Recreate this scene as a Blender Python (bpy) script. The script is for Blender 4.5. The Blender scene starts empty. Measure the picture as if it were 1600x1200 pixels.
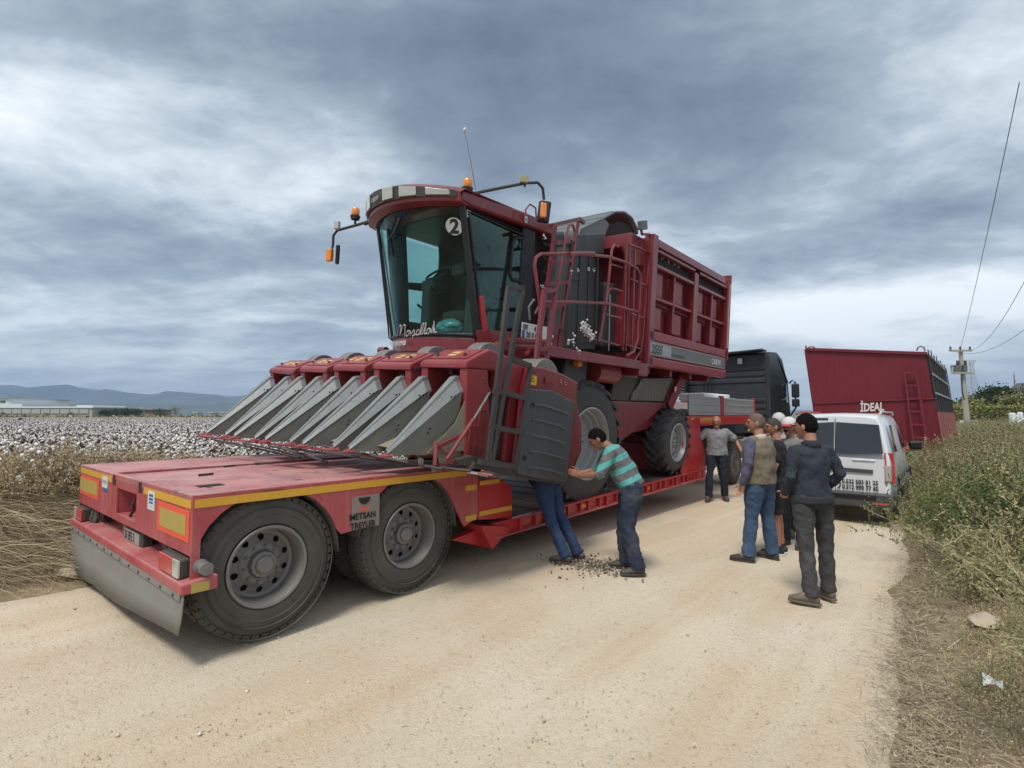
import bpy, bmesh, math, random
import numpy as np
from mathutils import Vector, Matrix, Euler
random.seed(7); rng = np.random.default_rng(7)
PI = math.pi
S = bpy.context.scene
COL = S.collection
# ------------------------------------------------------------------ camera
F = 818.0; HC = 1.72
PIT = math.atan(48 / F); TH = math.radians(40.7)
hd = np.array([math.cos(TH), math.sin(TH), 0]); rt = np.array([math.sin(TH), -math.cos(TH), 0])
fw = hd * math.cos(PIT) + np.array([0, 0, math.sin(PIT)]); upv = np.cross(rt, fw)
CP = np.array([0, 0, HC])
cam = bpy.data.cameras.new('camera'); co = bpy.data.objects.new('camera', cam); COL.objects.link(co)
cam.sensor_width = 36; cam.lens = 36 * F / 1600; cam.clip_start = 0.05; cam.clip_end = 30000
m = Matrix.Identity(4)
for i in range(3):
    m[i][0] = rt[i]; m[i][1] = upv[i]; m[i][2] = -fw[i]; m[i][3] = CP[i]
co.matrix_world = m; S.camera = co
# ------------------------------------------------------------------ world
W = bpy.data.worlds.new('World'); S.world = W; W.use_nodes = True
nt = W.node_tree; nt.nodes.clear()
SUN = Vector((-0.95, -0.25, 1.7)).normalized()
def N(t, ty, **k):
    n = t.nodes.new(ty)
    for a, b in k.items(): setattr(n, a, b)
    return n
def wire(t, a, b): t.links.new(a, b)
sky = N(nt, 'ShaderNodeTexSky', sky_type='NISHITA', sun_disc=False)
sky.sun_elevation = math.asin(SUN.z); sky.sun_rotation = math.atan2(SUN.x, SUN.y)
def mth(t, op, a, b=None, clamp=False):
    n = N(t, 'ShaderNodeMath', operation=op); n.use_clamp = clamp
    for i, v in enumerate((a, b)):
        if v is None: continue
        if isinstance(v, (int, float)): n.inputs[i].default_value = v
        else: wire(t, v, n.inputs[i])
    return n.outputs[0]
tc = N(nt, 'ShaderNodeTexCoord')
# direction turned so that x runs right and y runs away from the road's length
rot = N(nt, 'ShaderNodeVectorRotate', rotation_type='Z_AXIS'); rot.inputs['Angle'].default_value = -(TH - PI / 2)
wire(nt, tc.outputs['Generated'], rot.inputs['Vector'])
sx = N(nt, 'ShaderNodeSeparateXYZ'); wire(nt, rot.outputs[0], sx.inputs[0])
zc = mth(nt, 'ADD', mth(nt, 'MAXIMUM', sx.outputs['Z'], 0.0), 0.17)
ux = mth(nt, 'DIVIDE', sx.outputs['X'], zc); uy = mth(nt, 'DIVIDE', sx.outputs['Y'], zc)
cv = N(nt, 'ShaderNodeCombineXYZ'); wire(nt, ux, cv.inputs[0]); wire(nt, uy, cv.inputs[1])
def noise(t, vec, scale, detail=4, rough=.55, dist=0., loc=None, sc=None, out=0):
    if loc is not None or sc is not None:
        mp = N(t, 'ShaderNodeMapping')
        if loc is not None: mp.inputs['Location'].default_value = loc
        if sc is not None: mp.inputs['Scale'].default_value = sc
        wire(t, vec, mp.inputs['Vector']); vec = mp.outputs[0]
    n = N(t, 'ShaderNodeTexNoise'); n.inputs['Scale'].default_value = scale
    n.inputs['Detail'].default_value = detail; n.inputs['Roughness'].default_value = rough
    n.inputs['Distortion'].default_value = dist; wire(t, vec, n.inputs['Vector'])
    return n.outputs[out]
def ramp(t, fac, stops):
    r = N(t, 'ShaderNodeValToRGB'); e = r.color_ramp.elements
    while len(e) > 1: e.remove(e[-1])
    e[0].position = stops[0][0]; e[0].color = (*stops[0][1], 1)
    for p, c in stops[1:]:
        x = e.new(p); x.color = (*c, 1)
    wire(t, fac, r.inputs[0]); return r.outputs[0]
def mixc(t, fac, a, b, mode='MIX'):
    n = N(t, 'ShaderNodeMix', data_type='RGBA', blend_type=mode)
    for i, v in ((0, fac), (6, a), (7, b)):
        if isinstance(v, (int, float)): n.inputs[i].default_value = v
        elif isinstance(v, tuple): n.inputs[i].default_value = (*v, 1)
        else: wire(t, v, n.inputs[i])
    return n.outputs[2]
n_big = noise(nt, cv.outputs[0], .42, 2, .5, .3, loc=(3.1, 1.7, 0), sc=(1, .75, 1))
n_mid = noise(nt, cv.outputs[0], 1.7, 9, .60, .35, loc=(7.3, 2.2, 0), sc=(.8, 1.2, 1))
n_str = noise(nt, cv.outputs[0], 1.1, 8, .62, .3, loc=(1.3, 5.0, 0), sc=(.6, 1.5, 1))
def blob(px, py, rx, ry):   # a soft bank of cloud round a direction of the sky
    x0 = (px - 800) / F; z0 = (648 - py) / F
    l = math.sqrt(1 + x0 * x0 + z0 * z0); X0, Z0 = x0 / l, z0 / l
    dx = mth(nt, 'DIVIDE', mth(nt, 'SUBTRACT', sx.outputs['X'], X0), rx)
    dz = mth(nt, 'DIVIDE', mth(nt, 'SUBTRACT', sx.outputs['Z'], Z0), ry)
    q = mth(nt, 'ADD', mth(nt, 'MULTIPLY', dx, dx), mth(nt, 'MULTIPLY', dz, dz))
    e = mth(nt, 'POWER', 2.718, mth(nt, 'MULTIPLY', q, -1.0))
    return mth(nt, 'MULTIPLY', e, mth(nt, 'GREATER_THAN', sx.outputs['Y'], 0.0))
f = mth(nt, 'ADD', mth(nt, 'MULTIPLY', n_big, .55), mth(nt, 'MULTIPLY', n_mid, .42))
f = mth(nt, 'ADD', f, mth(nt, 'MULTIPLY', n_str, .28))
f = mth(nt, 'SUBTRACT', mth(nt, 'ADD', f, mth(nt, 'MULTIPLY', noise(nt, cv.outputs[0], 5.5, 7, .65, .4), .16)), .185)
for (px, py, rx, ry, a) in ((650, 90, .34, .13, -.17), (1180, 170, .30, .11, -.12), (1330, 370, .20, .055, -.16), (230, 370, .26, .06, -.10),
                            (90, 190, .16, .08, .13), (470, 260, .16, .08, .10), (1500, 130, .15, .10, .10), (1400, 470, .3, .04, .12), (560, 30, .3, .02, -.02), (480, 450, .14, .08, .08)):
    f = mth(nt, 'ADD', f, mth(nt, 'MULTIPLY', blob(px, py, rx, ry), a))
ccol = ramp(nt, f, [(.22, (.066, .092, .130)), (.35, (.115, .152, .200)), (.45, (.205, .255, .300)), (.54, (.375, .425, .46)), (.64, (.58, .615, .63))])
hz = mth(nt, 'SUBTRACT', 1.0, mth(nt, 'MULTIPLY', mth(nt, 'MAXIMUM', sx.outputs['Z'], 0.0), 6.0), clamp=True)
hz = mth(nt, 'MULTIPLY', hz, .62)
ccol = mixc(nt, hz, ccol, ramp(nt, n_str, [(.36, (.29, .365, .41)), (.62, (.56, .61, .62))]))
sc10 = mixc(nt, 1.0, ccol, (10.0, 10.0, 10.0), 'MULTIPLY')
hsv = N(nt, 'ShaderNodeHueSaturation'); hsv.inputs['Saturation'].default_value = .84; wire(nt, sc10, hsv.inputs['Color'])
fin = mixc(nt, .94, sky.outputs[0], hsv.outputs[0])
bg = N(nt, 'ShaderNodeBackground'); bg.inputs['Strength'].default_value = 0.10
wire(nt, fin, bg.inputs[0]); wo = N(nt, 'ShaderNodeOutputWorld'); wire(nt, bg.outputs[0], wo.inputs[0])
# ------------------------------------------------------------------ sun, exposure
sl = bpy.data.lights.new('sun', 'SUN'); sl.energy = 1.5; sl.angle = math.radians(14); sl.color = (1, .95, .88)
so = bpy.data.objects.new('sun', sl); COL.objects.link(so)
so.rotation_euler = SUN.to_track_quat('Z', 'Y').to_euler(); so.location = (0, 0, 50)
S.view_settings.view_transform = 'Standard'; S.view_settings.look = 'None'
S.view_settings.exposure = 0.96; S.view_settings.gamma = 1; S.view_settings.use_curve_mapping = False
try:
    S.cycles.volume_bounces = 0; S.cycles.max_bounces = 8; S.cycles.transparent_max_bounces = 16
except Exception: pass
# ------------------------------------------------------------------ measuring: picture point + a plane of the place -> point of the place
def ray(px, py): return fw + rt * (px - 800) / F + upv * (600 - py) / F
def at(px, py, **k):
    d = ray(px, py); a, v = list(k.items())[0]; i = 'xyz'.index(a)
    return Vector(CP + d * ((v - CP[i]) / d[i]))
PH = math.radians(4.0); HO = np.array([7.0, 4.2, .55])
HR = np.array([[1, 0, 0], [0, math.cos(PH), -math.sin(PH)], [0, math.sin(PH), math.cos(PH)]])
def hl(px, py, **k):        # the same in the harvester's own (slightly leaning) frame
    o = HR.T @ (CP - HO); d = HR.T @ ray(px, py); a, v = list(k.items())[0]; i = 'xyz'.index(a)
    return Vector(o + d * ((v - o[i]) / d[i]))
def far(px, py, D): return Vector(CP + hd * D + rt * ((px - 800) / F * D) + np.array([0, 0, (648 - py) / F * D]))
# ------------------------------------------------------------------ materials
MATS = {}
def mat(name, col, rough=.6, metal=0., var=.15, vs=6., dust=0., dcol=(.42, .34, .24), bump=.0, bs=40., spots=None, coat=0., streak=0., emit=None, col2=None, mixs=(.45,.6), alpha=None):
    if name in MATS: return MATS[name]
    M = bpy.data.materials.new(name); M.use_nodes = True; t = M.node_tree; b = t.nodes['Principled BSDF']
    tcn = N(t, 'ShaderNodeTexCoord'); v = tcn.outputs['Object']
    g = N(t, 'ShaderNodeNewGeometry'); wp = g.outputs['Position']
    n1 = noise(t, wp, vs, 5, .6)
    c = mixc(t, n1, tuple(max(0, x * (1 - var)) for x in col), tuple(min(1, x * (1 + var)) for x in col))
    if col2 is not None:
        n3 = noise(t, wp, vs * .6, 6, .65, loc=(3, 9, 1))
        r3 = ramp(t, n3, [(mixs[0], (0, 0, 0)), (mixs[1], (1, 1, 1))])
        c = mixc(t, r3, c, col2)
    if streak > 0:
        ns = noise(t, wp, 3., 5, .6, loc=(1, 2, 3), sc=(6, 6, .5))
        rs = ramp(t, ns, [(.45, (0, 0, 0)), (.75, (1, 1, 1))])
        c = mixc(t, mth(t, 'MULTIPLY', rs, streak), c, dcol)
    if dust > 0:
        nz = N(t, 'ShaderNodeSeparateXYZ'); wire(t, g.outputs['Normal'], nz.inputs[0])
        upf = mth(t, 'ADD', mth(t, 'MULTIPLY', mth(t, 'MAXIMUM', nz.outputs['Z'], 0.), .6), .4)
        n2 = noise(t, wp, 2.2, 6, .62, loc=(5, 5, 5))
        r2 = ramp(t, mth(t, 'ADD', mth(t, 'MULTIPLY', n2, .72), mth(t, 'MULTIPLY', noise(t, wp, 34., 4, .7, loc=(2, 8, 5)), .28)), [(.34, (.12, .12, .12)), (.64, (1, 1, 1))])
        c = mixc(t, mth(t, 'MULTIPLY', mth(t, 'MULTIPLY', upf, dust), r2, clamp=True), c, dcol)
    if spots:
        n4 = noise(t, wp, spots[1], 3, .6, loc=(8, 1, 4)); r4 = ramp(t, n4, [(spots[2], (0, 0, 0)), (spots[2] + .04, (1, 1, 1))])
        c = mixc(t, r4, c, spots[0])
    wire(t, c, b.inputs['Base Color'])
    rr = mth(t, 'ADD', mth(t, 'MULTIPLY', n1, .2), rough - .1, clamp=True); wire(t, rr, b.inputs['Roughness'])
    b.inputs['Metallic'].default_value = metal
    if coat: b.inputs['Coat Weight'].default_value = coat
    if bump > 0:
        bp = N(t, 'ShaderNodeBump'); bp.inputs['Strength'].default_value = bump; bp.inputs['Distance'].default_value = .02
        wire(t, noise(t, wp, bs, 5, .6), bp.inputs['Height']); wire(t, bp.outputs[0], b.inputs['Normal'])
    MATS[name] = M; return M
def glassmat(name, tint, rf=.12):
    if name in MATS: return MATS[name]
    M = bpy.data.materials.new(name); M.use_nodes = True; t = M.node_tree
    t.nodes.remove(t.nodes['Principled BSDF']); out = t.nodes['Material Output']
    tr = N(t, 'ShaderNodeBsdfTransparent'); tr.inputs[0].default_value = (*tint, 1)
    gl = N(t, 'ShaderNodeBsdfGlossy'); gl.inputs['Roughness'].default_value = .03; gl.inputs['Color'].default_value = (.55, .85, .80, 1)
    gg = N(t, 'ShaderNodeNewGeometry'); dt = N(t, 'ShaderNodeVectorMath', operation='DOT_PRODUCT'); wire(t, gg.outputs['Normal'], dt.inputs[0]); wire(t, gg.outputs['Incoming'], dt.inputs[1])
    sch = mth(t, 'POWER', mth(t, 'SUBTRACT', 1.0, mth(t, 'ABSOLUTE', dt.outputs['Value']), True), 5.0)
    mx = N(t, 'ShaderNodeMixShader'); wire(t, mth(t, 'ADD', mth(t, 'MULTIPLY', sch, .9), .045 + rf, clamp=True), mx.inputs[0])
    wire(t, tr.outputs[0], mx.inputs[1]); wire(t, gl.outputs[0], mx.inputs[2])
    df = N(t, 'ShaderNodeBsdfDiffuse'); df.inputs[0].default_value = (.30, .34, .32, 1)
    g = N(t, 'ShaderNodeNewGeometry'); m2 = N(t, 'ShaderNodeMixShader')
    wire(t, mth(t, 'MULTIPLY', noise(t, g.outputs['Position'], 3, 5, .7), .05), m2.inputs[0])
    wire(t, mx.outputs[0], m2.inputs[1]); wire(t, df.outputs[0], m2.inputs[2]); wire(t, m2.outputs[0], out.inputs[0])
    MATS[name] = M; return M
DUST = (.50, .40, .30)
RED_T = mat('faded_trailer_red', (.33, .022, .036), .5, 0, .16, 3, dust=.55, dcol=(.58, .34, .30), bump=.10, bs=30, coat=.1, streak=.22, spots=((.14, .05, .04), 11., .71))
RED_D = mat('worn_deck_red', (.33, .05, .062), .5, 0, .25, 2.5, dust=.80, dcol=(.60, .35, .32), bump=.15, bs=25, col2=(.16, .06, .06), mixs=(.50, .64), spots=((.05, .04, .04), 5., .64), streak=.35)
RED_B = mat('bright_trailer_red', (.42, .012, .018), .4, 0, .15, 3, dust=.16, dcol=DUST, bump=.05, coat=.2)
RED_H = mat('harvester_red', (.165, .008, .015), .38, 0, .14, 3, dust=.16, dcol=(.36, .20, .17), bump=.06, coat=.25, spots=((.07, .03, .03), 17., .69), streak=.14)
RED_U = mat('harvester_faded_red', (.235, .020, .030), .45, 0, .15, 4, dust=.34, dcol=(.46, .22, .19), bump=.05, coat=.1, spots=((.12, .06, .05), 14., .70))
RED_I = mat('red_sheet_of_basket', (.25, .03, .035), .5, 0, .2, 2, dust=.2, dcol=(.35, .2, .18), streak=.35, bump=.06)
RED_C = mat('cotton_trailer_red', (.165, .011, .022), .55, 0, .12, 1.5, dust=.08, dcol=(.3, .12, .12), streak=.10, bump=.05)
YEL = mat('yellow_reflective_tape', (.62, .33, .02), .45, 0, .12, 30, dust=.15, dcol=DUST)
YELD = mat('dirty_yellow_reflector', (.40, .30, .07), .5, 0, .15, 20, dust=.2, dcol=DUST)
ORG = mat('orange_reflective_border', (.75, .10, .055), .45, 0, .08, 20)
WHT = mat('white_sticker', (.62, .62, .60), .5, 0, .06, 20, dust=.1)
BLK = mat('black_paint', (.010, .010, .012), .4, 0, .2, 8)
BLKD = mat('dusty_black_steel', (.035, .032, .032), .55, 0, .3, 8, dust=.25, dcol=(.25, .2, .16))
INK = mat('black_ink', (.015, .015, .018), .5, 0, .1)
INKB = mat('blue_ink', (.02, .12, .35), .5, 0, .1)
INKG = mat('grey_print', (.33, .33, .34), .5, 0, .1)
RUB = mat('dusty_tyre_rubber', (.042, .041, .038), .85, 0, .25, 6, dust=.60, dcol=(.22, .195, .155), bump=.2, bs=60)
RUBH = mat('farm_tyre_rubber', (.04, .04, .042), .78, 0, .25, 6, dust=.30, dcol=(.19, .17, .145), bump=.15, bs=50)
RUBB = mat('grey_dusty_rubber_flap', (.20, .20, .18), .85, 0, .2, 4, dust=.5, dcol=(.27, .25, .20), bump=.15, bs=20, spots=((.24,.20,.18),3.,.6))
RIM = mat('dusty_grey_rim_steel', (.17, .165, .16), .5, .2, .2, 6, dust=.5, dcol=(.27, .245, .21), bump=.1)
RIMH = mat('silver_rim_paint', (.33, .34, .345), .45, .3, .15, 4, dust=.3, dcol=(.35, .32, .28))
GALV = mat('galvanised_sheet', (.21, .225, .225), .5, .4, .3, 9, dust=.22, dcol=(.40, .38, .33), bump=.12, bs=25, spots=((.34, .34, .32), 40., .66))
GALD = mat('scuffed_dirty_galvanised', (.15, .155, .14), .55, .35, .25, 6, dust=.25, dcol=(.22, .20, .16), bump=.12, bs=25, spots=((.05, .05, .045), 16., .70))
TANP = mat('dusty_tan_sheet', (.27, .235, .155), .6, .1, .25, 6, col2=(.22, .22, .19), bump=.1)
PLAS = mat('dark_grey_plastic', (.045, .051, .058), .5, 0, .2, 4, dust=.25, dcol=(.17, .165, .155), bump=.08, bs=15, streak=.2)
PLAL = mat('grey_plastic_cover', (.12, .135, .14), .5, 0, .2, 4, dust=.2, dcol=(.22, .22, .21), bump=.06)
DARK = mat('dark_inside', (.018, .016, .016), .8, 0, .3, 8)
DIRT_SHADE = mat('oily_and_shaded_machinery', (.05, .035, .032), .6, .2, .5, 12, dust=.3, dcol=(.2, .13, .1), bump=.3)  # oily brown, also used as painted shade in the header's gaps
AMB = mat('amber_lens', (.75, .22, .012), .25, 0, .1, 10, coat=.5)
LENS = mat('clear_lamp_lens', (.45, .46, .42), .25, .1, .15, 30, coat=.6)
REDL = mat('red_lamp_lens', (.50, .02, .03), .25, 0, .15, 10, dust=.3, dcol=DUST, coat=.4)
CHR = mat('bright_steel', (.55, .55, .55), .3, .8, .1, 10, dust=.15)
GRYB = mat('grey_drop_side_board', (.33, .34, .34), .5, .2, .15, 3, dust=.15, streak=.2)
FOAM = mat('white_foam', (.72, .73, .72), .7, 0, .05)
COTN = mat('cotton_lint', (.62, .61, .59), .9, 0, .08, 30)
TRK = mat('truck_dark_grey', (.024, .030, .035), .45, 0, .15, 2, dust=.12, dcol=(.13, .13, .125), bump=.03)
VANW = mat('white_van_paint', (.66, .68, .70), .3, 0, .05, 2, dust=.10, dcol=(.45, .40, .33), coat=.4)
GLS = glassmat('tinted_cab_glass', (.60, .86, .81), -.02)
GLS2 = glassmat('dim_door_glass', (.34, .46, .44), .04)
GLD = mat('dark_window_glass', (.012, .014, .016), .08, 0, .1, 2, coat=1.0)
SKIN = mat('tanned_skin', (.36, .17, .105), .5, 0, .12, 18)
SKIND = mat('darker_skin', (.27, .125, .08), .5, 0, .12, 18)
# ------------------------------------------------------------------ mesh helpers
def tag(o, label=None, cat=None, group=None, kind=None):
    if label: o['label'] = label
    if cat: o['category'] = cat
    if group: o['group'] = group
    if kind: o['kind'] = kind
    return o
def thing(name, label, cat, loc=(0, 0, 0), rz=0., group=None):
    o = bpy.data.objects.new(name, None); COL.objects.link(o); o.location = loc; o.rotation_euler = (0, 0, rz)
    o.empty_display_size = .2
    return tag(o, label, cat, group)
class MB:
    def __init__(s): s.v = []; s.f = []
    def add(s, vs, fs):
        n = len(s.v); s.v += [tuple(map(float, p)) for p in vs]; s.f += [tuple(i + n for i in q) for q in fs]; return s
    def box(s, a, b, M=None):
        x0, y0, z0 = (min(a[i], b[i]) for i in range(3)); x1, y1, z1 = (max(a[i], b[i]) for i in range(3))
        vs = [Vector(p) for p in ((x0, y0, z0), (x1, y0, z0), (x1, y1, z0), (x0, y1, z0), (x0, y0, z1), (x1, y0, z1), (x1, y1, z1), (x0, y1, z1))]
        if M is not None: vs = [M @ p for p in vs]
        return s.add(vs, [(0, 3, 2, 1), (4, 5, 6, 7), (0, 1, 5, 4), (1, 2, 6, 5), (2, 3, 7, 6), (3, 0, 4, 7)])
    def prism(s, poly, vec):   # polygon extruded by vec
        poly = [Vector(p) for p in poly]; vec = Vector(vec); n = len(poly)
        s.add(poly + [p + vec for p in poly], [tuple(range(n))[::-1], tuple(range(n, 2 * n))] + [(i, (i + 1) % n, (i + 1) % n + n, i + n) for i in range(n)])
        return s
    def tube(s, pts, r, seg=8, cap=True):
        pts = [Vector(p) for p in pts]; rs = r if isinstance(r, (list, tuple)) else [r] * len(pts)
        n0 = len(s.v); k = len(pts); pu = None; vs = []
        for i, p in enumerate(pts):
            d = (pts[min(i + 1, k - 1)] - pts[max(i - 1, 0)])
            if d.length < 1e-9: d = Vector((0, 0, 1))
            d.normalize()
            if pu is None: pu = Vector((0, 0, 1)) if abs(d.z) < .9 else Vector((1, 0, 0))
            u = pu - d * pu.dot(d)
            if u.length < 1e-6: u = d.orthogonal()
            u.normalize(); pu = u; w = d.cross(u)
            for j in range(seg):
                a = 2 * PI * j / seg + PI / seg; vs.append(p + (u * math.cos(a) + w * math.sin(a)) * rs[i])
        fs = [(i * seg + j, i * seg + (j + 1) % seg, (i + 1) * seg + (j + 1) % seg, (i + 1) * seg + j) for i in range(k - 1) for j in range(seg)]
        if cap: fs += [tuple(range(seg))[::-1], tuple(range((k - 1) * seg, k * seg))]
        return s.add(vs, fs)
    def bar(s, a, b, w, h, up=(0, 0, 1)):   # square bar
        a = Vector(a); b = Vector(b); d = (b - a).normalized(); u = Vector(up); u = (u - d * u.dot(d))
        if u.length < 1e-5: u = d.orthogonal()
        u.normalize(); l = d.cross(u)
        vs = [p + l * (w / 2 * i) + u * (h / 2 * j) for p in (a, b) for i, j in ((-1, -1), (1, -1), (1, 1), (-1, 1))]
        return s.add(vs, [(0, 1, 2, 3)[::-1], (4, 5, 6, 7), (0, 1, 5, 4), (1, 2, 6, 5), (2, 3, 7, 6), (3, 0, 4, 7)])
    def lathe(s, prof, c=(0, 0, 0), axis='y', seg=32, a0=0., a1=2 * PI):   # prof: (along axis, radius)
        c = Vector(c); full = abs(a1 - a0 - 2 * PI) < 1e-6; n = seg if full else seg + 1; vs = []
        for (h, r) in prof:
            for j in range(n):
                a = a0 + (a1 - a0) * j / seg; q = (r * math.cos(a), r * math.sin(a))
                vs.append(c + (Vector((q[0], h, q[1])) if axis == 'y' else Vector((q[0], q[1], h)) if axis == 'z' else Vector((h, q[0], q[1]))))
        fs = [(i * n + j, i * n + (j + 1) % n, (i + 1) * n + (j + 1) % n, (i + 1) * n + j) for i in range(len(prof) - 1) for j in range(seg if full else n - 1)]
        return s.add(vs, fs)
    def grid(s, rows, closed=False):
        n = len(rows[0]); vs = [p for r in rows for p in r]
        return s.add(vs, [(i * n + j, i * n + (j + 1) % n, (i + 1) * n + (j + 1) % n, (i + 1) * n + j) for i in range(len(rows) - 1) for j in range(n if closed else n - 1)])
    def build(s, name, m, parent=None, bevel=0, smooth=False, solid=0, label=None, loc=None, fix=True):
        me = bpy.data.meshes.new(name); me.from_pydata(s.v, [], s.f)
        if fix:
            b = bmesh.new(); b.from_mesh(me); bmesh.ops.recalc_face_normals(b, faces=b.faces); b.to_mesh(me); b.free()
        if m: me.materials.append(m)
        o = bpy.data.objects.new(name, me); COL.objects.link(o); o.parent = parent
        if loc is not None: o.location = loc
        if smooth:
            for p in me.polygons: p.use_smooth = True
            try: me.set_sharp_from_angle(angle=math.radians(40))
            except Exception: pass
        if solid:
            q = o.modifiers.new('t', 'SOLIDIFY'); q.thickness = solid; q.offset = 0
        if bevel:
            q = o.modifiers.new('b', 'BEVEL'); q.width = bevel; q.segments = 2; q.limit_method = 'ANGLE'; q.angle_limit = math.radians(40)
        if label: o['label'] = label
        return o
def B(name, a, b, m, parent=None, bevel=.006, label=None):
    return MB().box(a, b).build(name, m, parent, bevel=bevel, label=label)
def T(name, pts, r, m, parent=None, seg=8): return MB().tube(pts, r, seg).build(name, m, parent, smooth=True)
def freeze(o):   # turn an object's modifiers into its mesh
    dg = bpy.context.evaluated_depsgraph_get(); e = o.evaluated_get(dg)
    me = bpy.data.meshes.new_from_object(e); old = o.data; o.modifiers.clear(); o.data = me
    return o
def text(name, body, size, origin, xdir, ydir, m, parent=None, shear=0., ext=.002, bold=0., sx_=1., align='LEFT', weld=None):
    c = bpy.data.curves.new(name, 'FONT'); c.body = body; c.size = size; c.extrude = ext; c.shear = shear; c.offset = bold; c.align_x = align
    c.resolution_u = 3
    o = bpy.data.objects.new(name, c); COL.objects.link(o)
    bpy.context.view_layer.update()
    me = bpy.data.meshes.new_from_object(o.evaluated_get(bpy.context.evaluated_depsgraph_get()))
    bpy.data.objects.remove(o); bpy.data.curves.remove(c)
    x = Vector(xdir).normalized(); y = Vector(ydir); y = (y - x * y.dot(x)).normalized(); z = x.cross(y)
    M = Matrix.Identity(4)
    for i in range(3): M[i][0] = x[i] * sx_; M[i][1] = y[i]; M[i][2] = z[i]; M[i][3] = origin[i]
    me.transform(M); me.materials.clear(); me.materials.append(m)
    o = bpy.data.objects.new(name, me); COL.objects.link(o); o.parent = parent
    return o
def copy_tree(o, parent=None):
    c = o.copy(); COL.objects.link(c); c.parent = parent
    for ch in [k for k in bpy.data.objects if k.parent == o]: copy_tree(ch, c)
    return c
# ================================================================== the setting
def hgt(x, y):   # lie of the land beside the road
    h = -0.05
    if y > 7.0:
        h += .26 * min(1, (y - 7.0) / 1.6) * (1 if x < 40 else max(0, 1 - (x - 40) / 40))
        q = min(1, max(0, (4.5 - x) / 2.5)); u_ = min(1, max(0, (y - 7.0) / 1.7)); h += q * .52 * (u_ * u_ * (3 - 2 * u_)) * math.exp(-max(0, y - 8.9) ** 2 / 2.2)
    e = .04 + .058 * min(max(x, 0), 20)
    if y < e: h += .36 * min(1, (e - y) / 1.6) + .22 * min(1, max(0, (e - y - 1.2) / 5)) * min(1, max(0, (x - 3) / 4))
    r = math.hypot(x, y)
    if r < 60: h += .03 * math.sin(x * 1.7 + y) * math.sin(y * 1.3 - x * .4) * (1 if (y > 8 or y < e) else 0)
    return h
def axis_steps():
    a = list(np.arange(-6, 30, .4)) + list(np.arange(30, 120, 6.)) + [120, 200, 400, 800, 1600, 3200, 6400, 9000]
    return sorted(set([-x for x in (9000, 5000, 2500, 1200, 600, 300, 150, 80, 40, 20, 10)] + a))
xs = axis_steps(); ys = axis_steps()
mb = MB(); mb.grid([[(x, y, hgt(x, y)) for x in xs] for y in ys])
M = mat('dry_soil', (.30, .235, .15), .95, 0, .3, 1.6, bump=.5, bs=14, col2=(.20, .17, .09))
t = M.node_tree; b = t.nodes['Principled BSDF']; g = N(t, 'ShaderNodeNewGeometry')
dist = N(t, 'ShaderNodeVectorMath', operation='LENGTH'); wire(t, g.outputs['Position'], dist.inputs[0])
old = b.inputs['Base Color'].links[0].from_socket
nf = noise(t, g.outputs['Position'], .012, 3, .5, sc=(.4, 2.2, 1))
fieldc = ramp(t, nf, [(.35, (.085, .105, .04)), (.5, (.20, .19, .10)), (.62, (.11, .12, .05))])
wire(t, mixc(t, mth(t, 'GREATER_THAN', dist.outputs['Value'], 118.), old, fieldc), b.inputs['Base Color'])
gr = mb.build('ground', M, smooth=True, fix=False); tag(gr, kind='structure')
# road
RM = mat('packed_limestone_dirt', (.74, .625, .455), .95, 0, .10, .8, bump=.35, bs=45)
t = RM.node_tree; b = t.nodes['Principled BSDF']; g = N(t, 'ShaderNodeNewGeometry'); P = g.outputs['Position']
old = b.inputs['Base Color'].links[0].from_socket
tr = noise(t, P, 1.0, 5, .6, .4, loc=(2, 7, 0), sc=(.10, 1.5, 1))
c = mixc(t, mth(t, 'MULTIPLY', ramp(t, tr, [(.42, (0, 0, 0)), (.68, (1, 1, 1))]), .9), old, (.64, .48, .32))
pt = noise(t, P, .55, 6, .62, .6, loc=(4, 4, 0))
c = mixc(t, mth(t, 'MULTIPLY', ramp(t, pt, [(.45, (0, 0, 0)), (.66, (1, 1, 1))]), .55), c, (.78, .70, .58))
gvl = N(t, 'ShaderNodeTexVoronoi'); gvl.inputs['Scale'].default_value = 42; wire(t, P, gvl.inputs['Vector'])
gm = noise(t, P, 1.3, 4, .6, loc=(9, 1, 0))
gsp = mth(t, 'MULTIPLY', mth(t, 'LESS_THAN', gvl.outputs['Distance'], .26), ramp(t, gm, [(.42, (0, 0, 0)), (.6, (1, 1, 1))]))
gc = mixc(t, N(t, 'ShaderNodeSeparateColor').outputs[0] if False else gvl.outputs['Distance'], (.64, .58, .48), (.34, .27, .19))
c = mixc(t, mth(t, 'MULTIPLY', gsp, .8), c, gc)
fg = noise(t, P, 75., 3, .75, loc=(3, 3, 0)); c = mixc(t, mth(t, 'MULTIPLY', ramp(t, fg, [(.52, (0, 0, 0)), (.66, (1, 1, 1))]), .36), c, (.40, .30, .20)); fg = noise(t, P, 60., 3, .75, loc=(6, 3, 0)); c = mixc(t, mth(t, 'MULTIPLY', ramp(t, fg, [(.56, (0, 0, 0)), (.68, (1, 1, 1))]), .5), c, (.74, .68, .56))
sp = noise(t, P, 26., 3, .7, loc=(1, 1, 0)); c = mixc(t, mth(t, 'MULTIPLY', ramp(t, sp, [(.64, (0, 0, 0)), (.70, (1, 1, 1))]), .5), c, (.25, .18, .11))
wire(t, c, b.inputs['Base Color'])
bp = b.inputs['Normal'].links[0].from_node; bp.inputs['Strength'].default_value = 1.0; bp.inputs['Distance'].default_value = .02
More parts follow.
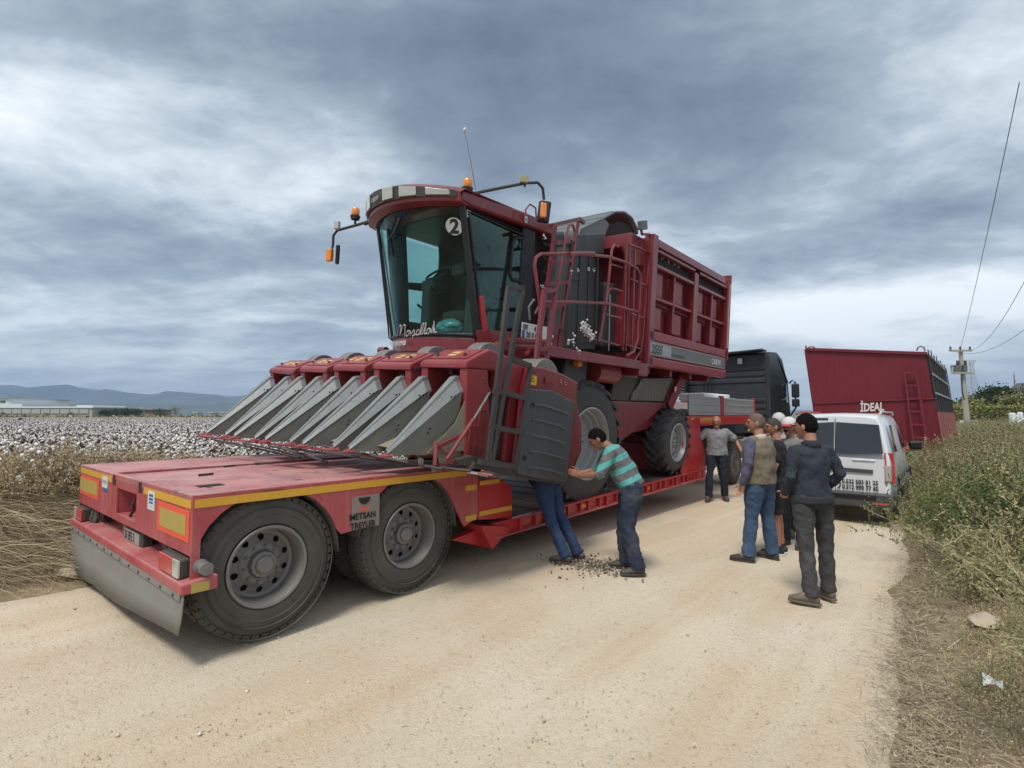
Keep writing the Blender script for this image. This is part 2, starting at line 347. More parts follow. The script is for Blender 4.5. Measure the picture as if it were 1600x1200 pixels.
hn = mth(t, 'ADD', mth(t, 'ADD', noise(t, P, 30, 6, .75), mth(t, 'MULTIPLY', noise(t, P, 110, 3, .7), .5)), mth(t, 'MULTIPLY', noise(t, P, 2.2, 5, .6, sc=(.35, 1.6, 1)), 1.6))
wire(t, mth(t, 'SUBTRACT', hn, mth(t, 'MULTIPLY', gsp, -.4)), bp.inputs['Height'])
rows = []
def edge_r(x): return (.01 + .058 * min(max(x, -2), 20)) + .05 * math.sin(x * 1.1 + 2) + .022 * math.sin(x * 4.1 + 1) + .014 * math.sin(x * 9.7 + math.sin(x * 3)) + .016 * math.sin(x * 23.1 + 2 * math.sin(x * 5))
def edge_l(x): return (7.0 if x < 1.5 else 7.0 + min(1.4, (x - 1.5) * .6)) + .12 * math.sin(x * 1.4) + .08 * math.sin(x * 4.1)
for x in list(np.arange(-8, 30, .08)) + list(np.arange(30, 130, 2.)):
    a, c_ = edge_r(x), edge_l(x); r = []
    for j in range(60):
        s = j / 59; y = a + (c_ - a) * s; w = min(1, min(s, 1 - s) * 9)
        z = -.06 * (1 - w) ** 2 + w * (.010 * math.sin(y * 4.2 + .4 * math.sin(x * .5)) + .006 * math.sin(x * 2.3 + y * 3) - .012)
        r.append((x, y, z))
    rows.append(r)
mb = MB(); mb.grid(rows); tag(mb.build('dirt_road', RM, smooth=True, fix=False), kind='structure')
# scatter for the uncountable things
def scatter(name, pts, rots, scs, idx, srcs, label, cat):
    me = bpy.data.meshes.new(name); me.from_pydata([tuple(p) for p in pts], [], [])
    for an, ty, dat in (('rz', 'FLOAT', rots), ('sc', 'FLOAT', scs), ('ix', 'INT', idx)):
        a = me.attributes.new(an, ty, 'POINT'); a.data.foreach_set('value', list(dat))
    o = bpy.data.objects.new(name, me); COL.objects.link(o); tag(o, label, cat, kind='stuff')
    c = bpy.data.collections.new(name + '_source')
    for s_ in srcs:
        COL.objects.unlink(s_) if s_.name in COL.objects else None
        c.objects.link(s_)
    ng = bpy.data.node_groups.new(name, 'GeometryNodeTree')
    ng.interface.new_socket('Geometry', in_out='INPUT', socket_type='NodeSocketGeometry'); ng.interface.new_socket('Geometry', in_out='OUTPUT', socket_type='NodeSocketGeometry')
    gi = N(ng, 'NodeGroupInput'); go = N(ng, 'NodeGroupOutput')
    ci = N(ng, 'GeometryNodeCollectionInfo'); ci.inputs[0].default_value = c; ci.inputs[1].default_value = True; ci.inputs[2].default_value = True
    ip = N(ng, 'GeometryNodeInstanceOnPoints'); ip.inputs['Pick Instance'].default_value = True
    def attr(n_, ty):
        q = N(ng, 'GeometryNodeInputNamedAttribute', data_type=ty); q.inputs[0].default_value = n_; return q.outputs[0]
    wire(ng, gi.outputs[0], ip.inputs['Points']); wire(ng, ci.outputs[0], ip.inputs['Instance']); wire(ng, attr('ix', 'INT'), ip.inputs['Instance Index'])
    cx = N(ng, 'ShaderNodeCombineXYZ'); wire(ng, attr('rz', 'FLOAT'), cx.inputs[2]); wire(ng, cx.outputs[0], ip.inputs['Rotation'])
    cs = N(ng, 'ShaderNodeCombineXYZ'); q = attr('sc', 'FLOAT')
    for i in range(3): wire(ng, q, cs.inputs[i])
    wire(ng, cs.outputs[0], ip.inputs['Scale']); wire(ng, ip.outputs[0], go.inputs[0])
    md = o.modifiers.new('scatter', 'NODES'); md.node_group = ng
    return o
def plantmat(name, cols, rough=.8, sc=3., trans=.0):
    if name in MATS: return MATS[name]
    M = bpy.data.materials.new(name); M.use_nodes = True; t = M.node_tree; b = t.nodes['Principled BSDF']
    g = N(t, 'ShaderNodeNewGeometry'); rnd = g.outputs['Random Per Island']
    n = mth(t, 'ADD', mth(t, 'MULTIPLY', rnd, .6), mth(t, 'MULTIPLY', noise(t, g.outputs['Position'], sc, 3, .6), .4))
    k = len(cols); wire(t, ramp(t, n, [(.2 + .6 * i / (k - 1), c) for i, c in enumerate(cols)]), b.inputs['Base Color'])
    b.inputs['Roughness'].default_value = rough; b.inputs['Specular IOR Level'].default_value = .2
    MATS[name] = M; return M
STRAW = plantmat('dry_straw', [(.26, .19, .11), (.46, .36, .22), (.62, .52, .34)])
STRAWD = plantmat('brown_dry_weed', [(.24, .185, .115), (.44, .35, .22), (.60, .50, .34)])
OLIVE = plantmat('olive_weed', [(.12, .13, .06), (.24, .235, .115), (.42, .37, .21)])
GREEN = plantmat('green_weed', [(.08, .10, .035), (.17, .185, .07), (.30, .28, .12)])
GREEND = plantmat('dark_tree_leaves', [(.015, .028, .012), (.035, .055, .02), (.07, .09, .03)])
CSTEM = plantmat('cotton_stalks', [(.045, .028, .02), (.085, .055, .038), (.16, .11, .07)])
BARK = mat('bark', (.12, .09, .065), .9, 0, .3, 8, bump=.4)
LINT = mat('cotton_bolls', (.74, .72, .70), .9, 0, .10, 9)
class NP:   # fast triangles
    def __init__(s): s.v = []; s.f = []; s.n = 0; s.mi = []
    def add(s, v, f, mi=0): s.v.append(v); s.f.append(f + s.n); s.n += len(v); s.mi.append(np.full(len(f), mi)); return s
    def build(s, name, mats, parent=None, smooth=False):
        v = np.concatenate(s.v); f = np.concatenate(s.f); k = f.shape[1]
        me = bpy.data.meshes.new(name); me.vertices.add(len(v)); me.vertices.foreach_set('co', v.astype(np.float32).ravel())
        me.loops.add(f.size); me.loops.foreach_set('vertex_index', f.astype(np.int32).ravel())
        me.polygons.add(len(f)); me.polygons.foreach_set('loop_start', np.arange(0, f.size, k, dtype=np.int32)); 
        me.polygons.foreach_set('material_index', np.concatenate(s.mi).astype(np.int32))
        for m_ in mats: me.materials.append(m_)
        me.update(calc_edges=True); me.validate()
        if smooth: me.polygons.foreach_set('use_smooth', np.ones(len(f), bool))
        o = bpy.data.objects.new(name, me); COL.objects.link(o); o.parent = parent; return o
def ribbons(P0, D, L, w, bend, seg=3, droop=1.0):   # thin bent blades as triangle strips
    n = len(P0); ts = np.linspace(0, 1, seg + 1); side = np.cross(D, np.array([0, 0, 1.]) + rng.normal(0, .3, (n, 3))); side /= np.linalg.norm(side, axis=1)[:, None] + 1e-9
    vs = np.zeros((n, (seg + 1) * 2, 3))
    for i, q in enumerate(ts):
        c = P0 + D * (L * q)[:, None] + bend * (q * q * L)[:, None]
        c[:, 2] -= droop * .25 * q * q * L
        ww = (w * (1 - q * .85))[:, None]
        vs[:, 2 * i] = c - side * ww; vs[:, 2 * i + 1] = c + side * ww
    f1 = []
    for i in range(seg): a = 2 * i; f1 += [(a, a + 1, a + 3), (a, a + 3, a + 2)]
    f = (np.arange(n)[:, None, None] * ((seg + 1) * 2) + np.array(f1)[None]).reshape(-1, 3)
    return vs.reshape(-1, 3), f
def leaves(C, size, flat=.0):
    n = len(C); a = rng.normal(0, 1, (n, 3)); a /= np.linalg.norm(a, axis=1)[:, None]; b = rng.normal(0, 1, (n, 3)); b -= a * (a * b).sum(1)[:, None]; b /= np.linalg.norm(b, axis=1)[:, None]
    s = (size * rng.uniform(.6, 1.3, n))[:, None]
    v = np.stack([C - a * s, C + b * s * .45, C + a * s, C - b * s * .45], 1).reshape(-1, 3)
    f = (np.arange(n)[:, None, None] * 4 + np.array([(0, 1, 2), (0, 2, 3)])[None]).reshape(-1, 3)
    return v, f
OCT_V = np.array([(1, 0, 0), (-1, 0, 0), (0, 1, 0), (0, -1, 0), (0, 0, 1), (0, 0, -1)], float)
OCT_F = np.array([(0, 2, 4), (2, 1, 4), (1, 3, 4), (3, 0, 4), (2, 0, 5), (1, 2, 5), (3, 1, 5), (0, 3, 5)])
def ico():
    b = bmesh.new(); bmesh.ops.create_icosphere(b, subdivisions=1, radius=1); v = np.array([x.co[:] for x in b.verts]); f = np.array([[y.index for y in x.verts] for x in b.faces]); b.free(); return v, f
ICO_V, ICO_F = ico()
def lumps(C, r, V=ICO_V, Fc=ICO_F, jit=.25, sq=(1, 1, 1)):
    n = len(C); k = len(V)
    v = V[None] * (r[:, None] if r.ndim == 1 else r)[:, :, None] * np.array(sq)[None, None] * (1 + rng.normal(0, jit, (n, k, 1))) + C[:, None]
    return v.reshape(-1, 3), (np.arange(n)[:, None, None] * k + Fc[None]).reshape(-1, 3)
def unit(v): return v / (np.linalg.norm(v, axis=1)[:, None] + 1e-9)
def weed(name, ns, h, r, mats, leaf=.02, nl=1500, stemw=.004, twigs=4, flop=.3):
    o = NP(); b0 = np.c_[rng.normal(0, r * .25, (ns, 2)), np.zeros(ns)]
    D = unit(np.c_[b0[:, :2] / max(r, .01) * 1.6 + rng.normal(0, flop, (ns, 2)), np.ones(ns)]); L = h * rng.uniform(.55, 1.1, ns)
    bend = np.c_[rng.normal(0, .25, (ns, 2)), np.zeros(ns)]
    v, f = ribbons(b0, D, L, np.full(ns, stemw), bend); o.add(v, f, 0)
    q = rng.uniform(.25, 1, ns * twigs); k = np.repeat(np.arange(ns), twigs)
    p = b0[k] + D[k] * (L[k] * q)[:, None] + bend[k] * (q * q * L[k])[:, None]; p[:, 2] -= .25 * q * q * L[k]
    Dt = unit(D[k] * .8 + rng.normal(0, .6, (len(k), 3)) + [0, 0, .3]); Lt = h * .3 * rng.uniform(.4, 1, len(k))
    v, f = ribbons(p, Dt, Lt, np.full(len(k), stemw * .6), rng.normal(0, .2, (len(k), 3)), 2, .5); o.add(v, f, 0)
    j = rng.integers(0, len(k), nl); s = rng.uniform(0, 1, nl); C = p[j] + Dt[j] * (Lt[j] * s)[:, None] + rng.normal(0, .008, (nl, 3))
    v, f = leaves(C, np.full(nl, leaf)); o.add(v, f, 1)
    return o.build(name, mats)
# cotton
def cotton_patch(name, dense):
    o = NP(); pp = []
    for ry in np.arange(.4, 3, .8):
        for x in np.arange(.1, 3, .19): pp.append((x - 1.5 + random.gauss(0, .06), ry - 1.5 + random.gauss(0, .07)))
    pp = np.array(pp); n = len(pp); h = rng.uniform(.72, 1.02, n)
    b0 = np.c_[pp, np.zeros(n)]; D = unit(np.c_[rng.normal(0, .1, (n, 2)), np.ones(n)])
    v, f = ribbons(b0, D, h, np.full(n, .007), np.zeros((n, 3)), 2, 0); o.add(v, f, 0)
    kb = 13; k = np.repeat(np.arange(n), kb); q = rng.uniform(.2, 1., n * kb) ** .75
    a = rng.uniform(0, 2 * PI, len(k)); ln = (.36 - .22 * q) * rng.uniform(.5, 1.15, len(k))
    p = b0[k] + D[k] * (h[k] * q)[:, None]; Dt = np.c_[np.cos(a), np.sin(a), rng.uniform(.1, .7, len(k))]
    v, f = ribbons(p, Dt, ln, np.full(len(k), .004), np.zeros((len(k), 3)), 1, .3); o.add(v, f, 0)
    e = p + Dt * ln[:, None]; e[:, 2] -= .05 * ln
    ok = rng.uniform(0, 1, len(e)) < dense
    v, f = lumps(e[ok], rng.uniform(.018, .033, ok.sum()), jit=.22, sq=(1, 1, 1.1)); o.add(v, f, 1)
    lf = p[rng.integers(0, len(p), n * 16)] + rng.normal(0, .10, (n * 16, 3)); v, f = leaves(lf, np.full(len(lf), .045)); o.add(v, f, 0)
    return o.build(name, [CSTEM, LINT])
srcs = [cotton_patch('cotton_plants_a', .9), cotton_patch('cotton_plants_b', .8), cotton_patch('cotton_plants_c', 1.)]
pts = []
for gx in np.arange(-120, 260, 3.):
    for gy in np.arange(10.2, 260, 3.1):
        d = np.array([gx, gy, 0]); D = d @ hd; X = d @ rt
        if D < 6 or D > 116: continue
        px = 800 + F * X / D
        if -220 < px < 1500: pts.append((gx, gy, hgt(gx, gy) - .04))
n = len(pts)
scatter('cotton_field', pts, [random.choice((0, PI)) + random.gauss(0, .05) for _ in pts], rng.uniform(.92, 1.06, n), rng.integers(0, 3, n), srcs, 'wide field of ripe white cotton stretching to the far trees', 'cotton crop')
# dried grass bank left of the trailer
n = 15000; x = rng.uniform(-3.2, 4.0, n); y = rng.uniform(7.25, 9.3, n); z = np.array([hgt(a, b) for a, b in zip(x, y)]) + .10 * rng.uniform(0, 1, n)
D = unit(np.c_[rng.normal(.85, .25, n), rng.normal(-.40, .3, n), np.abs(rng.normal(.22, .18, n)) + .05]); o = NP()
v, f = ribbons(np.c_[x, y, z], D, rng.uniform(.35, .95, n), rng.uniform(.002, .0048, n), np.c_[rng.normal(0, .3, (n, 2)), np.full(n, -.25)], 4, 1.2); o.add(v, f)
n = 5200; x = rng.uniform(-3.2, 4.0, n); y = rng.uniform(6.9, 8.1, n); z = np.array([hgt(a, b) for a, b in zip(x, y)])
D = unit(np.c_[rng.normal(0, .7, (n, 2)), np.full(n, .6)])
v, f = ribbons(np.c_[x, y, z], D, rng.uniform(.10, .34, n), rng.uniform(.0015, .0035, n), rng.normal(0, .3, (n, 3)), 3, 1.); o.add(v, f)
tag(o.build('dried_grass', [STRAWD]), 'bank of flattened dried brown grass between the road and the cotton', 'dry grass', kind='stuff')
# tall brown weeds before the cotton
wb = [weed('brown_weed_a', 34, 1.05, .35, [STRAWD, STRAWD], .020, 1100, .004), weed('brown_weed_b', 26, .9, .35, [STRAWD, STRAW], .02, 1300, .004), weed('green_weed_c', 40, .8, .4, [OLIVE, OLIVE], .022, 1500, .0035)]
pts = []
for _ in range(620):
    x_ = random.uniform(-4, 3.2) if random.random() < .5 else random.uniform(3.2, 34); y_ = random.uniform(8.4, 9.6) if x_ < 3.2 else random.uniform(8.2, 9.2)
    pts.append((x_, y_, hgt(x_, y_) - .02))
n = len(pts)
scatter('weed_border', pts, rng.uniform(0, 6.28, n), rng.uniform(.45, .85, n) * np.array([1.0 if p[0] < 3.2 else .45 for p in pts]), rng.choice([0, 0, 1, 1, 1], n), wb, 'brown and olive weeds along the near edge of the cotton', 'weeds')
# right-hand verge
tallv = weed('verge_e', 40, 1.15, .4, [STRAW, OLIVE], .016, 2600, .003, 6, .45)
vb = [weed('verge_a', 60, .55, .35, [STRAWD, OLIVE], .014, 2600, .0025, 5, .5), weed('verge_b', 70, .42, .35, [STRAW, OLIVE], .012, 1800, .0022, 5, .7), weed('verge_c', 60, .6, .4, [STRAW, GREEN], .013, 3200, .0022, 6, .5), weed('verge_d', 45, .34, .3, [STRAW, STRAW], .010, 700, .002, 4, .9), tallv]
pts = []; ix = []; scl = []
for _ in range(6400):
    u_r = random.random(); x_ = random.uniform(1.5, 60) if u_r < .45 else random.uniform(5.5, 26) if u_r < .92 else random.uniform(1.8, 6.2); e = edge_r(x_)
    y_ = e - random.random() ** 1.3 * (9 + x_ * .35) * (.35 if x_ < 6.2 else 1)
    if 5.4 < x_ < 15 and y_ > e - .45: continue
    if x_ < 5.8 and y_ > e - .35 and random.random() < .8: continue
    if math.hypot(x_, y_) < 1.6: continue
    if any(math.hypot(x_ - q_b.x, y_ - q_b.y) < .65 for q_b in (far(1524, 648, 5.9), far(1600, 648, 5.9))): continue
    pts.append((x_, y_, hgt(x_, y_) - .02)); near = x_ < 6.2
    ix.append(random.choice((3, 3, 3, 1) if near else (0, 0, 1, 1, 2, 4, 3) if x_ < 14 else (0, 2, 1, 4) if x_ < 30 else (0, 4, 4, 1))); scl.append(random.uniform(.28, .62) if near else random.uniform(.7, 1.25))
scatter('verge_weeds', pts, rng.uniform(0, 6.28, len(pts)), scl, ix, vb, 'tangle of dry olive weeds on the verge right of the road', 'weeds')
# straw and twig litter on the near verge
n = 44000; x = 1.6 + 9 * rng.uniform(0, 1, n) ** 1.3; y = np.array([edge_r(a) for a in x]) + .06 - rng.uniform(0, 1, n) ** 1.15 * 2.6; y = np.where(rng.uniform(0, 1, n) < .16, np.array([edge_r(a) for a in x]) + np.abs(rng.normal(0, .17, n)) - .08, y); z = np.array([hgt(a, min(b, .1)) for a, b in zip(x, y)]) + rng.uniform(.0, .05, n)
z = np.where(y > np.array([edge_r(a) for a in x]) - .05, .012, z)
D = unit(np.c_[rng.normal(0, 1, (n, 2)), np.abs(rng.normal(0, .12, n))]); o = NP()
v, f = ribbons(np.c_[x, y, z], D, rng.uniform(.02, .20, n), rng.uniform(.0007, .0028, n), rng.normal(0, .2, (n, 3)) * [1, 1, .1], 3, .1); o.add(v, f)
tag(o.build('straw_litter', [plantmat('weathered_straw', [(.16, .125, .08), (.36, .285, .185), (.58, .49, .35)])]), 'pale straw and broken twigs littering the verge edge', 'straw', kind='stuff')
# bushes one can point at
GREENB = plantmat('feathery_green', [(.055, .085, .03), (.12, .155, .055), (.23, .25, .10)])
bm_ = [weed('bush_a', 150, .95, .6, [GREENB, GREENB], .015, 11000, .0028, 7, .55), weed('bush_b', 120, .8, .55, [STRAWD, OLIVE], .014, 8000, .0028, 7, .6), weed('bush_c', 110, .7, .5, [OLIVE, OLIVE], .014, 8000, .0028, 7, .7)]
for k_ in bm_: COL.objects.unlink(k_)
def bush(px, py, D, src, sc, label, group=None):
    p = far(px, 648, D); p.z = hgt(p.x, p.y) - .03
    o = bpy.data.objects.new('bush', bm_[src].data); COL.objects.link(o); o.location = p; o.scale = (sc, sc, sc); o.rotation_euler.z = random.uniform(0, 6); o.scale.z = sc * (1.38 if D < 6 and src == 0 else 1)
    tag(o, label, 'bush', group)
bush(1524, 0, 5.9, 0, 1.0, 'big feathery green bush leaning over the road edge beside the white van')
bush(1600, 0, 5.9, 0, 1.05, 'green bush directly right of the big feathery roadside bush')
bush(1630, 0, 4.9, 1, .80, 'brownish weed bush at the right picture edge behind the pale stalk')
G_ = 'olive bushes along the verge by the red cotton trailer'
for px, D, s_, sc in ((1455, 8.2, 2, 1.0), (1500, 8.6, 1, 1.0), (1560, 7.4, 1, 1.0), (1605, 9, 0, 1.1), (1520, 11, 2, 1.1), (1575, 12.5, 1, 1.2), (1480, 12, 0, 1.0), (1540, 16, 0, 1.2), (1600, 16, 2, 1.2), (1500, 17, 2, 1.0)):
    bush(px, 0, D, s_, sc, 'olive weed bush in the thicket between the road and the utility pole', G_)
# pale branching stalk in the foreground
o = NP(); mbs = MB(); base = at(1640, 1010, z=.1)
def branch(p, d, L, r, lv):
    pts_ = [p]; q = Vector(p); dd = Vector(d)
    for i in range(6):
        dd = (dd + Vector((random.gauss(0, .10), random.gauss(0, .10), random.gauss(.0, .08)))).normalized(); q = q + dd * L / 6; pts_.append(q.copy())
    mbs.tube(pts_, [r * (1 - .13 * i) for i in range(7)], 5)
    if lv > 0:
        for i in range(1, 7):
            for _ in range(2 if lv > 1 else 1):
                d2 = (dd + Vector((random.gauss(0, .8), random.gauss(0, .8), random.gauss(.15, .5)))).normalized()
                branch(pts_[i], d2, L * random.uniform(.28, .5), r * .55, lv - 1)
    else:
        C = np.array([pts_[j] for j in (2, 3, 4, 5, 6)]); C = np.repeat(C, 2, 0) + rng.normal(0, .006, (10, 3)); v, f = leaves(C, np.full(10, .011)); o.add(v, f, 0)
st = thing('dry_stalk_plant', 'pale dry branching stalk plant leaning in from the right foreground', 'plant', (0, 0, 0))
for (a, b_, L) in (((1640, 1030), (1492, 838), 0), ((1650, 1100), (1540, 900), 0), ((1640, 960), (1560, 800), 0), ((1660, 1180), (1500, 905), 0)):
    A = Vector(far(a[0], a[1], 2.35)); Bp = Vector(far(b_[0], b_[1], 2.75)); A = A + (A - Bp) * .25
    branch(A, (Bp - A).normalized(), (Bp - A).length * 1.0, .0055, 2)
mbs.build('stem', plantmat('pale_stalk', [(.28, .25, .14), (.42, .38, .22), (.5, .46, .28)]), st, smooth=True); o.build('dry_leaves', [plantmat('pale_leaf', [(.16, .16, .07), (.28, .26, .13), (.36, .32, .17)])], st)
# crumbs of soil along the road edge
n = 9000; x_e = 1.8 + 12 * rng.uniform(0, 1, n) ** 1.4; y_e = np.array([edge_r(a) for a in x_e]) + rng.normal(.0, .09, n); r_e = .002 + .010 * rng.uniform(0, 1, n) ** 3
v, f = lumps(np.c_[x_e, y_e, .0 + r_e * .3], r_e, OCT_V, OCT_F, .25, (1.3, 1.3, .6)); o = NP(); o.add(v, f)
tag(o.build('edge_crumbs', [plantmat('edge_soil', [(.20, .15, .095), (.38, .30, .20), (.60, .50, .36)], .95, 9.)]), 'crumbled soil and grit along the right edge of the dirt road', 'soil', kind='stuff')
# stones
def stone(name, p, s, m, label=None, cat=None, seed=1):
    b = bmesh.new(); bmesh.ops.create_icosphere(b, subdivisions=3, radius=1); r_ = random.Random(seed)
    k = [Vector((r_.uniform(-1, 1), r_.uniform(-1, 1), r_.uniform(-1, 1))).normalized() for _ in range(9)]
    for v in b.verts:
        c = v.co.copy()
        for q in k:
            d = c.dot(q)
            if d > .72: c -= q * (d - .72)
        v.co = Vector((c.x * s[0], c.y * s[1], c.z * s[2]))
    me = bpy.data.meshes.new(name); b.to_mesh(me); b.free(); me.materials.append(m); o = bpy.data.objects.new(name, me); COL.objects.link(o); o.location = p; o.rotation_euler.z = seed
    if label: tag(o, label, cat)
    return o
STN = mat('tan_stone', (.42, .35, .25), .9, 0, .15, 12, bump=.4)
stone('flat_stone', at(1543, 968, z=.12), (.20, .12, .045), STN, 'flat tan stone lying in the weeds of the right verge', 'stone', 3)
stone('pale_stone', at(108, 893, z=.05), (.22, .16, .08), STN, 'pale stone slab at the foot of the dried grass bank', 'stone', 5)
bagm = MB(); pc = at(1568, 1080, z=.08)
bagm.grid([[(pc.x + .03 * i + .01 * math.sin(j * 2), pc.y + .03 * j, pc.z + .03 * math.sin(i * 1.7 + j) + .02 * (i % 2)) for i in range(4)] for j in range(4)])
tag(bagm.build('plastic_scrap', FOAM, solid=.003), 'small crumpled white plastic scrap lying in the verge straw', 'litter')
# pebbles on the road
def pebbles(name, xy, r, m, label, cat):
    C = np.c_[xy, r * .25]; v, f = lumps(C, r, OCT_V, OCT_F, .22, (1, 1, .6)); o = NP(); o.add(v, f); tag(o.build(name, m), label, cat, kind='stuff')
PEB = plantmat('limestone_pebbles', [(.40, .32, .22), (.56, .48, .36), (.70, .64, .54)], .9, 8.)
n = 34000; q = rng.uniform(0, 1, n) ** 1.7; D_ = 1.5 + q * 13; X_ = (rng.uniform(-.2, 1.02, n) * 1600 - 800) / F * D_
xy = hd[:2][None] * D_[:, None] + rt[:2][None] * X_[:, None]; e = np.array([edge_r(a) for a in xy[:, 0]]); ok = (xy[:, 1] > e + .05) & (xy[:, 1] < 7.0)
pebbles('road_pebbles', xy[ok], (.0016 + .0065 * rng.uniform(0, 1, n)[ok] ** 3) * (1 + (rng.uniform(0, 1, n)[ok] > .992) * 1.5), [PEB], 'loose pale pebbles spread over the dirt road', 'pebbles')
# clods under the header
CL = plantmat('soil_clods', [(.08, .065, .045), (.22, .18, .13), (.42, .38, .32)], .9, 20.)
pc = at(925, 884, z=0); n = 620
cx_ = pc.x + rng.normal(0, .13, n) * np.where(rng.uniform(0, 1, n) < .8, 1, 2.6); cy_ = pc.y + rng.normal(0, .17, n) * np.where(rng.uniform(0, 1, n) < .8, 1, 2.2)
rr_ = rng.uniform(.003, .017, n); dd_ = np.hypot(cx_ - pc.x, cy_ - pc.y)
v, f = lumps(np.c_[cx_, cy_, rr_ * .4 + np.maximum(0, .05 - dd_ * .2) * rng.uniform(0, 1, n)], rr_, jit=.3); o = NP(); o.add(v, f)
tag(o.build('soil_clods', [CL]), 'small heap of grey soil clods and trash on the road by the striped shirt man', 'debris', kind='stuff')
# ------------------------------------------------------------------ far things
MTN = mat('hazy_hill_scrub', (.075, .10, .085), .95, 0, .25, .004, col2=(.12, .12, .09))
def hills(name, prof, D, foot, rough, seed):
    r_ = np.random.default_rng(seed); P = sorted(prof); pxs = np.linspace(P[0][0], P[-1][0], 260); top = np.interp(pxs, [p[0] for p in P], [p[1] for p in P])
    nz = np.zeros(260)
    for k in (5, 9, 17, 33): nz += np.sin(pxs / 1600 * k * 6.28 + r_.uniform(0, 6)) * rough / k * 6
    rows = []
    for j, (q, dd) in enumerate(((0, -foot), (.25, -foot * .75), (.5, -foot * .5), (.78, -foot * .22), (1, 0), (.4, foot * .5), (0, foot))):
        row = []
        for i, px in enumerate(pxs):
            h = (648 - top[i]) / F * D + nz[i] * (q > .9); w = 1 + .35 * math.sin(i * .5 + j * 1.7) * (0 < q < 1) * .6 + .2 * math.sin(i * 1.3 + j * 2.9) * (0 < q < 1)
            p = hd * (D + dd * (1 + .15 * math.sin(i * .3))) + rt * ((px - 800) / F * D); row.append((p[0], p[1], max(-3, h * q * w + 1.7 * q) if q else -3))
        rows.append(row)
    mb = MB(); mb.grid(rows); tag(mb.build(name, MTN, smooth=True), kind='structure')
hills('mountains', [(-1200, 612), (-700, 596), (-400, 606), (-150, 598), (0, 602), (20, 601.5), (60, 608), (75, 605), (105, 600), (125, 606), (155, 609), (172, 608.5), (200, 614), (235, 617), (275, 612), (310, 615), (335, 616), (360, 620), (385, 617), (450, 622), (600, 628), (900, 636), (1300, 642)], 3200, 700, 1.2, 1)
hills('foothills', [(-1200, 635), (-300, 630), (0, 632), (80, 629), (150, 633), (230, 630), (300, 634), (370, 630), (500, 636), (900, 643)], 1900, 300, .5, 2)
CONC = mat('pale_concrete_wall', (.42, .40, .36), .85, 0, .08, .3, streak=.2)
ROOFW = mat('white_metal_roof', (.72, .74, .75), .5, 0, .05, .5)
WIN = mat('far_window_glass', (.08, .10, .12), .3)
def boxat(name, px0, px1, py0, py1, D, depth, m, parent, zfloor=False):
    a = far(px0, py0, D); b = far(px1, py0, D); h0 = (648 - py1) / F * D + HC
    if zfloor: h0 = -.2
    dv = Vector(hd) * depth; z0, z1 = h0, a.z
    base = [Vector((a.x, a.y, z0)), Vector((b.x, b.y, z0)), Vector((b.x, b.y, z0)) + dv, Vector((a.x, a.y, z0)) + dv]
    return MB().prism(base, (0, 0, z1 - z0)).build(name, m, parent)
wh = thing('warehouse', 'long low concrete warehouse with a white roof at the far left of the field', 'warehouse')
boxat('wall', -260, 145, 637.5, 648, 230, 30, CONC, wh, True); boxat('roof', -262, 146, 635.2, 637.4, 229.5, 31, ROOFW, wh)
boxat('roof_ridge', 120, 144, 633.5, 635.1, 231, 20, ROOFW, wh)
for i in range(26): boxat('wall_panel', -250 + i * 15, -250 + i * 15 + 13.6, 639.5, 646, 229.6, .35, CONC, wh)
wf = thing('factory_building', 'white stepped factory building rising behind the long warehouse', 'factory')
boxat('wall', -80, 15, 622.5, 648, 300, 40, ROOFW, wf, True); boxat('annex', 15.2, 35, 631, 648, 300, 30, ROOFW, wf, True); boxat('roof_band', -80, 16, 621.4, 622.4, 299, 42, CONC, wf)
for i in range(6): boxat('window', -70 + i * 14, -62 + i * 14, 626, 629, 299.7, .2, WIN, wf)
ws = thing('storage_shed', 'small pale shed beside the right end of the warehouse', 'shed')
boxat('wall', 147, 156, 641.5, 648, 240, 15, CONC, ws, True); boxat('roof', 146.5, 166, 639, 641.4, 239, 17, ROOFW, ws); boxat('door', 149, 152, 643, 648, 239.6, .3, WIN, ws, True)
wb2 = thing('farmhouse', 'low tan farmhouse between the two dark tree clumps far behind the cotton', 'house')
boxat('wall', 226, 244, 641, 648, 260, 12, mat('tan_render', (.36, .27, .19), .9), wb2, True); boxat('roof', 224, 246, 639.6, 640.9, 259, 14, mat('old_tile', (.25, .12, .08), .9), wb2); boxat('chimney', 236, 238, 637.5, 639.5, 262, 1.5, CONC, wb2)
for i in range(3): boxat('window', 229 + i * 5, 231 + i * 5, 642.6, 644.6, 259.6, .3, WIN, wb2)
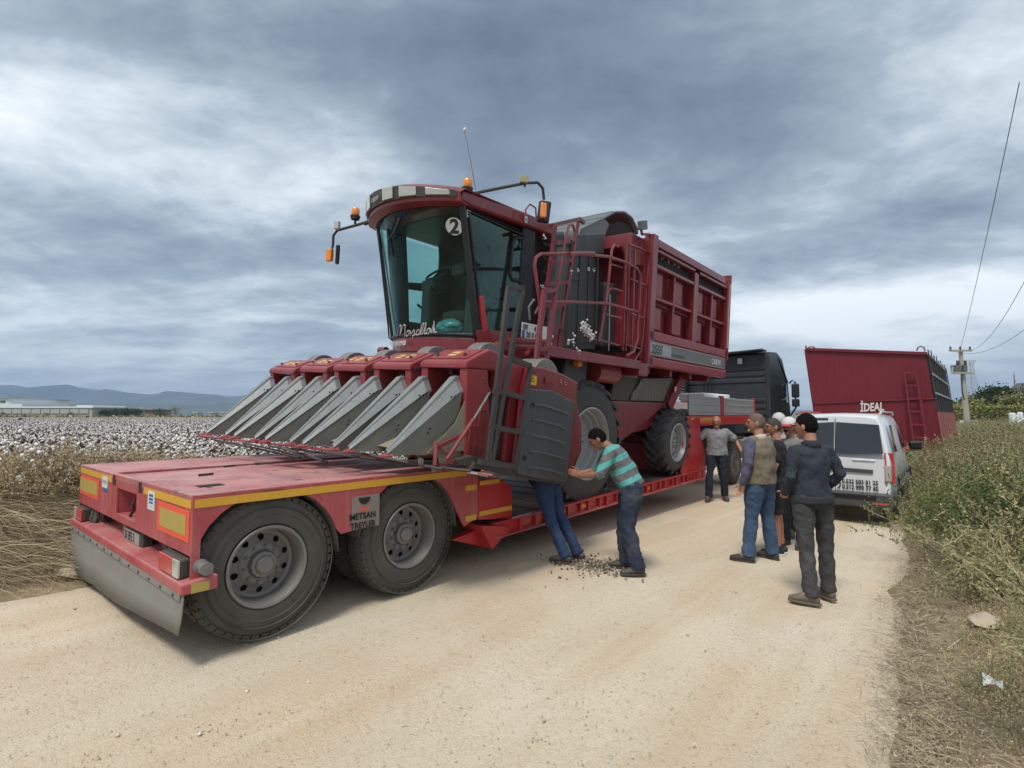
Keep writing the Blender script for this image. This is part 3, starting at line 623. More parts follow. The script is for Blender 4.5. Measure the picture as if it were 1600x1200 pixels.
def tree(name, px, base_py, top_py, wpx, D, label, m=GREEND, group=None, n=1500, leaf=None, trunk=.25, shape='round', zb=None):
    h = (648 - top_py) / F * D + HC; w = wpx / F * D / 2; z0 = 0 if zb is None else zb
    p = far(px, 648, D); t_ = thing(name, label, 'tree', (p.x, p.y, z0), 0, group); h -= z0
    mb = MB(); tr_ = max(.05, h * .025)
    mb.tube([(0, 0, -.3), (.02 * h, 0, h * .3), (0, .02 * h, h * .6), (.01 * h, 0, h * .85)], [tr_, tr_ * .8, tr_ * .5, tr_ * .2], 7)
    cl = []
    for i in range(11):
        a = i * 2.4; e = random.uniform(.35, .95); r_ = w * (1 - (e - .35) * .75) * random.uniform(.55, .95) if shape == 'cone' else w * math.sqrt(max(.15, 1 - ((e - .6) / .45) ** 2)) * random.uniform(.45, .8)
        q = Vector((math.cos(a) * r_, math.sin(a) * r_, h * e)); cl.append(q); mb.tube([(0, 0, h * max(.15, e - .3)), (q.x * .5, q.y * .5, h * (e - .12)), q], [tr_ * .4, tr_ * .28, tr_ * .08], 5)
    cl.append(Vector((0, 0, h * .88))); mb.build('trunk', BARK, t_, smooth=True)
    o = NP(); cl = np.array([c[:] for c in cl]); k = rng.integers(0, len(cl), n); s_ = min(w, h * .5) * .36
    C = cl[k] + rng.normal(0, 1, (n, 3)) * [s_, s_, s_ * .62]; C = C[C[:, 2] > h * (.05 if trunk == 0 else .12)]
    v, f = leaves(C, np.full(len(C), leaf or max(.08, w * .085))); o.add(v, f, 0); o.build('crown', [m], t_); return t_
for px, w, tp in ((168, 22, 641), (178, 22, 639.5), (190, 20, 639), (200, 22, 638.5), (210, 20, 639.5), (219, 16, 641)):
    tree('field_tree', px, 648, tp, w, 235, 'one of the dark round trees clumped right of the warehouse', group='dark trees clumped right of the warehouse', n=900)
tree('field_tree', 250, 648, 639.5, 17, 225, 'single dark round tree just right of the tan farmhouse', n=900)
tree('field_tree', 275, 648, 636, 13, 190, 'taller lighter tree standing alone beyond the cotton, nearest the picker', GREEN, n=900)
for px in (5, 73, 110): tree('shrub_tree', px, 648, 645, 7, 215, 'small shrub before the warehouse wall', GREEN, 'shrubs before the warehouse wall', n=250, leaf=.25)
n = 2600; px_ = rng.uniform(-300, 480, n); D_ = rng.uniform(126, 175, n); pz = hd[None] * D_[:, None] + rt[None] * ((px_ - 800) / F * D_)[:, None]; pz[:, 2] = rng.uniform(0, 1.25, n)
v, f = leaves(pz, np.full(n, .8)); o = NP(); o.add(v, f); tag(o.build('field_hedge', [OLIVE]), 'low green strip of growth along the far end of the cotton', 'hedge', kind='stuff')
# distant poles & huts (tiny)
for i, px in enumerate((302, 327, 345)): 
    w_ = thing('distant_hut', 'tiny pale building on the plain beyond the lone tree', 'building', group='tiny pale buildings on the plain'); boxat('wall', px, px + 7, 644.8, 648, 420, 8, CONC, w_, True); boxat('roof', px - .5, px + 7.5, 644, 644.7, 419, 10, ROOFW, w_)
# right side: hedge, trees, house
for px, w, tp, D in ((1506, 34, 626, 62), (1532, 40, 622, 58), (1552, 48, 608, 64), (1574, 46, 612, 62), (1592, 44, 622, 56), (1640, 60, 610, 60), (1518, 34, 628, 55)):
    tree('garden_tree', px, 660, tp, w, D, 'one of the dark green trees massed behind the utility pole', GREEND if D > 57 else GREEN, 'trees massed behind the utility pole', n=5200, leaf=.17)
he = MB(); o = NP(); n = 9000
px_ = rng.uniform(1478, 1720, n); D_ = rng.uniform(46, 49, n); pz = hd[None] * D_[:, None] + rt[None] * ((px_ - 800) / F * D_)[:, None]; pz[:, 2] = rng.uniform(0, 1.72 + 12 / F * 47, n) ; v, f = leaves(pz, np.full(n, .13)); o.add(v, f)
hg = thing('clipped_hedge', 'long clipped green hedge with a paler top below the trees at right', 'hedge'); o.build('foliage', [GREEN], hg)
o = NP(); n = 3500; px_ = rng.uniform(1478, 1720, n); D_ = rng.uniform(46, 49, n); pz = hd[None] * D_[:, None] + rt[None] * ((px_ - 800) / F * D_)[:, None]; pz[:, 2] = rng.normal(1.72 + 12.5 / F * 47, .06, n); v, f = leaves(pz, np.full(n, .12)); o.add(v, f); o.build('top_growth', [plantmat('pale_hedge', [(.12, .14, .04), (.22, .24, .07), (.30, .31, .10)])], hg)
hs = thing('house', 'pitched dark roof of a house peeking over the trees at the right edge', 'house')
ROOFD = mat('dark_roof_tiles', (.10, .085, .085), .8, 0, .2, 3)
boxat('wall', 1592, 1700, 622, 648, 71.6, 1.8, CONC, hs, True)
a, b_, c_ = far(1584, 624, 71), far(1618, 597, 71), far(1652, 624, 71); MB().prism([a, b_, c_], Vector(hd) * 2.5).build('roof', ROOFD, hs)
for px in (1597, 1612, 1630): boxat('window', px, px + 6, 628, 634, 71.8, .15, WIN, hs)
hs = thing('shed', 'small reddish gabled roof just left of the larger dark roof', 'shed')
a, b_, c_ = far(1572, 622, 69), far(1582, 613, 69), far(1594, 622, 69); MB().prism([a, b_, c_], Vector(hd) * 1.5).build('roof', mat('reddish_roof', (.16, .08, .07), .8), hs); boxat('wall', 1574, 1592, 622.2, 648, 69.3, 4, CONC, hs, True)
ms = thing('antenna_mast', 'thin bare mast standing left of the house roof at right', 'mast'); p = far(1586.5, 648, 58)
T('mast_pole', [(p.x, p.y, 0), (p.x, p.y, 1.72 + 63 / F * 58)], .05, RIM, ms, 6); T('mast_tip', [(p.x, p.y, 1.72 + 63 / F * 58), (p.x, p.y, 2.0 + 64 / F * 58)], .03, CHR, ms, 5)
# utility pole with transformer
up_ = thing('utility_pole', 'concrete utility pole carrying a cross-arm and a grey transformer', 'utility pole'); D = 40
CP_ = mat('pole_concrete', (.36, .34, .30), .85, 0, .1, 3, streak=.2); p0 = far(1511, 672, D); p1 = far(1504.5, 546, D); p0.z = -.2
T('pole', [p0, p1], [.21, .125], CP_, up_, 10)
def q_(px, py, dd=0): return far(px, py, D + dd)
MB().bar(q_(1487, 547.5, -.2), q_(1522, 547.5, -.2), .12, .14).build('cross_arm', CP_, up_)
for px in (1489, 1504.3, 1519.5):
    MB().lathe([(0, .02), (.02, .07), (.08, .05), (.12, .09), (.18, .05), (.24, .07), (.30, .02)], q_(px, 546.8, -.2), 'z', 10).build('insulator', mat('insulator_glaze', (.05, .03, .025), .3), up_, smooth=True)
MB().bar(q_(1489, 582.5, -.35), q_(1523, 582.5, -.35), .12, .12).bar(q_(1489, 583, .35), q_(1523, 583, .35), .12, .12).build('platform_beam', CP_, up_)
for px0, px1 in ((1495.5, 1502.5), (1508.5, 1514)):
    t_ = boxat('transformer', px0, px1, 570, 581, D - .3, .45, mat('transformer_grey', (.11, .12, .12), .6), up_)
for px in (1498, 1500.5, 1510, 1512): MB().lathe([(0, .05), (.1, .07), (.2, .04), (.3, .05), (.36, .01)], q_(px, 570, -.1), 'z', 8).build('bushing', MATS['insulator_glaze'], up_, smooth=True)
T('fuse', [q_(1490, 582, -.3), q_(1491, 573, -.3)], .06, CHR, up_, 6)
MB().tube([q_(1505, 583, -.25), q_(1504, 600, -.3), q_(1504, 612, -.35), q_(1507, 625, -.3)], .04, 6).build('cable', BLK, up_, smooth=True)
def cable(label, a, b_, sag=.6, r=.02):
    pts_ = [a.lerp(b_, i / 24) - Vector((0, 0, sag * 4 * (i / 24) * (1 - i / 24))) for i in range(25)]
    o = MB().tube(pts_, r, 5).build('power_line', mat('wire_grey', (.09, .09, .10), .6), smooth=True); tag(o, label, 'power line')
cable('power line climbing steeply from the pole top to the upper right corner', q_(1504.3, 545.6, -.2), far(1622, 110, 14), .25, .012)
cable('middle power line sloping from the right end of the pole cross-arm to the right edge', q_(1519.5, 547, -.2), far(1640, 385, 18), .8, .012)
cable('lowest power line leaving the pole towards the right edge', q_(1489, 547, -.2), far(1660, 470, 22), 1.0, .012)
# lattice tower far behind
lt = thing('lattice_tower', 'slim grey steel lattice tower seen just right of the utility pole', 'tower'); D = 150
STL = mat('tower_steel', (.38, .40, .42), .6, .2); mb = MB()
def lv(py, i): 
    q = (py - 563) / (660 - 563); w = .55 + 1.1 * max(0, q - .1); c = far(1518.5 + .8 * q, py, D); o_ = ((-1, -1), (1, -1), (1, 1), (-1, 1))[i % 4]; return c + Vector(rt) * o_[0] * w + Vector(hd) * o_[1] * w
lev = np.linspace(563, 662, 15)
for a, b_ in zip(lev[:-1], lev[1:]):
    for i in range(4): mb.bar(lv(a, i), lv(b_, i), .12, .12); mb.bar(lv(a, i), lv(b_, i + 1), .07, .07); mb.bar(lv(a, i), lv(a, i + 1), .07, .07)
o = mb.build('lattice', STL, lt); tag(o, kind='stuff')
mb = MB()
for i in range(4): mb.bar(lv(566, i) + (lv(566, i) - lv(566, i + 2)) * .3, lv(562, i) + (lv(562, i) - lv(562, i + 2)) * .3, .5, .2)
mb.build('antenna_panel', WHT, lt)
# small pale van & monument behind the weeds
vt = thing('parked_van', 'small white van parked far off beside the foot of the utility pole', 'van'); boxat('body', 1515, 1527, 660, 668, 42, 1.4, ROOFW, vt); boxat('cabin', 1516, 1525, 657, 660, 42.2, 1.1, ROOFW, vt); boxat('window', 1517, 1524, 658, 660, 42.1, .1, WIN, vt)
tk = thing('white_machine', 'white machine with rounded housings standing at the right edge beyond the weeds', 'machine'); D = 30
for (a, b_, c_, d_) in ((1581, 1587, 645, 667), (1588.5, 1592, 648, 660), (1591, 1606, 664, 667), (1594, 1599, 644, 655), (1600, 1608, 652, 663)):
    o = boxat('housing', a, b_, c_, d_, D, .3, ROOFW, tk); q = o.modifiers.new('b', 'BEVEL'); q.width = .08; q.segments = 3
T('pipe', [far(1588, 660, D - .2), far(1596, 655, D - .2), far(1604, 662, D - .2)], .06, ROOFW, tk)
# haze
hb = MB().box((-5200, -5200, -4), (5200, 5200, 260)).build('haze', None); tag(hb, 'thin blue-grey air haze over the plain', 'haze', kind='stuff')
HM = bpy.data.materials.new('air'); HM.use_nodes = True; t = HM.node_tree; t.nodes.remove(t.nodes['Principled BSDF'])
pv = N(t, 'ShaderNodeVolumePrincipled'); pv.inputs['Color'].default_value = (.48, .68, 1, 1); pv.inputs['Density'].default_value = .00026; pv.inputs['Anisotropy'].default_value = .2
wire(t, pv.outputs[0], t.nodes['Material Output'].inputs['Volume']); hb.data.materials.append(HM)

ORD = ['first', 'second', 'third', 'fourth', 'fifth', 'sixth', 'seventh', 'eighth', 'ninth', 'tenth']
def order(group, fmt):
    os_ = [o for o in COL.objects if o.get('group') == group]; os_.sort(key=lambda o: (Vector(o.location[:]) - Vector(CP)).dot(Vector(rt)) / max(.1, (Vector(o.location[:]) - Vector(CP)).dot(Vector(hd))))
    for i, o in enumerate(os_): o['label'] = fmt % ORD[i]
order('dark trees clumped right of the warehouse', '%s tree from the left in the dark clump right of the warehouse')
order('trees massed behind the utility pole', '%s dark green tree from the left in the mass behind the utility pole')
order(G_, '%s olive weed bush from the left in the thicket before the utility pole')
order('shrubs before the warehouse wall', '%s small shrub from the left before the long warehouse wall')
for i, o in enumerate([o for o in COL.objects if o.get('group') == 'tiny pale buildings on the plain']): o['label'] = '%s tiny pale building from the left on the plain beyond the lone tree' % ORD[i]
# ================================================================== low-loader
def rebase(root, loc):
    loc = Vector(loc); root.location = loc
    for ch in root.children: ch.location = ch.location - loc
YN, YF, XR = 4.08, 7.58, 1.345
def tyre_mesh(c, r, w, rr, lugs, axis_y=1, tread='road'):
    """tyre round local origin, outer face at y=0, body towards +y"""
    k = w
    prof = [(.035 * 1, rr), (.0, rr + .03), (-.0, rr + (r - rr) * .5), (.02, r - .05), (.045, r - .018), (.07, r), (k - .07, r), (k - .045, r - .018), (k - .02, r - .05), (k, rr + (r - rr) * .5), (k, rr + .03), (k - .035, rr)]
    return prof
def road_wheel(name, parent, c, r=.545, w=.30, inner=False, rr=.30, spin=0.):
    c = Vector(c); mb = MB(); mb.lathe(tyre_mesh(c, r, w, rr, 0), (0, 0, 0), 'y', 64)
    ty = mb.build(name, RUB, parent, smooth=True, loc=c)
    tb = MB(); n = 46
    for i in range(n):
        a = 2 * PI * i / n + spin
        for j, (y0, y1, s) in enumerate(((.018, .085, 0), (.10, .17, .5), (w - .17, w - .10, 0), (w - .085, w - .018, .5))):
            aa = a + s * 2 * PI / n; R_ = Matrix.Rotation(aa, 4, 'Y'); h = .35 * 2 * PI * r / n
            ro = r + .011 if 0 < j < 3 else r + .006
            vs = [(-h, y0, r - .02 - (.02 if j == 0 else 0)), (h, y0, r - .02 - (.02 if j == 0 else 0)), (h * .9, y1, r - .02), (-h * .9, y1, r - .02), (-h, y0 + (.006 if j == 0 else 0), ro - (.016 if j == 0 else 0)), (h, y0 + (.006 if j == 0 else 0), ro - (.016 if j == 0 else 0)), (h * .9, y1, ro - (.016 if j == 3 else 0)), (-h * .9, y1, ro - (.016 if j == 3 else 0))]
            tb.add([R_ @ Vector(p) for p in vs], [(4, 5, 6, 7), (0, 1, 5, 4), (1, 2, 6, 5), (2, 3, 7, 6), (3, 0, 4, 7)])
    o = tb.build('tread_blocks', RUB, ty, fix=False); o['kind'] = 'stuff'
    for dr in (.10, .15, .155, .235):    # raised rings on the side wall
        mb = MB(); mb.lathe([(.004, rr + dr - .004), (-.004, rr + dr), (.004, rr + dr + .004)], (0, 0, 0), 'y', 48); mb.build('sidewall_ring', RUB, ty, smooth=True)
    # rim: barrel plus a dished disc with hand holes
    mb = MB(); mb.lathe([(.006, rr + .012), (-.004, rr + .004), (.0, rr - .012), (.03, rr - .022), (.10, rr - .035), (w - .05, rr - .03), (w, rr)], (0, 0, 0), 'y', 56)
    rim = mb.build('rim', RIM, ty, smooth=True)
    dy = .16 if not inner else .05
    M_ = 160; radii = [.10, .125, .15, .172] + [.178 + .006 * q for q in range(10)] + [.245, rr - .035]; ys = [dy - .035, dy - .035, dy - .03, dy - .012] + [dy - .008 + .0015 * q for q in range(10)] + [dy + .004, dy - .01]
    mb = MB(); vs = []; fs = []
    for R_, y_ in zip(radii, ys): vs += [(R_ * math.cos(2 * PI * j / M_), y_, R_ * math.sin(2 * PI * j / M_)) for j in range(M_)]
    for i in range(len(radii) - 1):
        for j in range(M_):
            rm = (radii[i] + radii[i + 1]) / 2; am = (j + .5) % 16 - 8
            if ((rm - .205) / .026) ** 2 + (am * 2 * PI / M_ * .205 / .026) ** 2 < 1: continue
            fs.append((i * M_ + j, i * M_ + (j + 1) % M_, (i + 1) * M_ + (j + 1) % M_, (i + 1) * M_ + j))
    mb.add(vs, fs); mb.build('rim_disc', RIM, ty, smooth=True, solid=.008)
    mb = MB(); mb.lathe([(dy + .04, .0), (dy + .04, rr - .03), (dy + .2, rr - .03)], (0, 0, 0), 'y', 32); mb.build('brake_drum', DARK, ty)
    mb = MB(); mb.lathe([(dy - .03, .104), (dy - .075, .098), (dy - .08, .074), (dy - .10, .070), (dy - .112, .055), (dy - .114, 0)], (0, 0, 0), 'y', 12); mb.build('hub', RIM, ty, bevel=.003)
    mb = MB()
    for i in range(10):
        a = 2 * PI * i / 10 + .15; mb.lathe([(dy - .035, .016), (dy - .06, .016), (dy - .062, .009), (dy - .078, .008), (dy - .078, 0)], (.138 * math.cos(a), 0, .138 * math.sin(a)), 'y', 6)
    o = mb.build('wheel_nuts', RIM, ty); o['kind'] = 'stuff'
    return ty
tl = thing('lowbed_trailer', 'long dusty red low-loader trailer carrying the cotton picker, its twin axle deck nearest the camera', 'trailer')
# side skin with wheel arches
WX = (1.90, 3.27); WZ = .55; AR = .59
def side_profile(x0, x1, zt, zb0, zmid):
    p = [(x0, zt), (x1, zt)]
    return p
def arch(cx, a0, a1, n=14): return [(cx + AR * math.cos(math.radians(a0 + (a1 - a0) * i / n)), WZ + AR * math.sin(math.radians(a0 + (a1 - a0) * i / n))) for i in range(n + 1)]
ZT = 1.155
prof = [(XR, .52), (XR, ZT), (4.02, ZT), (4.17, 1.02), (4.17, .60), (3.96, .53)]
a_ = arch(WX[1], 8, 172); b_ = arch(WX[0], 8, 172)
a_ = [p for p in arch(WX[1], 20, 161) if p[0] < 3.93]; b_ = [(max(p[0], 1.40), p[1]) for p in arch(WX[0], 19, 172)]; prof += a_ + [(2.66, .715), (2.50, .70)] + b_ + [(1.40, .52)]
prof = [(x, z) for x, z in prof if z > .4]
for y in (YN, YF - .02): MB().prism([(x, y, z) for x, z in prof], (0, .02, 0)).build('side_skin', RED_T, tl)
# inner arch liners
for y0, y1 in ((YN + .02, 4.9), (6.76, YF - .02)):
    for cx in WX:
        mb = MB(); mb.grid([[(max(x, 1.405), y, z) for x, z in arch(cx, 0, 172 if cx < 2 else 180) if z < 1.085] if 0 else [(max(x, 1.405), y, min(z, 1.085)) for x, z in arch(cx, 0, 172)] for y in (y0, y1)]); mb.build('wheel_arch', BLKD, tl, solid=.01, smooth=True)
# deck: three steel sheets with a recessed centre strip
seams = [YN, 4.20, 5.22, 6.28, YF - .10, YF]
B('deck_edge', (XR + .046, YN + .022, 1.10), (4.02, 4.195, ZT + .003), RED_D, tl, .006); B('deck_edge', (XR + .046, YF - .10, 1.10), (4.02, YF - .022, ZT + .003), RED_D, tl, .006)
B('deck_plate', (XR + .05, 4.20, 1.11), (4.3, 5.26, ZT + .001), RED_D, tl, .006); B('deck_plate', (XR + .05, 5.275, 1.09), (4.3, 6.30, ZT - .022), RED_D, tl, .004); B('deck_plate', (XR + .05, 6.315, 1.11), (4.3, YF - .105, ZT + .001), RED_D, tl, .006)
B('deck_rear_strip', (XR - .002, YN + .022, 1.10), (XR + .045, YF - .022, ZT + .003), RED_D, tl, .006)
def slot(px, py, lx, ly, m=DARK):
    p = at(px, py, z=ZT); MB().box((p.x - lx / 2, p.y - ly / 2, ZT + .0035), (p.x + lx / 2, p.y + ly / 2, ZT + .006)).build('lashing_slot', m, tl)
slot(328, 759, .18, .12); slot(176, 720, .18, .14)
for px, py in ((352, 724), (358, 727), (321, 740), (480, 718), (462, 713)): 
    p = at(px, py, z=ZT); MB().bar((p.x - .06, p.y, ZT - .01), (p.x + .08, p.y + .03, ZT - .01), .012, .02).build('lashing_ring', BLKD, tl)
# rear face, built from slabs round the towing recess
def rx(px, py, x=XR): return at(px, py, x=x)
A1 = rx(182.5, 766); A2 = rx(212, 808)            # recess
ry0, ry1 = A2.y, A1.y; rz0, rz1 = .800, 1.035
ZB = .735
B('rear_panel', (XR, YN + .021, ZB), (XR + .02, ry0, 1.099), RED_T, tl, .003); B('rear_panel', (XR, ry1, ZB), (XR + .02, YF - .021, 1.099), RED_T, tl, .003)
B('rear_panel', (XR, ry0 + .001, ZB), (XR + .02, ry1 - .001, rz0), RED_T, tl, .003); B('rear_panel', (XR, ry0 + .001, rz1), (XR + .02, ry1 - .001, 1.099), RED_T, tl, .003)
B('recess_back', (XR + .22, ry0 - .02, rz0 - .02), (XR + .24, ry1 + .02, rz1 + .02), RED_T, tl, 0)
for y in (ry0 - .012, ry1 + .002): B('recess_side', (XR + .021, y, rz0), (XR + .22, y + .01, rz1), RED_T, tl, 0)
B('recess_floor', (XR + .021, ry0, rz0 - .012), (XR + .22, ry1, rz0 - .002), RED_T, tl, 0)
q0 = Vector((XR + .10, (ry0 + ry1) / 2 - .08, rz1 - .04)); T('tow_hook', [q0, q0 + Vector((-.05, .01, -.03)), q0 + Vector((-.06, .03, -.08)), q0 + Vector((-.05, .06, -.14)), q0 + Vector((-.06, .09, -.19))], .014, DIRT_SHADE, tl)
for px, py in ((179, 750), (219.5, 762)):
    c = rx(px, py); MB().box((XR - .004, c.y - .045, c.z - .045), (XR + .001, c.y + .045, c.z + .045)).build('rope_slot', DARK, tl)
# underside frame seen below the panel
B('rear_cross_beam', (XR + .16, YN + .3, .52), (XR + .30, YF - .3, .734), RED_T, tl, .01)
# bumper
BX = XR - .075
MB().prism([(BX, YF, .50), (BX, YF, .575), (XR + .16, YF, .60), (XR + .16, YF, .50)], (0, YN - YF - .06, 0)).build('bumper', RED_T, tl, bevel=.015)
MB().box((BX + .06, YN - .063, .508), (XR + .10, YN - .066, .572)).build('side_reflector', YELD, tl)
# reflectors, stickers
def onx(name, x, pa, pb, m, d=.004, **k):   # axis-aligned sticker from two opposite picture corners
    a = rx(*pa); b = rx(*pb); return MB().box((XR - d, a.y, a.z), (XR - d + .003 if d > .003 else XR, b.y, b.z)).build(name, m, tl)
B('reflective_stripe', (XR - .004, rx(176, 741).y, 1.070), (XR - .001, YF - .02, 1.128), YEL, tl, 0)
B('reflective_stripe', (XR - .004, YN + .03, 1.062), (XR - .001, rx(226, 760).y, 1.12), YEL, tl, 0)
ya, yb = YN + .05, rx(248, 786).y
B('reflector_border', (XR - .005, ya, .825), (XR - .001, yb, 1.045), ORG, tl, 0); B('reflector_plate', (XR - .008, ya + .06, .865), (XR - .0055, yb - .06, 1.005), YELD, tl, 0)
ya, yb = rx(155, 760).y, YF - .025
B('reflector_border', (XR - .005, ya, .845), (XR - .001, yb, 1.052), ORG, tl, 0); B('reflector_plate', (XR - .008, ya + .05, .885), (XR - .0055, yb - .0, 1.02), YELD, tl, 0)
c = rx(237, 782); s1 = B('certificate_sticker', (XR - .005, c.y - .085, c.z - .075), (XR - .001, c.y + .085, c.z + .075), WHT, tl, 0)
for i, (a, b) in enumerate(((.05, .03), (.02, .0), (-.01, -.025), (-.045, -.052))): MB().box((XR - .0065, c.y - .05, c.z + b), (XR - .0052, c.y + .05, c.z + a)).build('printed_line', INKB if i < 3 else INKG, s1)
c = rx(164.5, 754); s1 = B('maker_sticker', (XR - .005, c.y - .10, c.z - .05), (XR - .001, c.y + .10, c.z + .06), WHT, tl, 0)
MB().box((XR - .0065, c.y - .07, c.z - .01), (XR - .0052, c.y + .07, c.z + .025)).build('printed_line', INKG, s1)
c2 = rx(165, 766); B('blue_label', (XR - .005, c.y - .10, c.z - .085), (XR - .001, c.y + .06, c.z - .055), INKB, tl, 0)
# lamps
def lamp(yc, w, flip):
    h = B('tail_lamp', (BX + .03, yc - w / 2, .585), (XR + .05, yc + w / 2, .715), BLKD, tl, .012)
    B('red_lens', (BX + .012, yc - w / 2 + (.005 if flip else .12), .59), (BX + .029, yc + w / 2 - (.12 if flip else .005), .71), REDL, h, .004)
    B('clear_lens', (BX + .012, yc - w / 2 + (.0 if not flip else w - .115), .59), (BX + .029, yc - w / 2 + (.115 if not flip else w - .005), .71), LENS, h, .004)
    for dy in (-.3, 0, .3): MB().lathe([(BX + .010, .008), (BX + .008, .006), (BX + .008, 0)], (0, yc + dy * w, .69), 'x', 6).build('screw', RIM, h)
    return h
lamp(YN + .27, .42, False); lamp(YF - .27, .36, True)
mb = MB(); mb.lathe([(0, .045), (-.04, .05), (-.05, .03), (-.11, .028), (-.12, .045), (-.15, .045), (-.155, 0)], (XR + .06, YN + .03, .665), 'y', 14); mb.build('side_marker_lamp', RIM, tl, smooth=True)
# number plate
c = rx(211, 838, XR + .05); n_ = B('number_plate', (XR + .035, c.y - .28, c.z - .06), (XR + .12, c.y + .26, c.z + .06), BLKD, tl, .012)
B('plate_face', (XR + .030, c.y - .20, c.z - .05), (XR + .0345, c.y + .26, c.z + .05), mat('dirty_plate', (.30, .29, .26), .6, 0, .2, 20), n_, 0)
text('plate_text', '35 EFE 3', .10, (XR + .029, c.y + .24, c.z - .038), (0, -1, 0), (0, 0, 1), INK, n_, ext=.001, bold=.002, sx_=.85)
B('bracket', (XR + .04, c.y + .27, c.z - .02), (XR + .12, c.y + .36, c.z + .07), RED_T, tl, .01)
# mud flap
pts = [(120.6, 886), (138, 902), (155, 913), (166, 924), (190, 940), (215, 951), (245, 968), (276, 985), (290, 992), (302, 996)]
rows = [[], [], [], []]
bz = [(at(*p, x=BX + .03).y, max(.03, at(*p, x=BX + .03).z)) for p in pts]; bz[0] = (YF + .02, bz[0][1]); bz[-1] = (YN - .05, bz[-1][1])
for i in range(40):
    y = YF + (YN - .05 - YF) * i / 39; zb = np.interp(y, [q[0] for q in bz][::-1], [q[1] for q in bz][::-1])
    for j, w in enumerate((0, .15, .6, 1)): rows[j].append((BX + .02 + .007 * w * math.sin(i * .35 + j * .5) - .03 * w * w, y + (.02 * w if i == 0 else 0), .515 + (zb - .515) * w))
mb = MB(); mb.grid(rows); mb.build('mud_flap', RUBB, tl, solid=.008, smooth=True)
B('flap_strip', (BX + .004, YN - .02, .455), (BX + .014, YF - .02, .505), RUBB, tl, .003)
for i in range(13): MB().lathe([(BX + .003, .012), (BX - .004, .010), (BX - .005, 0)], (0, YN + .1 + i * .27, .48), 'x', 8).build('bolt', BLKD, tl)
# side stripe and maker plate
MB().box((XR + .01, YN - .004, 1.068), (4.0, YN - .001, 1.128)).build('side_stripe', YEL, tl)
for i in range(9): MB().box((XR + .30 + i * .3, YN - .0045, 1.068), (XR + .302 + i * .3, YN - .0042, 1.128)).build('stripe_seam', YELD, tl)
pa, pb = at(550, 784, y=YN), at(589, 829, y=YN)
mp = MB().box((pa.x, YN - .006, .715), (pb.x + .02, YN - .001, 1.0)).build('maker_plate', mat('grey_maker_plate', (.22, .19, .18), .5, .1, .15, 8, dust=.3), tl, bevel=.002)
MB().lathe([(-.0, .06), (-.004, .06), (-.004, 0)], ((pa.x + pb.x) / 2 - .01, YN - .006, .985), 'y', 20, PI, 2 * PI).build('round_cut_out', DARK, mp)
mb = MB(); mb.lathe([(-.0075, .050), (-.0085, .050), (-.0085, .042), (-.0075, .042)], (0, 0, 0), 'y', 24); e_ = mb.build('red_emblem', ORG, mp); e_.scale = (1, 1, .62); e_.location = ((pa.x + pb.x) / 2 - .01, YN, .885)
MB().box((pa.x + .085, YN - .0085, .875), (pa.x + .15, YN - .0075, .895)).build('emblem_bar', ORG, mp)
text('maker_name', 'METSAN', .074, (pa.x - .025, YN - .010, .800), (1, 0, 0), (0, 0, 1), INK, mp, bold=.0025, ext=.001, sx_=.95); text('maker_name', 'TREYLER', .072, (pa.x - .015, YN - .010, .722), (1, 0, 0), (0, 0, 1), INK, mp, bold=.0025, ext=.001, sx_=.90)
# front blocks of the rear bogie
MB().prism([(4.19, YN + .01, .56), (4.19, YN + .01, 1.0), (4.52, YN + .01, 1.0), (4.76, YN + .01, .86), (4.76, YN + .01, .50)], (0, .5, 0)).build('front_block', RED_B, tl, bevel=.01)
for (x0, x1, z0, z1) in ((4.21, 4.53, .935, .985), (4.20, 4.75, .60, .65), (3.98, 4.14, .90, .96), (3.98, 4.14, .575, .635)): MB().box((x0, YN - .004 + (.01 if x0 > 4.18 else 0), z0), (x1, YN - .001 + (.01 if x0 > 4.18 else 0), z1)).build('reflective_patch', YEL, tl)
# under-frame
B('main_beam', (1.7, 5.1, .45), (4.4, 5.3, 1.09), BLKD, tl, .01); B('main_beam', (1.7, 6.36, .45), (4.4, 6.56, 1.09), BLKD, tl, .01)
B('bulkhead', (4.3, 4.6, .45), (4.42, YF - .5, 1.1), BLKD, tl, .01)
for cx in WX: T('axle', [(cx, 4.6, WZ), (cx, 7.1, WZ)], .07, BLKD, tl)
for cx in WX:
    road_wheel('wheel', tl, (cx, YN + .03, WZ), spin=cx + .3); road_wheel('wheel', tl, (cx, YN + .38, WZ), inner=True)
    for y in (YF - .03, YF - .38):
        w_ = road_wheel('wheel', tl, (cx, y, WZ)); w_.rotation_euler.z = PI
# low deck
LZ0, LZ1 = .555, .62      # deck height rear/front
def dz(x): return .50 + (x - 4.7) * .018
for y, s in ((YN, 1), (YF, -1)):
    MB().prism([(4.4, y, .33), (4.4, y, dz(4.4)), (10.8, y, dz(10.8)), (10.8, y, dz(10.8) - .17)], (0, .03 * s, 0)).build('side_beam', RED_B, tl, bevel=.006)
    MB().prism([(4.4, y - .06 * s, .325), (4.4, y - .06 * s, .345), (10.8, y - .06 * s, dz(10.8) - .16), (10.8, y - .06 * s, dz(10.8) - .18)], (0, .3 * s, 0)).build('beam_flange', RED_T, tl, bevel=.004)
    MB().prism([(4.4, y - .05 * s, dz(4.4) - .012), (4.4, y - .05 * s, dz(4.4) + .006), (10.8, y - .05 * s, dz(10.8) + .006), (10.8, y - .05 * s, dz(10.8) - .012)], (0, .08 * s, 0)).build('beam_lip', RED_B, tl, bevel=.003)
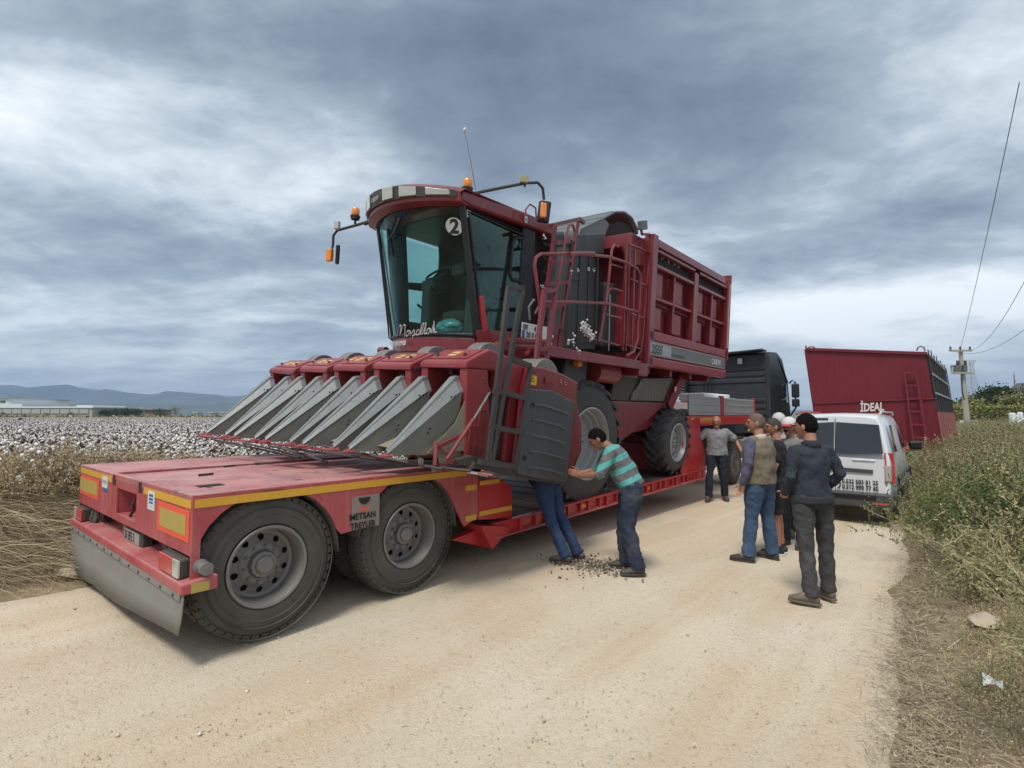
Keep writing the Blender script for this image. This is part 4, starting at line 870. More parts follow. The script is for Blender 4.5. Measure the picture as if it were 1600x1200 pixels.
for i in range(12):
    x0 = 4.85 + i * .5
    for yy, m_ in ((YN - .035, RED_B),):
        for xx in (x0, x0 + .30): B('stiffener', (xx, YN - .04, dz(x0) - .15), (xx + .04, YN - .002, dz(x0) - .013), RED_B, tl, .004)
        B('pocket_rail', (x0 + .041, YN - .03, dz(x0) - .15), (x0 + .299, YN - .002, dz(x0) - .13), RED_B, tl, .003)
    if i in (1, 2, 5, 6): MB().box((x0 + .35, YN - .008, dz(x0) - .10), (x0 + .48, YN - .003, dz(x0) - .05)).build('reflective_patch', YEL, tl)
for i in range(14): B('deck_plank', (4.45 + i * .455, YN + .06, dz(4.7 + i * .45) - .06), (4.45 + i * .455 + .44, YF - .06, dz(4.7 + i * .45) - .005), mat('oily_deck_board', (.055, .04, .035), .7, 0, .3, 4, dust=.35, dcol=(.22, .15, .12)), tl, .004)
MB().prism([at(752, 822, y=YN - .05), at(790, 822, y=YN - .05), at(800, 826, y=YN - .05), at(769, 859, y=YN - .05)], (0, .35, 0)).build('outrigger', RED_B, tl, bevel=.008)
MB().prism([at(706, 844, y=YN + .1), at(752, 826, y=YN + .1), at(764, 856, y=YN + .1)], (0, .1, 0)).build('gusset', RED_B, tl)
# gooseneck at the truck end
mb = MB(); gy = YN - .02
mb.prism([(9.65, gy, dz(9.6) + .01), (9.75, gy, 1.30), (9.95, gy, 1.60), (10.6, gy, 1.70), (10.6, gy, 1.30), (10.85, gy, .95), (10.85, gy, .40), (10.4, gy, .38)], (0, .45, 0)); mb.build('gooseneck_cheek', RED_B, tl, bevel=.015)
mb = MB(); mb.prism([(9.65, YF + .02, dz(9.6) + .01), (9.75, YF + .02, 1.30), (9.95, YF + .02, 1.60), (10.6, YF + .02, 1.70), (10.6, YF + .02, 1.30), (10.85, YF + .02, .95), (10.85, YF + .02, .40), (10.4, YF + .02, .38)], (0, -.45, 0)); mb.build('gooseneck_cheek', RED_B, tl, bevel=.015)
B('gooseneck_bulkhead', (9.9, YN + .4, .6), (10.2, YF - .4, 1.62), RED_B, tl, .01)
B('gooseneck_platform', (10.0, YN, 1.62), (14.6, YF, 1.70), RED_B, tl, .01); B('platform_edge', (10.1, YN - .01, 1.50), (14.6, YN + .05, 1.695), RED_B, tl, .006)
B('gooseneck_beam', (10.3, 5.0, 1.35), (14.6, 5.2, 1.62), BLKD, tl, .01); B('gooseneck_beam', (10.3, 6.4, 1.35), (14.6, 6.6, 1.62), BLKD, tl, .01)
MB().box((10.15, YN - .016, 1.60), (11.8, YN - .011, 1.66)).build('reflective_stripe', YEL, tl); MB().box((10.15, YN - .016, 1.54), (11.8, YN - .011, 1.598)).build('red_stripe', ORG, tl)
# grey drop sides round the gooseneck platform
def board(x0, x1, y0, y1, z0, z1): return B('drop_side', (x0, y0, z0), (x1, y1, z1), GRYB, tl, .006)
board(10.1, 11.85, YN, YN + .04, 1.71, 2.10); board(12.05, 14.3, YN, YN + .04, 1.71, 2.10); board(14.32, 14.36, YN + .05, YF - .05, 1.71, 2.10); board(10.1, 14.3, YF - .04, YF, 1.71, 2.10)
for z in (1.78, 1.93, 2.06):
    for x0, x1 in ((10.14, 11.8), (12.1, 14.25)): B('board_rib', (x0, YN - .012, z - .012), (x1, YN - .001, z + .012), GRYB, tl, .003)
B('board_post', (11.86, YN - .015, 1.68), (12.04, YN + .05, 2.14), RED_B, tl, .008); B('board_post', (14.3, YN - .015, 1.68), (14.37, YN + .05, 2.14), RED_B, tl, .008)
rebase(tl, (1.3, 5.83, 0))
tag(B('foam_block', (12.3, 4.6, 2.02), (14.1, 5.2, 2.24), FOAM, None, .03), 'long white foam block lying on the front platform of the red trailer', 'foam block')
tag(B('foam_block', (12.9, 4.35, 2.0), (13.9, 4.58, 2.13), FOAM, None, .03), 'thinner white slab leaning low beside the long foam block', 'foam block')
# plastic sheet heap on the platform
cl = NP(); v, f = lumps(np.c_[rng.uniform(10.2, 12.2, 60), rng.uniform(4.2, 4.9, 60), rng.uniform(1.72, 1.80, 60)], rng.uniform(.05, .13, 60), sq=(1.5, 1, .5)); cl.add(v, f); tag(cl.build('cotton_waste', [COTN]), 'heap of white cotton waste spilled on the front platform of the trailer', 'cotton', kind='stuff')
# ================================================================== truck
tk = thing('truck_tractor', 'dark grey truck tractor with a high sleeper cab coupled to the front of the trailer', 'truck')
TX, TY0, TY1 = 16.9, 4.35, 7.0; TZ0, TZ1 = 1.15, 3.62
# cab body
prof = [(TX, TZ0), (TX, TZ1 - .06), (TX + .08, TZ1), (TX + .9, TZ1 + .05), (TX + 1.5, TZ1 - .12), (TX + 2.15, 2.75), (TX + 2.35, 2.0), (TX + 2.4, TZ0 - .5), (TX + .6, TZ0 - .5), (TX + .55, TZ0)]
MB().prism([(x, TY0, z) for x, z in prof], (0, TY1 - TY0, 0)).build('cab', TRK, tk, bevel=.025)
for i, (z0, z1) in enumerate(((1.30, 1.42), (1.50, 1.62), (1.70, 1.82), (1.90, 2.02), (2.10, 2.22), (2.70, 2.82), (2.90, 3.02), (3.08, 3.2))):
    B('rear_rib', (TX - .03, TY0 + .12, z0), (TX - .002, TY0 + .75 if z1 < 2.6 else TY1 - .2, z1), TRK, tk, .015)
mb = MB(); mb.prism([(TX - .02, TY0 + .9, 2.25), (TX - .02, TY0 + .95, 2.42), (TX - .02, TY1 - .6, 2.50), (TX - .02, TY1 - .5, 2.3), (TX - .02, TY1 - 1., 2.1)], (.018, 0, 0)); mb.build('pressed_panel', TRK, tk, bevel=.01)
MB().bar((TX - .1, TY0 + .1, TZ1 + .04), (TX - .1, TY1 + .1, TZ1 - .04), .5, .05).build('roof_spoiler_edge', TRK, tk, bevel=.01)
B('vertical_trim', (TX - .035, TY0 - .012, 1.2), (TX + .12, TY0 + .10, TZ1 - .1), TRK, tk, .02)
B('work_lamp', (TX - .12, TY0 + .75, 3.28), (TX - .04, TY0 + .88, 3.46), LENS, tk, .01)
# side door with window
MB().prism([(TX + 1.15, TY0 - .012, 1.2), (TX + 1.15, TY0 - .012, 2.75), (TX + 1.95, TY0 - .012, 2.75), (TX + 2.2, TY0 - .012, 2.1), (TX + 2.2, TY0 - .012, 1.2)], (0, .011, 0)).build('door', TRK, tk, bevel=.01)
MB().prism([(TX + 1.22, TY0 - .016, 2.12), (TX + 1.22, TY0 - .016, 2.68), (TX + 1.9, TY0 - .016, 2.68), (TX + 2.12, TY0 - .016, 2.12)], (0, .003, 0)).build('side_window', GLD, tk)
# mirror
T('mirror_arm', [(TX + 2.2, TY0 - .02, 2.75), (TX + 2.2, TY0 - .12, 2.85), (TX + 2.2, TY0 - .20, 2.8), (TX + 2.2, TY0 - .20, 1.95), (TX + 2.3, TY0 - .02, 1.7)], .028, TRK, tk)
B('mirror', (TX + 2.1, TY0 - .32, 2.28), (TX + 2.24, TY0 - .10, 2.74), TRK, tk, .04); B('mirror', (TX + 2.1, TY0 - .32, 1.98), (TX + 2.24, TY0 - .10, 2.24), TRK, tk, .04)
B('roof_seam', (TX + .12, TY0 - .006, 2.90), (TX + 1.95, TY0 - .001, 2.93), BLK, tk, 0)
MB().bar((TX + 1.0, TY0 - .01, 3.50), (TX + 2.1, TY0 - .01, 2.78), .03, .02).build('fairing_edge', BLK, tk)
# exhaust stack / hoses left behind the cab
for i in range(9): T('air_intake_ring', [(TX - .25, TY1 - .1, 2.2 + i * .09), (TX - .25, TY1 - .1, 2.27 + i * .09)], .16, BLK, tk, 12)
for i in range(3): T('air_hose', [(TX - .1, TY1 - .7 - i * .12, 3.0), (TX - .15, TY1 - .7 - i * .12, 2.3), (TX - .3, TY1 - .8 - i * .1, 1.9)], .025, BLK, tk, 6)
B('equipment_shelf', (TX - .5, TY0 + .9, 2.02), (TX - .05, TY1, 2.08), RED_H, tk, .01)
# chassis and wheels
B('chassis', (12.4, 5.1, .75), (TX + 2, 5.3, 1.05), BLKD, tk, .01); B('chassis', (12.4, 6.1, .75), (TX + 2, 6.3, 1.05), BLKD, tk, .01)
B('coupling_plate', (13.3, 5.2, 1.06), (14.2, 6.2, 1.30), BLKD, tk, .02); B('fuel_tank', (TX - .9, TY0 + .1, .45), (TX + .6, TY0 + .7, 1.05), RIM, tk, .08)
B('mudguard', (12.9, TY0, 1.09), (14.3, TY0 + .6, 1.13), BLKD, tk, .01); B('tail_lamp', (12.35, TY0 + .15, .75), (12.42, TY0 + .5, .9), REDL, tk, .01); B('tail_lamp', (12.35, TY1 - .5, .75), (12.42, TY1 - .15, .9), REDL, tk, .01)
for x_ in (13.6, TX + 1.4):
    road_wheel('wheel', tk, (x_, TY0, .52), .52, .3, inner=(x_ < 15)); w_ = road_wheel('wheel', tk, (x_, TY1, .52), .52, .3); w_.rotation_euler.z = PI
MB().box((TX + 2.33, TY0 + .15, 2.0), (TX + 2.4, TY1 - .15, 2.7)).build('windscreen', GLD, tk)
rebase(tk, (16, 5.7, 0))
# ================================================================== cotton picker (built in its own slightly leaning frame)
hv = thing('cotton_picker', 'big red five-row cotton picker standing on the low-loader, header facing the camera', 'cotton picker', tuple(HO)); hv.rotation_euler = (PH, 0, 0)
V = Vector
# ---------- header units
UX = -3.50; UP = .848; TIP = -4.32
tops_z = lambda y: 1.60 - .022 * (y + .4); tip_z = lambda y: .90 - .05 * (y + .4)
def divider(parent, yt, yp, side):
    """long folded galvanised nose, from a wide top at UX back down to a point"""
    zt, zp = tops_z(yt), tip_z(yp); wt, wp = .108, .024
    def sec(q):
        x = UX + (TIP - UX) * q; y = yt + (yp - yt) * q; z = zt + (zp - zt) * q; w = wt + (wp - wt) * q; dr = .075 * (1 - q) + .016
        return [V((x, y + w, z - dr * 1.9)), V((x, y + w * .62, z - dr * .5)), V((x, y + w * .35, z)), V((x, y - w * .30, z - dr * .05)), V((x, y - w * .36, z - dr * .45)), V((x, y - w, z - dr * 1.7))]
    rows = [sec(q) for q in (0, .05, .3, .6, .9, 1)]
    for i, p in enumerate(rows[0]): rows[0][i] = V((p.x + .02, p.y, p.z - .02))
    mb = MB(); mb.grid(rows); d = mb.build('divider', GALV, parent, solid=.006)
    for s in (1, -1):     # side sheets
        e = [r_[0] if s > 0 else r_[-1] for r_ in rows]; y0 = yt + s * wt; zb = tip_z(yp) - .05
        poly = [p + V((0, -s * .004, 0)) for p in e]
        zc_ = yt + s * wt
        if s < 0:
            poly += [V((TIP + .01, yp + s * wp * .9, zb)), V((TIP + .34, zc_ * .6 + (yp + s * wp) * .4, zb)), V((UX - .05, zc_, zt - .42)), V((UX + .01, zc_, zt - .16))]
            MB().prism([V((TIP + .30, zc_ + .012, zb - .01)), V((TIP + .50, zc_ + .02, zb + .16)), V((UX - .10, zc_ + .02, zt - .40)), V((UX + .03, zc_ + .02, zt - .30)), V((UX + .03, zc_ + .02, zb - .01))], (0, .005, 0)).build('lower_sheet', TANP, d)
        else: poly += [V((TIP + .01, yp + s * wp * .9, zb)), V((UX - .22, yt + s * wt, zb + .0)), V((UX - .02, yt + s * wt, zt - .42))]
        mb = MB(); mb.prism(poly, (0, -s * .004, 0)); mb.build('side_sheet', GALD if s < 0 else GALV, d)
        for (bx, bz) in ((UX - .10, zt - .22), (UX - .14, zt - .225), (UX - .38, zt - .52), (UX - .40, zt - .56)):
            MB().lathe([(0, .010), (-.004 * (1 if s < 0 else -1), .010), (-.004 * (1 if s < 0 else -1), 0)], (bx, y0 + s * .003, bz), 'y', 8).build('bolt', DARK, d)
    mb = MB(); mb.add([V((TIP - .09, yp, zp - .05)), V((TIP + .05, yp + .05, zp - .045)), V((TIP + .05, yp, zp + .004)), V((TIP + .05, yp - .05, zp - .045)), V((TIP + .05, yp, zp - .065))], [(0, 1, 2), (0, 2, 3), (0, 3, 4), (0, 4, 1), (1, 4, 3, 2)])
    mb.build('tip_shoe', RED_U, d, bevel=.004)
    return d
for k in range(5):
    y0 = -.50 + UP * k; y1 = y0 + .675; z = 1.722 - .030 * k
    if k == 4: y1 += .06
    # hood
    w = y1 - y0; xs_ = [(0, -.07), (0, 0), (.30, .145), (1.0, .06), (1.0, -.3), (.25, -.3), (.2, -.07)]
    hood = MB().prism([(UX + a, y0, z + b) for a, b in ((0, -.065), (-.006, 0), (.31, .145), (1.05, .02), (1.05, -.75 if k else -.30), (.42, -.75 if k else -.30), (.42, -.065))], (0, w, 0)).build('row_unit_hood', RED_U, hv, bevel=.018)
    MB().box((UX - .012, y0 - .006, z - .07), (UX + .03, y1 + .006, z - .012)).build('hood_lip', RED_U, hood, bevel=.012)
    sl_ = math.atan2(.145, .31)
    Mx = Matrix.Translation((UX + .155, (y0 + y1) / 2, z + .0775)) @ Matrix.Rotation(-sl_, 4, 'Y')
    MB().box((-.12, -w * .42, .0), (.13, w * .42, .008), Mx).build('hatch', RED_U, hood, bevel=.004)
    for (a, b, c, d_) in (((-.06, .07, -.06, .06),) if k == 0 else ((-.05, .07, .0, .11), (-.03, .05, -.18, -.06)) if k == 1 else ((-.05, .07, -.03, .08), (-.03, .05, -.2, -.08), (-.04, .04, .13, .22)) if k == 2 else ((-.05, .05, -.16, -.04), (-.05, .06, .0, .12)) if k == 3 else ((-.05, .05, -.14, -.02), (-.05, .05, .03, .16))):
        st_ = MB().box((a, c, .0085), (b, d_, .0105), Mx).build('warning_sticker', YEL, hood)
        for q in range(3): MB().box((a + .02 + q * .03, c + .02, .011), (a + .032 + q * .03, d_ - .02, .012), Mx).build('sticker_mark', INK if q % 2 else WHT, st_)
    for yy in (-.3, .3): MB().lathe([(0, .02), (.02, .018), (.022, 0)], (UX + .10, (y0 + y1) / 2 + yy * w, z + .07), 'z', 8).build('hood_bolt', BLKD, hood)
    # cam housing hump behind
    MB().lathe([(-.10, 0), (-.10, .23), (.10, .23), (.10, 0)], (UX + .62, (y0 + y1) / 2 + .03, z + .02), 'y', 32).build('drum_cover', RIM, hood, bevel=.01)
    # posts and throat
    ph = .10
    for s, ya in ((0, y0), (1, y1 - ph)):
        MB().prism([(UX + .005, ya, z - .07), (UX + .30, ya, z - .07), (UX + .42, ya, z - 1.0), (UX + .05, ya, z - 1.0)], (0, ph, 0)).build('throat_post', RED_U, hood, bevel=.008)
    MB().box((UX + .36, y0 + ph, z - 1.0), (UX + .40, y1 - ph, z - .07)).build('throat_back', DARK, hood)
    for i in range(9):
        for j in range(3): MB().lathe([(0, .006), (-.10, .014), (-.11, .0)], (UX + .36, y0 + ph + .10 + j * .13, z - .16 - i * .085), 'x', 6).build('spindle', CHR, hood)
    MB().prism([(UX + .3, y0 + .02, z - .5), (UX - .55, y0 + .05, tip_z(y0) - .03), (UX + .1, y0 + .02, tip_z(y0) - .05)], (0, w - .05, 0)).build('throat_floor', TANP, hood)
    # tan inner sheets low beside the throat
    for ya in (y0 + .015, y1 - .02):
        MB().prism([(UX + .04, ya, z - .35), (UX - .10, ya, z - .60), (UX - .42, ya, tip_z(ya) - .045), (UX + .10, ya, tip_z(ya) - .045)], (0, .006, 0)).build('inner_sheet', TANP, hood)
    if k: MB().prism([(UX + .03, y0 - .006, z - .075), (UX + .30, y0 - .006, z + .10), (UX + 1.0, y0 - .006, z - .02), (UX + 1.0, y0 - .006, z - .7), (UX + .36, y0 - .006, z - .7), (UX + .30, y0 - .006, z - .08)], (0, .004, 0)).build('dark_side_sheet', DIRT_SHADE, hood)  # dark sheet over the hood side, colouring in the shaded gap
    # dividers: right one (low y) and left one
    divider(hv, y0 + .145, y0 + .07, -1); divider(hv, y1 - .06, y1 - .03, 1)
    # gears and motors behind
    if k < 4:
        MB().lathe([(0, .05), (.10, .06), (.11, .035), (.2, .03), (.2, 0)], (UX + .95, y1 + .08, z + .06), 'z', 12).build('gearbox', RED_H, hv, bevel=.006)
        MB().box((UX + .85, y1 - .02, z - .02), (UX + 1.1, y1 + .18, z + .10)).build('gearbox_case', RED_H, hv, bevel=.02)
        T('hydraulic_hose', [(UX + .9, y1 + .05, z + .10), (UX + .8, y1 + .1, z + .22), (UX + 1.05, y1 + .15, z + .18), (UX + 1.2, y1 + .12, z)], .016, BLK, hv, 6)
        MB().box((UX + .30, y1 + .05, z - .95), (UX + 1.0, y1 + .12, z - .1)).build('unit_gap_frame', DIRT_SHADE, hv, bevel=.01)
MB().bar((UX + 1.15, -.5, 1.42), (UX + 1.15, 3.7, 1.28), .16, .16).build('header_tool_bar', RED_H, hv, bevel=.01)
# rods lying below the noses
def rod(a, b, xa, xb, r=.013, m=BLKD):
    A = hl(*a, x=xa); B_ = hl(*b, x=xb); T('lifter_rod', [A, B_], r, m, hv, 6)
rod((308, 681), (560, 708), -4.40, -4.15, .014, RED_U); rod((330, 686), (468, 715), -4.42, -4.1, .013, BLKD); rod((420, 697), (735, 736), -4.3, -3.75, .014, BLKD); rod((505, 697), (690, 733), -4.28, -3.9); rod((560, 710), (770, 743), -4.1, -3.6, .012, RED_U); rod((440, 700), (512, 722), -4.3, -4.0); rod((380, 692), (505, 720), -4.34, -4.05, .011); rod((730, 737), (762, 743), -3.75, -3.55, .012, CHR)
MB().bar(hl(740, 722, x=-3.70), hl(733, 737, x=-3.72), .03, .03).build('rod_clamp', BLKD, hv)
# ---------- right end of the header
EY = -.62
def HP(px, py, y=EY): return hl(px, py, y=y)
def hpoly(pts, y=EY, d=.03, name='side_plate', m=RED_H, par=None, bevel=.006):
    return MB().prism([HP(*p, y) for p in pts], (0, d, 0)).build(name, m, par or hv, bevel=bevel)
hpoly([(742, 560), (775, 552), (822, 566), (830, 572), (812, 742), (752, 732), (742, 700)], EY + .22, .1, 'end_wall', DIRT_SHADE)  # dark colour stands in for the shaded cavities behind the ladder
hpoly([(770, 575), (800, 580), (790, 715), (757, 712)], EY + .20, .015, 'drum_window', DIRT_SHADE)
hpoly([(800, 583), (815, 586), (800, 722), (787, 720)], EY + .14, .05, 'vertical_channel', RED_H)
hpoly([(752, 640), (762, 640), (752, 722), (738, 722)], EY + .10, .06, 'vertical_channel', RED_H); hpoly([(736, 664), (748, 664), (742, 722), (728, 722)], EY + .10, .06, 'vertical_channel', RED_H)
# rear cabinet (red hood with grey ribbed shield)
cab_ = MB().prism([HP(*p, EY + .012) for p in ((830, 572), (852, 574), (880, 584), (904, 598), (901, 622), (908, 660), (907, 700), (893, 735), (884, 750), (808, 738), (822, 608))], (0, .10, 0)).build('unit_cabinet', RED_H, hv, bevel=.02)
MB().prism([HP(*p, EY + .14) for p in ((836, 580), (900, 600), (903, 700), (880, 740), (818, 730))], (0, .45, 0)).build('cabinet_shade_block', DIRT_SHADE, hv)  # dark block painted in place of the deep shade beside the cabinet
shp = [(824.5, 607), (860, 610), (896, 628), (894, 645), (882, 752), (845, 748), (807, 740)]
sh = MB().prism([HP(*p, EY) for p in shp], (0, -.03, 0)).build('ribbed_shield', PLAS, cab_, bevel=.012)
for i in range(5):
    q = .17 + i * .185
    L = V(HP(824.5, 607)).lerp(HP(807, 740), q); R_ = V(HP(896, 628)).lerp(HP(882, 752), q); a = L.lerp(R_, .12); b = L.lerp(R_, .86); mid = L.lerp(R_, .5)
    T('shield_rib', [a + V((0, -.028, .0)), a.lerp(b, .3) + V((0, -.032, .012)), a.lerp(b, .75) + V((0, -.032, .004)), b + V((0, -.028, -.01))], .017, PLAS, sh, 8)
for p in ((828, 633), (816, 715)): MB().lathe([(-.028, .035), (-.036, .03), (-.03, .015), (-.03, 0)], tuple(HP(*p)), 'y', 14).build('latch', BLK, sh, smooth=True)
B('warning_sticker', tuple(HP(826, 586) + V((0, -.003, 0))), tuple(HP(838, 602) + V((0, .0, 0))), YEL, cab_, 0)
a = HP(832, 593); MB().prism([a + V((-.035, -.0045, -.025)), a + V((.035, -.0045, -.025)), a + V((0, -.0045, .04))], (0, .001, 0)).build('warning_triangle', INK, cab_)
MB().prism([a + V((-.020, -.006, -.017)), a + V((.020, -.006, -.017)), a + V((0, -.006, .024))], (0, .001, 0)).build('warning_triangle_inner', YEL, cab_)
B('hood_panel', tuple(HP(852, 589)), tuple(HP(865, 600) + V((0, -.006, 0))), RED_H, cab_, .002)
MB().lathe([(-.05, 0), (-.05, .25), (.25, .25), (.25, 0)], tuple(HP(848, 588, EY + .12) + V((0, 0, -.05))), 'y', 32).build('drum_cover', RIM, cab_, bevel=.01)
for p in ((877, 594), (883, 597), (877, 598), (884, 601), (831, 592)): MB().lathe([(0, .007), (-.004, .006), (-.004, 0)], tuple(HP(*p, EY + .012)), 'y', 6).build('bolt', CHR, cab_)
hpoly([(901, 650), (909, 662), (909, 705), (897, 735), (903, 700)], EY + .05, .22, 'curved_guard', RED_H, cab_, .015)
hpoly([(715, 718), (738, 712), (812, 726), (885, 752), (880, 757), (806, 747), (735, 729), (716, 726)], EY + .02, .10, 'bottom_skid', BLKD)
# red front struts
for a, b, w in (((681, 690), (679, 728), .035), ((681, 700), (720, 680), .035), ((677, 730), (715, 718), .03), ((684, 696), (700, 712), .02)): MB().bar(hl(*a, y=-.50), hl(*b, y=-.55), w, w).build('front_bracket', RED_H, hv, bevel=.005)
T('support_strut', [HP(766, 612, -.66), HP(740, 655, -.66)], .010, GALV, hv, 6); T('support_strut', [HP(740, 655, -.66), HP(698, 718, -.62)], .022, RED_H, hv, 8); T('support_strut', [HP(755, 590, -.66), HP(766, 612, -.66)], .010, RED_H, hv, 6)
hpoly([(683, 705), (722, 690), (722, 722), (688, 726)], -.44, .02, 'lower_sheet', TANP)
for p in ((657, 721), (678, 733), (704, 700)): MB().lathe([(0, .03), (-.01, .03), (-.012, 0)], tuple(HP(*p, -.49)), 'y', 12).build('pivot_bolt', RIM, hv)
# black access ladder
ld = MB().bar(HP(795, 449, -.70), HP(762, 722, -.70), .035, .05).build('ladder_rail', BLKD, hv)
for a, b, w in (((817, 449), (767, 724), .035), ((829, 572), (803.5, 736), .035), ((794, 450), (818, 450), .035), ((800, 561), (829, 572), .035), ((789.5, 614), (821, 622.5), .04), ((779, 669), (811, 675), .04), ((749, 721), (805, 730), .05), ((771, 611), (789, 614), .025), ((765, 664), (779, 668), .025)):
    MB().bar(HP(*a, -.70), HP(*b, -.70), w, .05).build('ladder_bar', BLKD, ld)
# lifting arms and frames behind the header at right
hpoly([(766, 515), (800, 520), (880, 522), (880, 545), (770, 538)], .15, .25, 'lift_frame', RED_H); hpoly([(795, 538), (850, 540), (860, 570), (835, 572), (800, 560)], .0, .25, 'lift_arm', RED_H, None, .02)
for p in ((826, 555), (786, 540), (700, 545), (600, 548)): MB().lathe([(-.06, 0), (-.06, .06), (.1, .06), (.1, 0)], tuple(hl(*p, y=-.02)) if p[0] > 750 else tuple(hl(*p, x=-2.3)), 'y', 14).build('pivot_boss', RED_H, hv, bevel=.01)
# ---------- cab
CY0, CY1 = .55, 2.25; CM = (CY0 + CY1) / 2
def cpt(s, q, z):   # outline of the wind screen: s 0..1 from right to left, bowed forwards; q 0 bottom, 1 top
    y = CY0 + (CY1 - CY0) * s; bow = .34 * (1 - (2 * s - 1) ** 2)
    return V((-2.35 - .35 * q - bow, y, z))
zb_, zt_ = 2.13, 3.68
mb = MB(); mb.grid([[cpt(s / 16, q, zb_ + (zt_ - zb_) * q) for s in range(17)] for q in (0, .33, .66, 1)]); wsn = mb.build('windscreen', GLS, hv, smooth=True)
CBX = -1.32
CABB = BLK
dr_ = MB().add([(-2.30, CY0 - .002, 2.19), (-2.66, CY0 - .002, 3.64), (-1.50, CY0 - .002, 3.62), (-1.55, CY0 - .002, 2.20)], [(0, 1, 2, 3)]).build('door_glass', GLS2, hv)
lw = MB().add([(-2.30, CY1, 2.19), (-2.66, CY1, 3.64), (-1.50, CY1, 3.62), (-1.55, CY1, 2.20)], [(0, 1, 2, 3)]).build('left_window', GLS, hv)
def LW(pts, nm='left_frame_blind'): MB().prism([hl(*p_, y=CY1 - .03) for p_ in pts], (0, .02, 0)).build(nm, BLK, hv)
LW([(604, 345), (634, 350), (638, 441), (640, 535), (617, 535)]); LW([(634, 345), (700, 360), (700, 387), (686, 383), (634, 368)]); LW([(686, 383), (720, 390), (712, 540), (668, 540), (668, 445), (688, 420)]); LW([(712, 340), (850, 345), (840, 400), (716, 392)]); LW([(715, 478), (830, 470), (820, 545), (715, 545)]); LW([(638, 441), (668, 443), (668, 456), (638, 452)])  # black pieces round the left window, some added to dim the door glass
def pil(pts, r, name='pillar', m=BLK, par=hv): return T(name, pts, r, m, par, 8)
for y in (CY0, CY1):
    pil([(-2.34, y, 2.12), (-2.52, y, 2.9), (-2.70, y, 3.68)], .045); 
    MB().box((-1.56, y - .02, 2.1), (CBX + .02, y + .02, 3.74)).build('rear_pillar', BLK, hv, bevel=.01)
pil([(-1.94, CY1, 2.7), (-1.75, CY1, 2.6), (-1.55, CY1, 2.72)], .02, 'window_rail'); MB().box((-2.35, CY1 - .02, 2.15), (-1.5, CY1 + .01, 2.42)).build('left_sill_panel', PLAS, hv)
pil([cpt(0, 1, zt_) + V((0, 0, 0))] + [cpt(s / 8, 1, zt_) for s in range(1, 9)], .025, 'upper_seal'); pil([cpt(s / 8, 0, zb_) for s in range(9)], .022, 'lower_seal')
# cab shell: rear wall, floor, seat base
MB().box((CBX, CY0, 2.0), (CBX + .05, CY1, 2.75)).build('rear_wall', BLK, hv); MB().box((CBX, CY0, 3.45), (CBX + .05, CY1, 3.75)).build('rear_wall', BLK, hv); MB().box((CBX, CY0 + .62, 2.751), (CBX + .05, CY1, 3.449)).build('rear_wall', BLK, hv); MB().box((CBX, CY0, 2.751), (CBX + .05, CY0 + .22, 3.449)).build('rear_wall', BLK, hv)  # pieces beside the window added to narrow it and darken the door glass
MB().add([(CBX + .01, CY0, 2.751), (CBX + .01, CY0 + .62, 2.751), (CBX + .01, CY0 + .62, 3.449), (CBX + .01, CY0, 3.449)], [(0, 1, 2, 3)]).build('rear_window', GLS, hv)
mb = MB(); mb.prism([cpt(s / 12, 0, 1.90) for s in range(13)] + [V((CBX, CY1, 1.90)), V((CBX, CY0, 1.90))], (0, 0, .195)); cf = mb.build('cab_base', RED_H, hv, bevel=.012)
mb = MB(); mb.prism([cpt(s / 12, 0, 2.096) * 1.0 for s in range(13)] + [V((CBX, CY1, 2.096)), V((CBX, CY0, 2.096))], (0, 0, .03)); mb.build('cab_floor', BLKD, hv)
a = cpt(.64, 0, 1.98); text('front_lettering', 'COTTON EXPRESS', .085, cpt(.80, 0, 1.985) + V((-.075, 0, 0)), cpt(.5, 0, 0) - cpt(.80, 0, 0), (0, 0, 1), mat('pale_lettering', (.55, .5, .5), .5), cf, bold=.002, sx_=.72)
# interior
MB().box((-2.6, CY0 + .02, 3.66), (CBX, CY1 - .02, 3.672)).build('headliner', BLK, hv)
B('seat_cushion', (-1.95, CM - .28, 2.40), (-1.45, CM + .28, 2.56), mat('seat_cloth', (.10, .10, .085), .9, 0, .2, 10), hv, .05); B('seat_back', (-1.52, CM - .27, 2.52), (-1.38, CM + .27, 3.2), MATS['seat_cloth'], hv, .05); B('seat_base', (-1.85, CM - .2, 2.13), (-1.5, CM + .2, 2.40), BLK, hv, .02)
mb = MB(); mb.prism([(-2.0, .78, 2.15), (-2.0, .78, 2.68), (-1.5, .78, 2.72), (-1.42, .78, 2.15)], (0, .38, 0)); mb.build('armrest_console', mat('beige_console', (.20, .20, .16), .7, 0, .2, 8), hv, bevel=.04)
MB().box((-2.5, 1.30, 2.13), (-2.36, 1.48, 2.80), Matrix.Identity(4)).build('steering_column', BLK, hv, bevel=.03); MB().box((-2.46, 1.28, 2.75), (-2.24, 1.55, 2.90)).build('column_head', BLK, hv, bevel=.03)
sw = MB(); Mx = Matrix.Translation((-2.26, 1.42, 3.02)) @ Matrix.Rotation(math.radians(-38), 4, 'Y')
sw.tube([Mx @ V((.19 * math.cos(2 * PI * i / 24), .19 * math.sin(2 * PI * i / 24), 0)) for i in range(25)], .016, 8, False)
for a in (0.5, 2.6, 4.7): sw.tube([Mx @ V((0, 0, -.03)), Mx @ V((.19 * math.cos(a), .19 * math.sin(a), 0))], .012, 6)
sw.build('steering_wheel', BLK, hv, smooth=True)
B('monitor', (-2.3, .9, 2.95), (-2.2, 1.12, 3.1), BLK, hv, .01); T('monitor_arm', [(-2.2, .62, 3.0), (-2.22, .95, 2.98)], .015, BLK, hv)
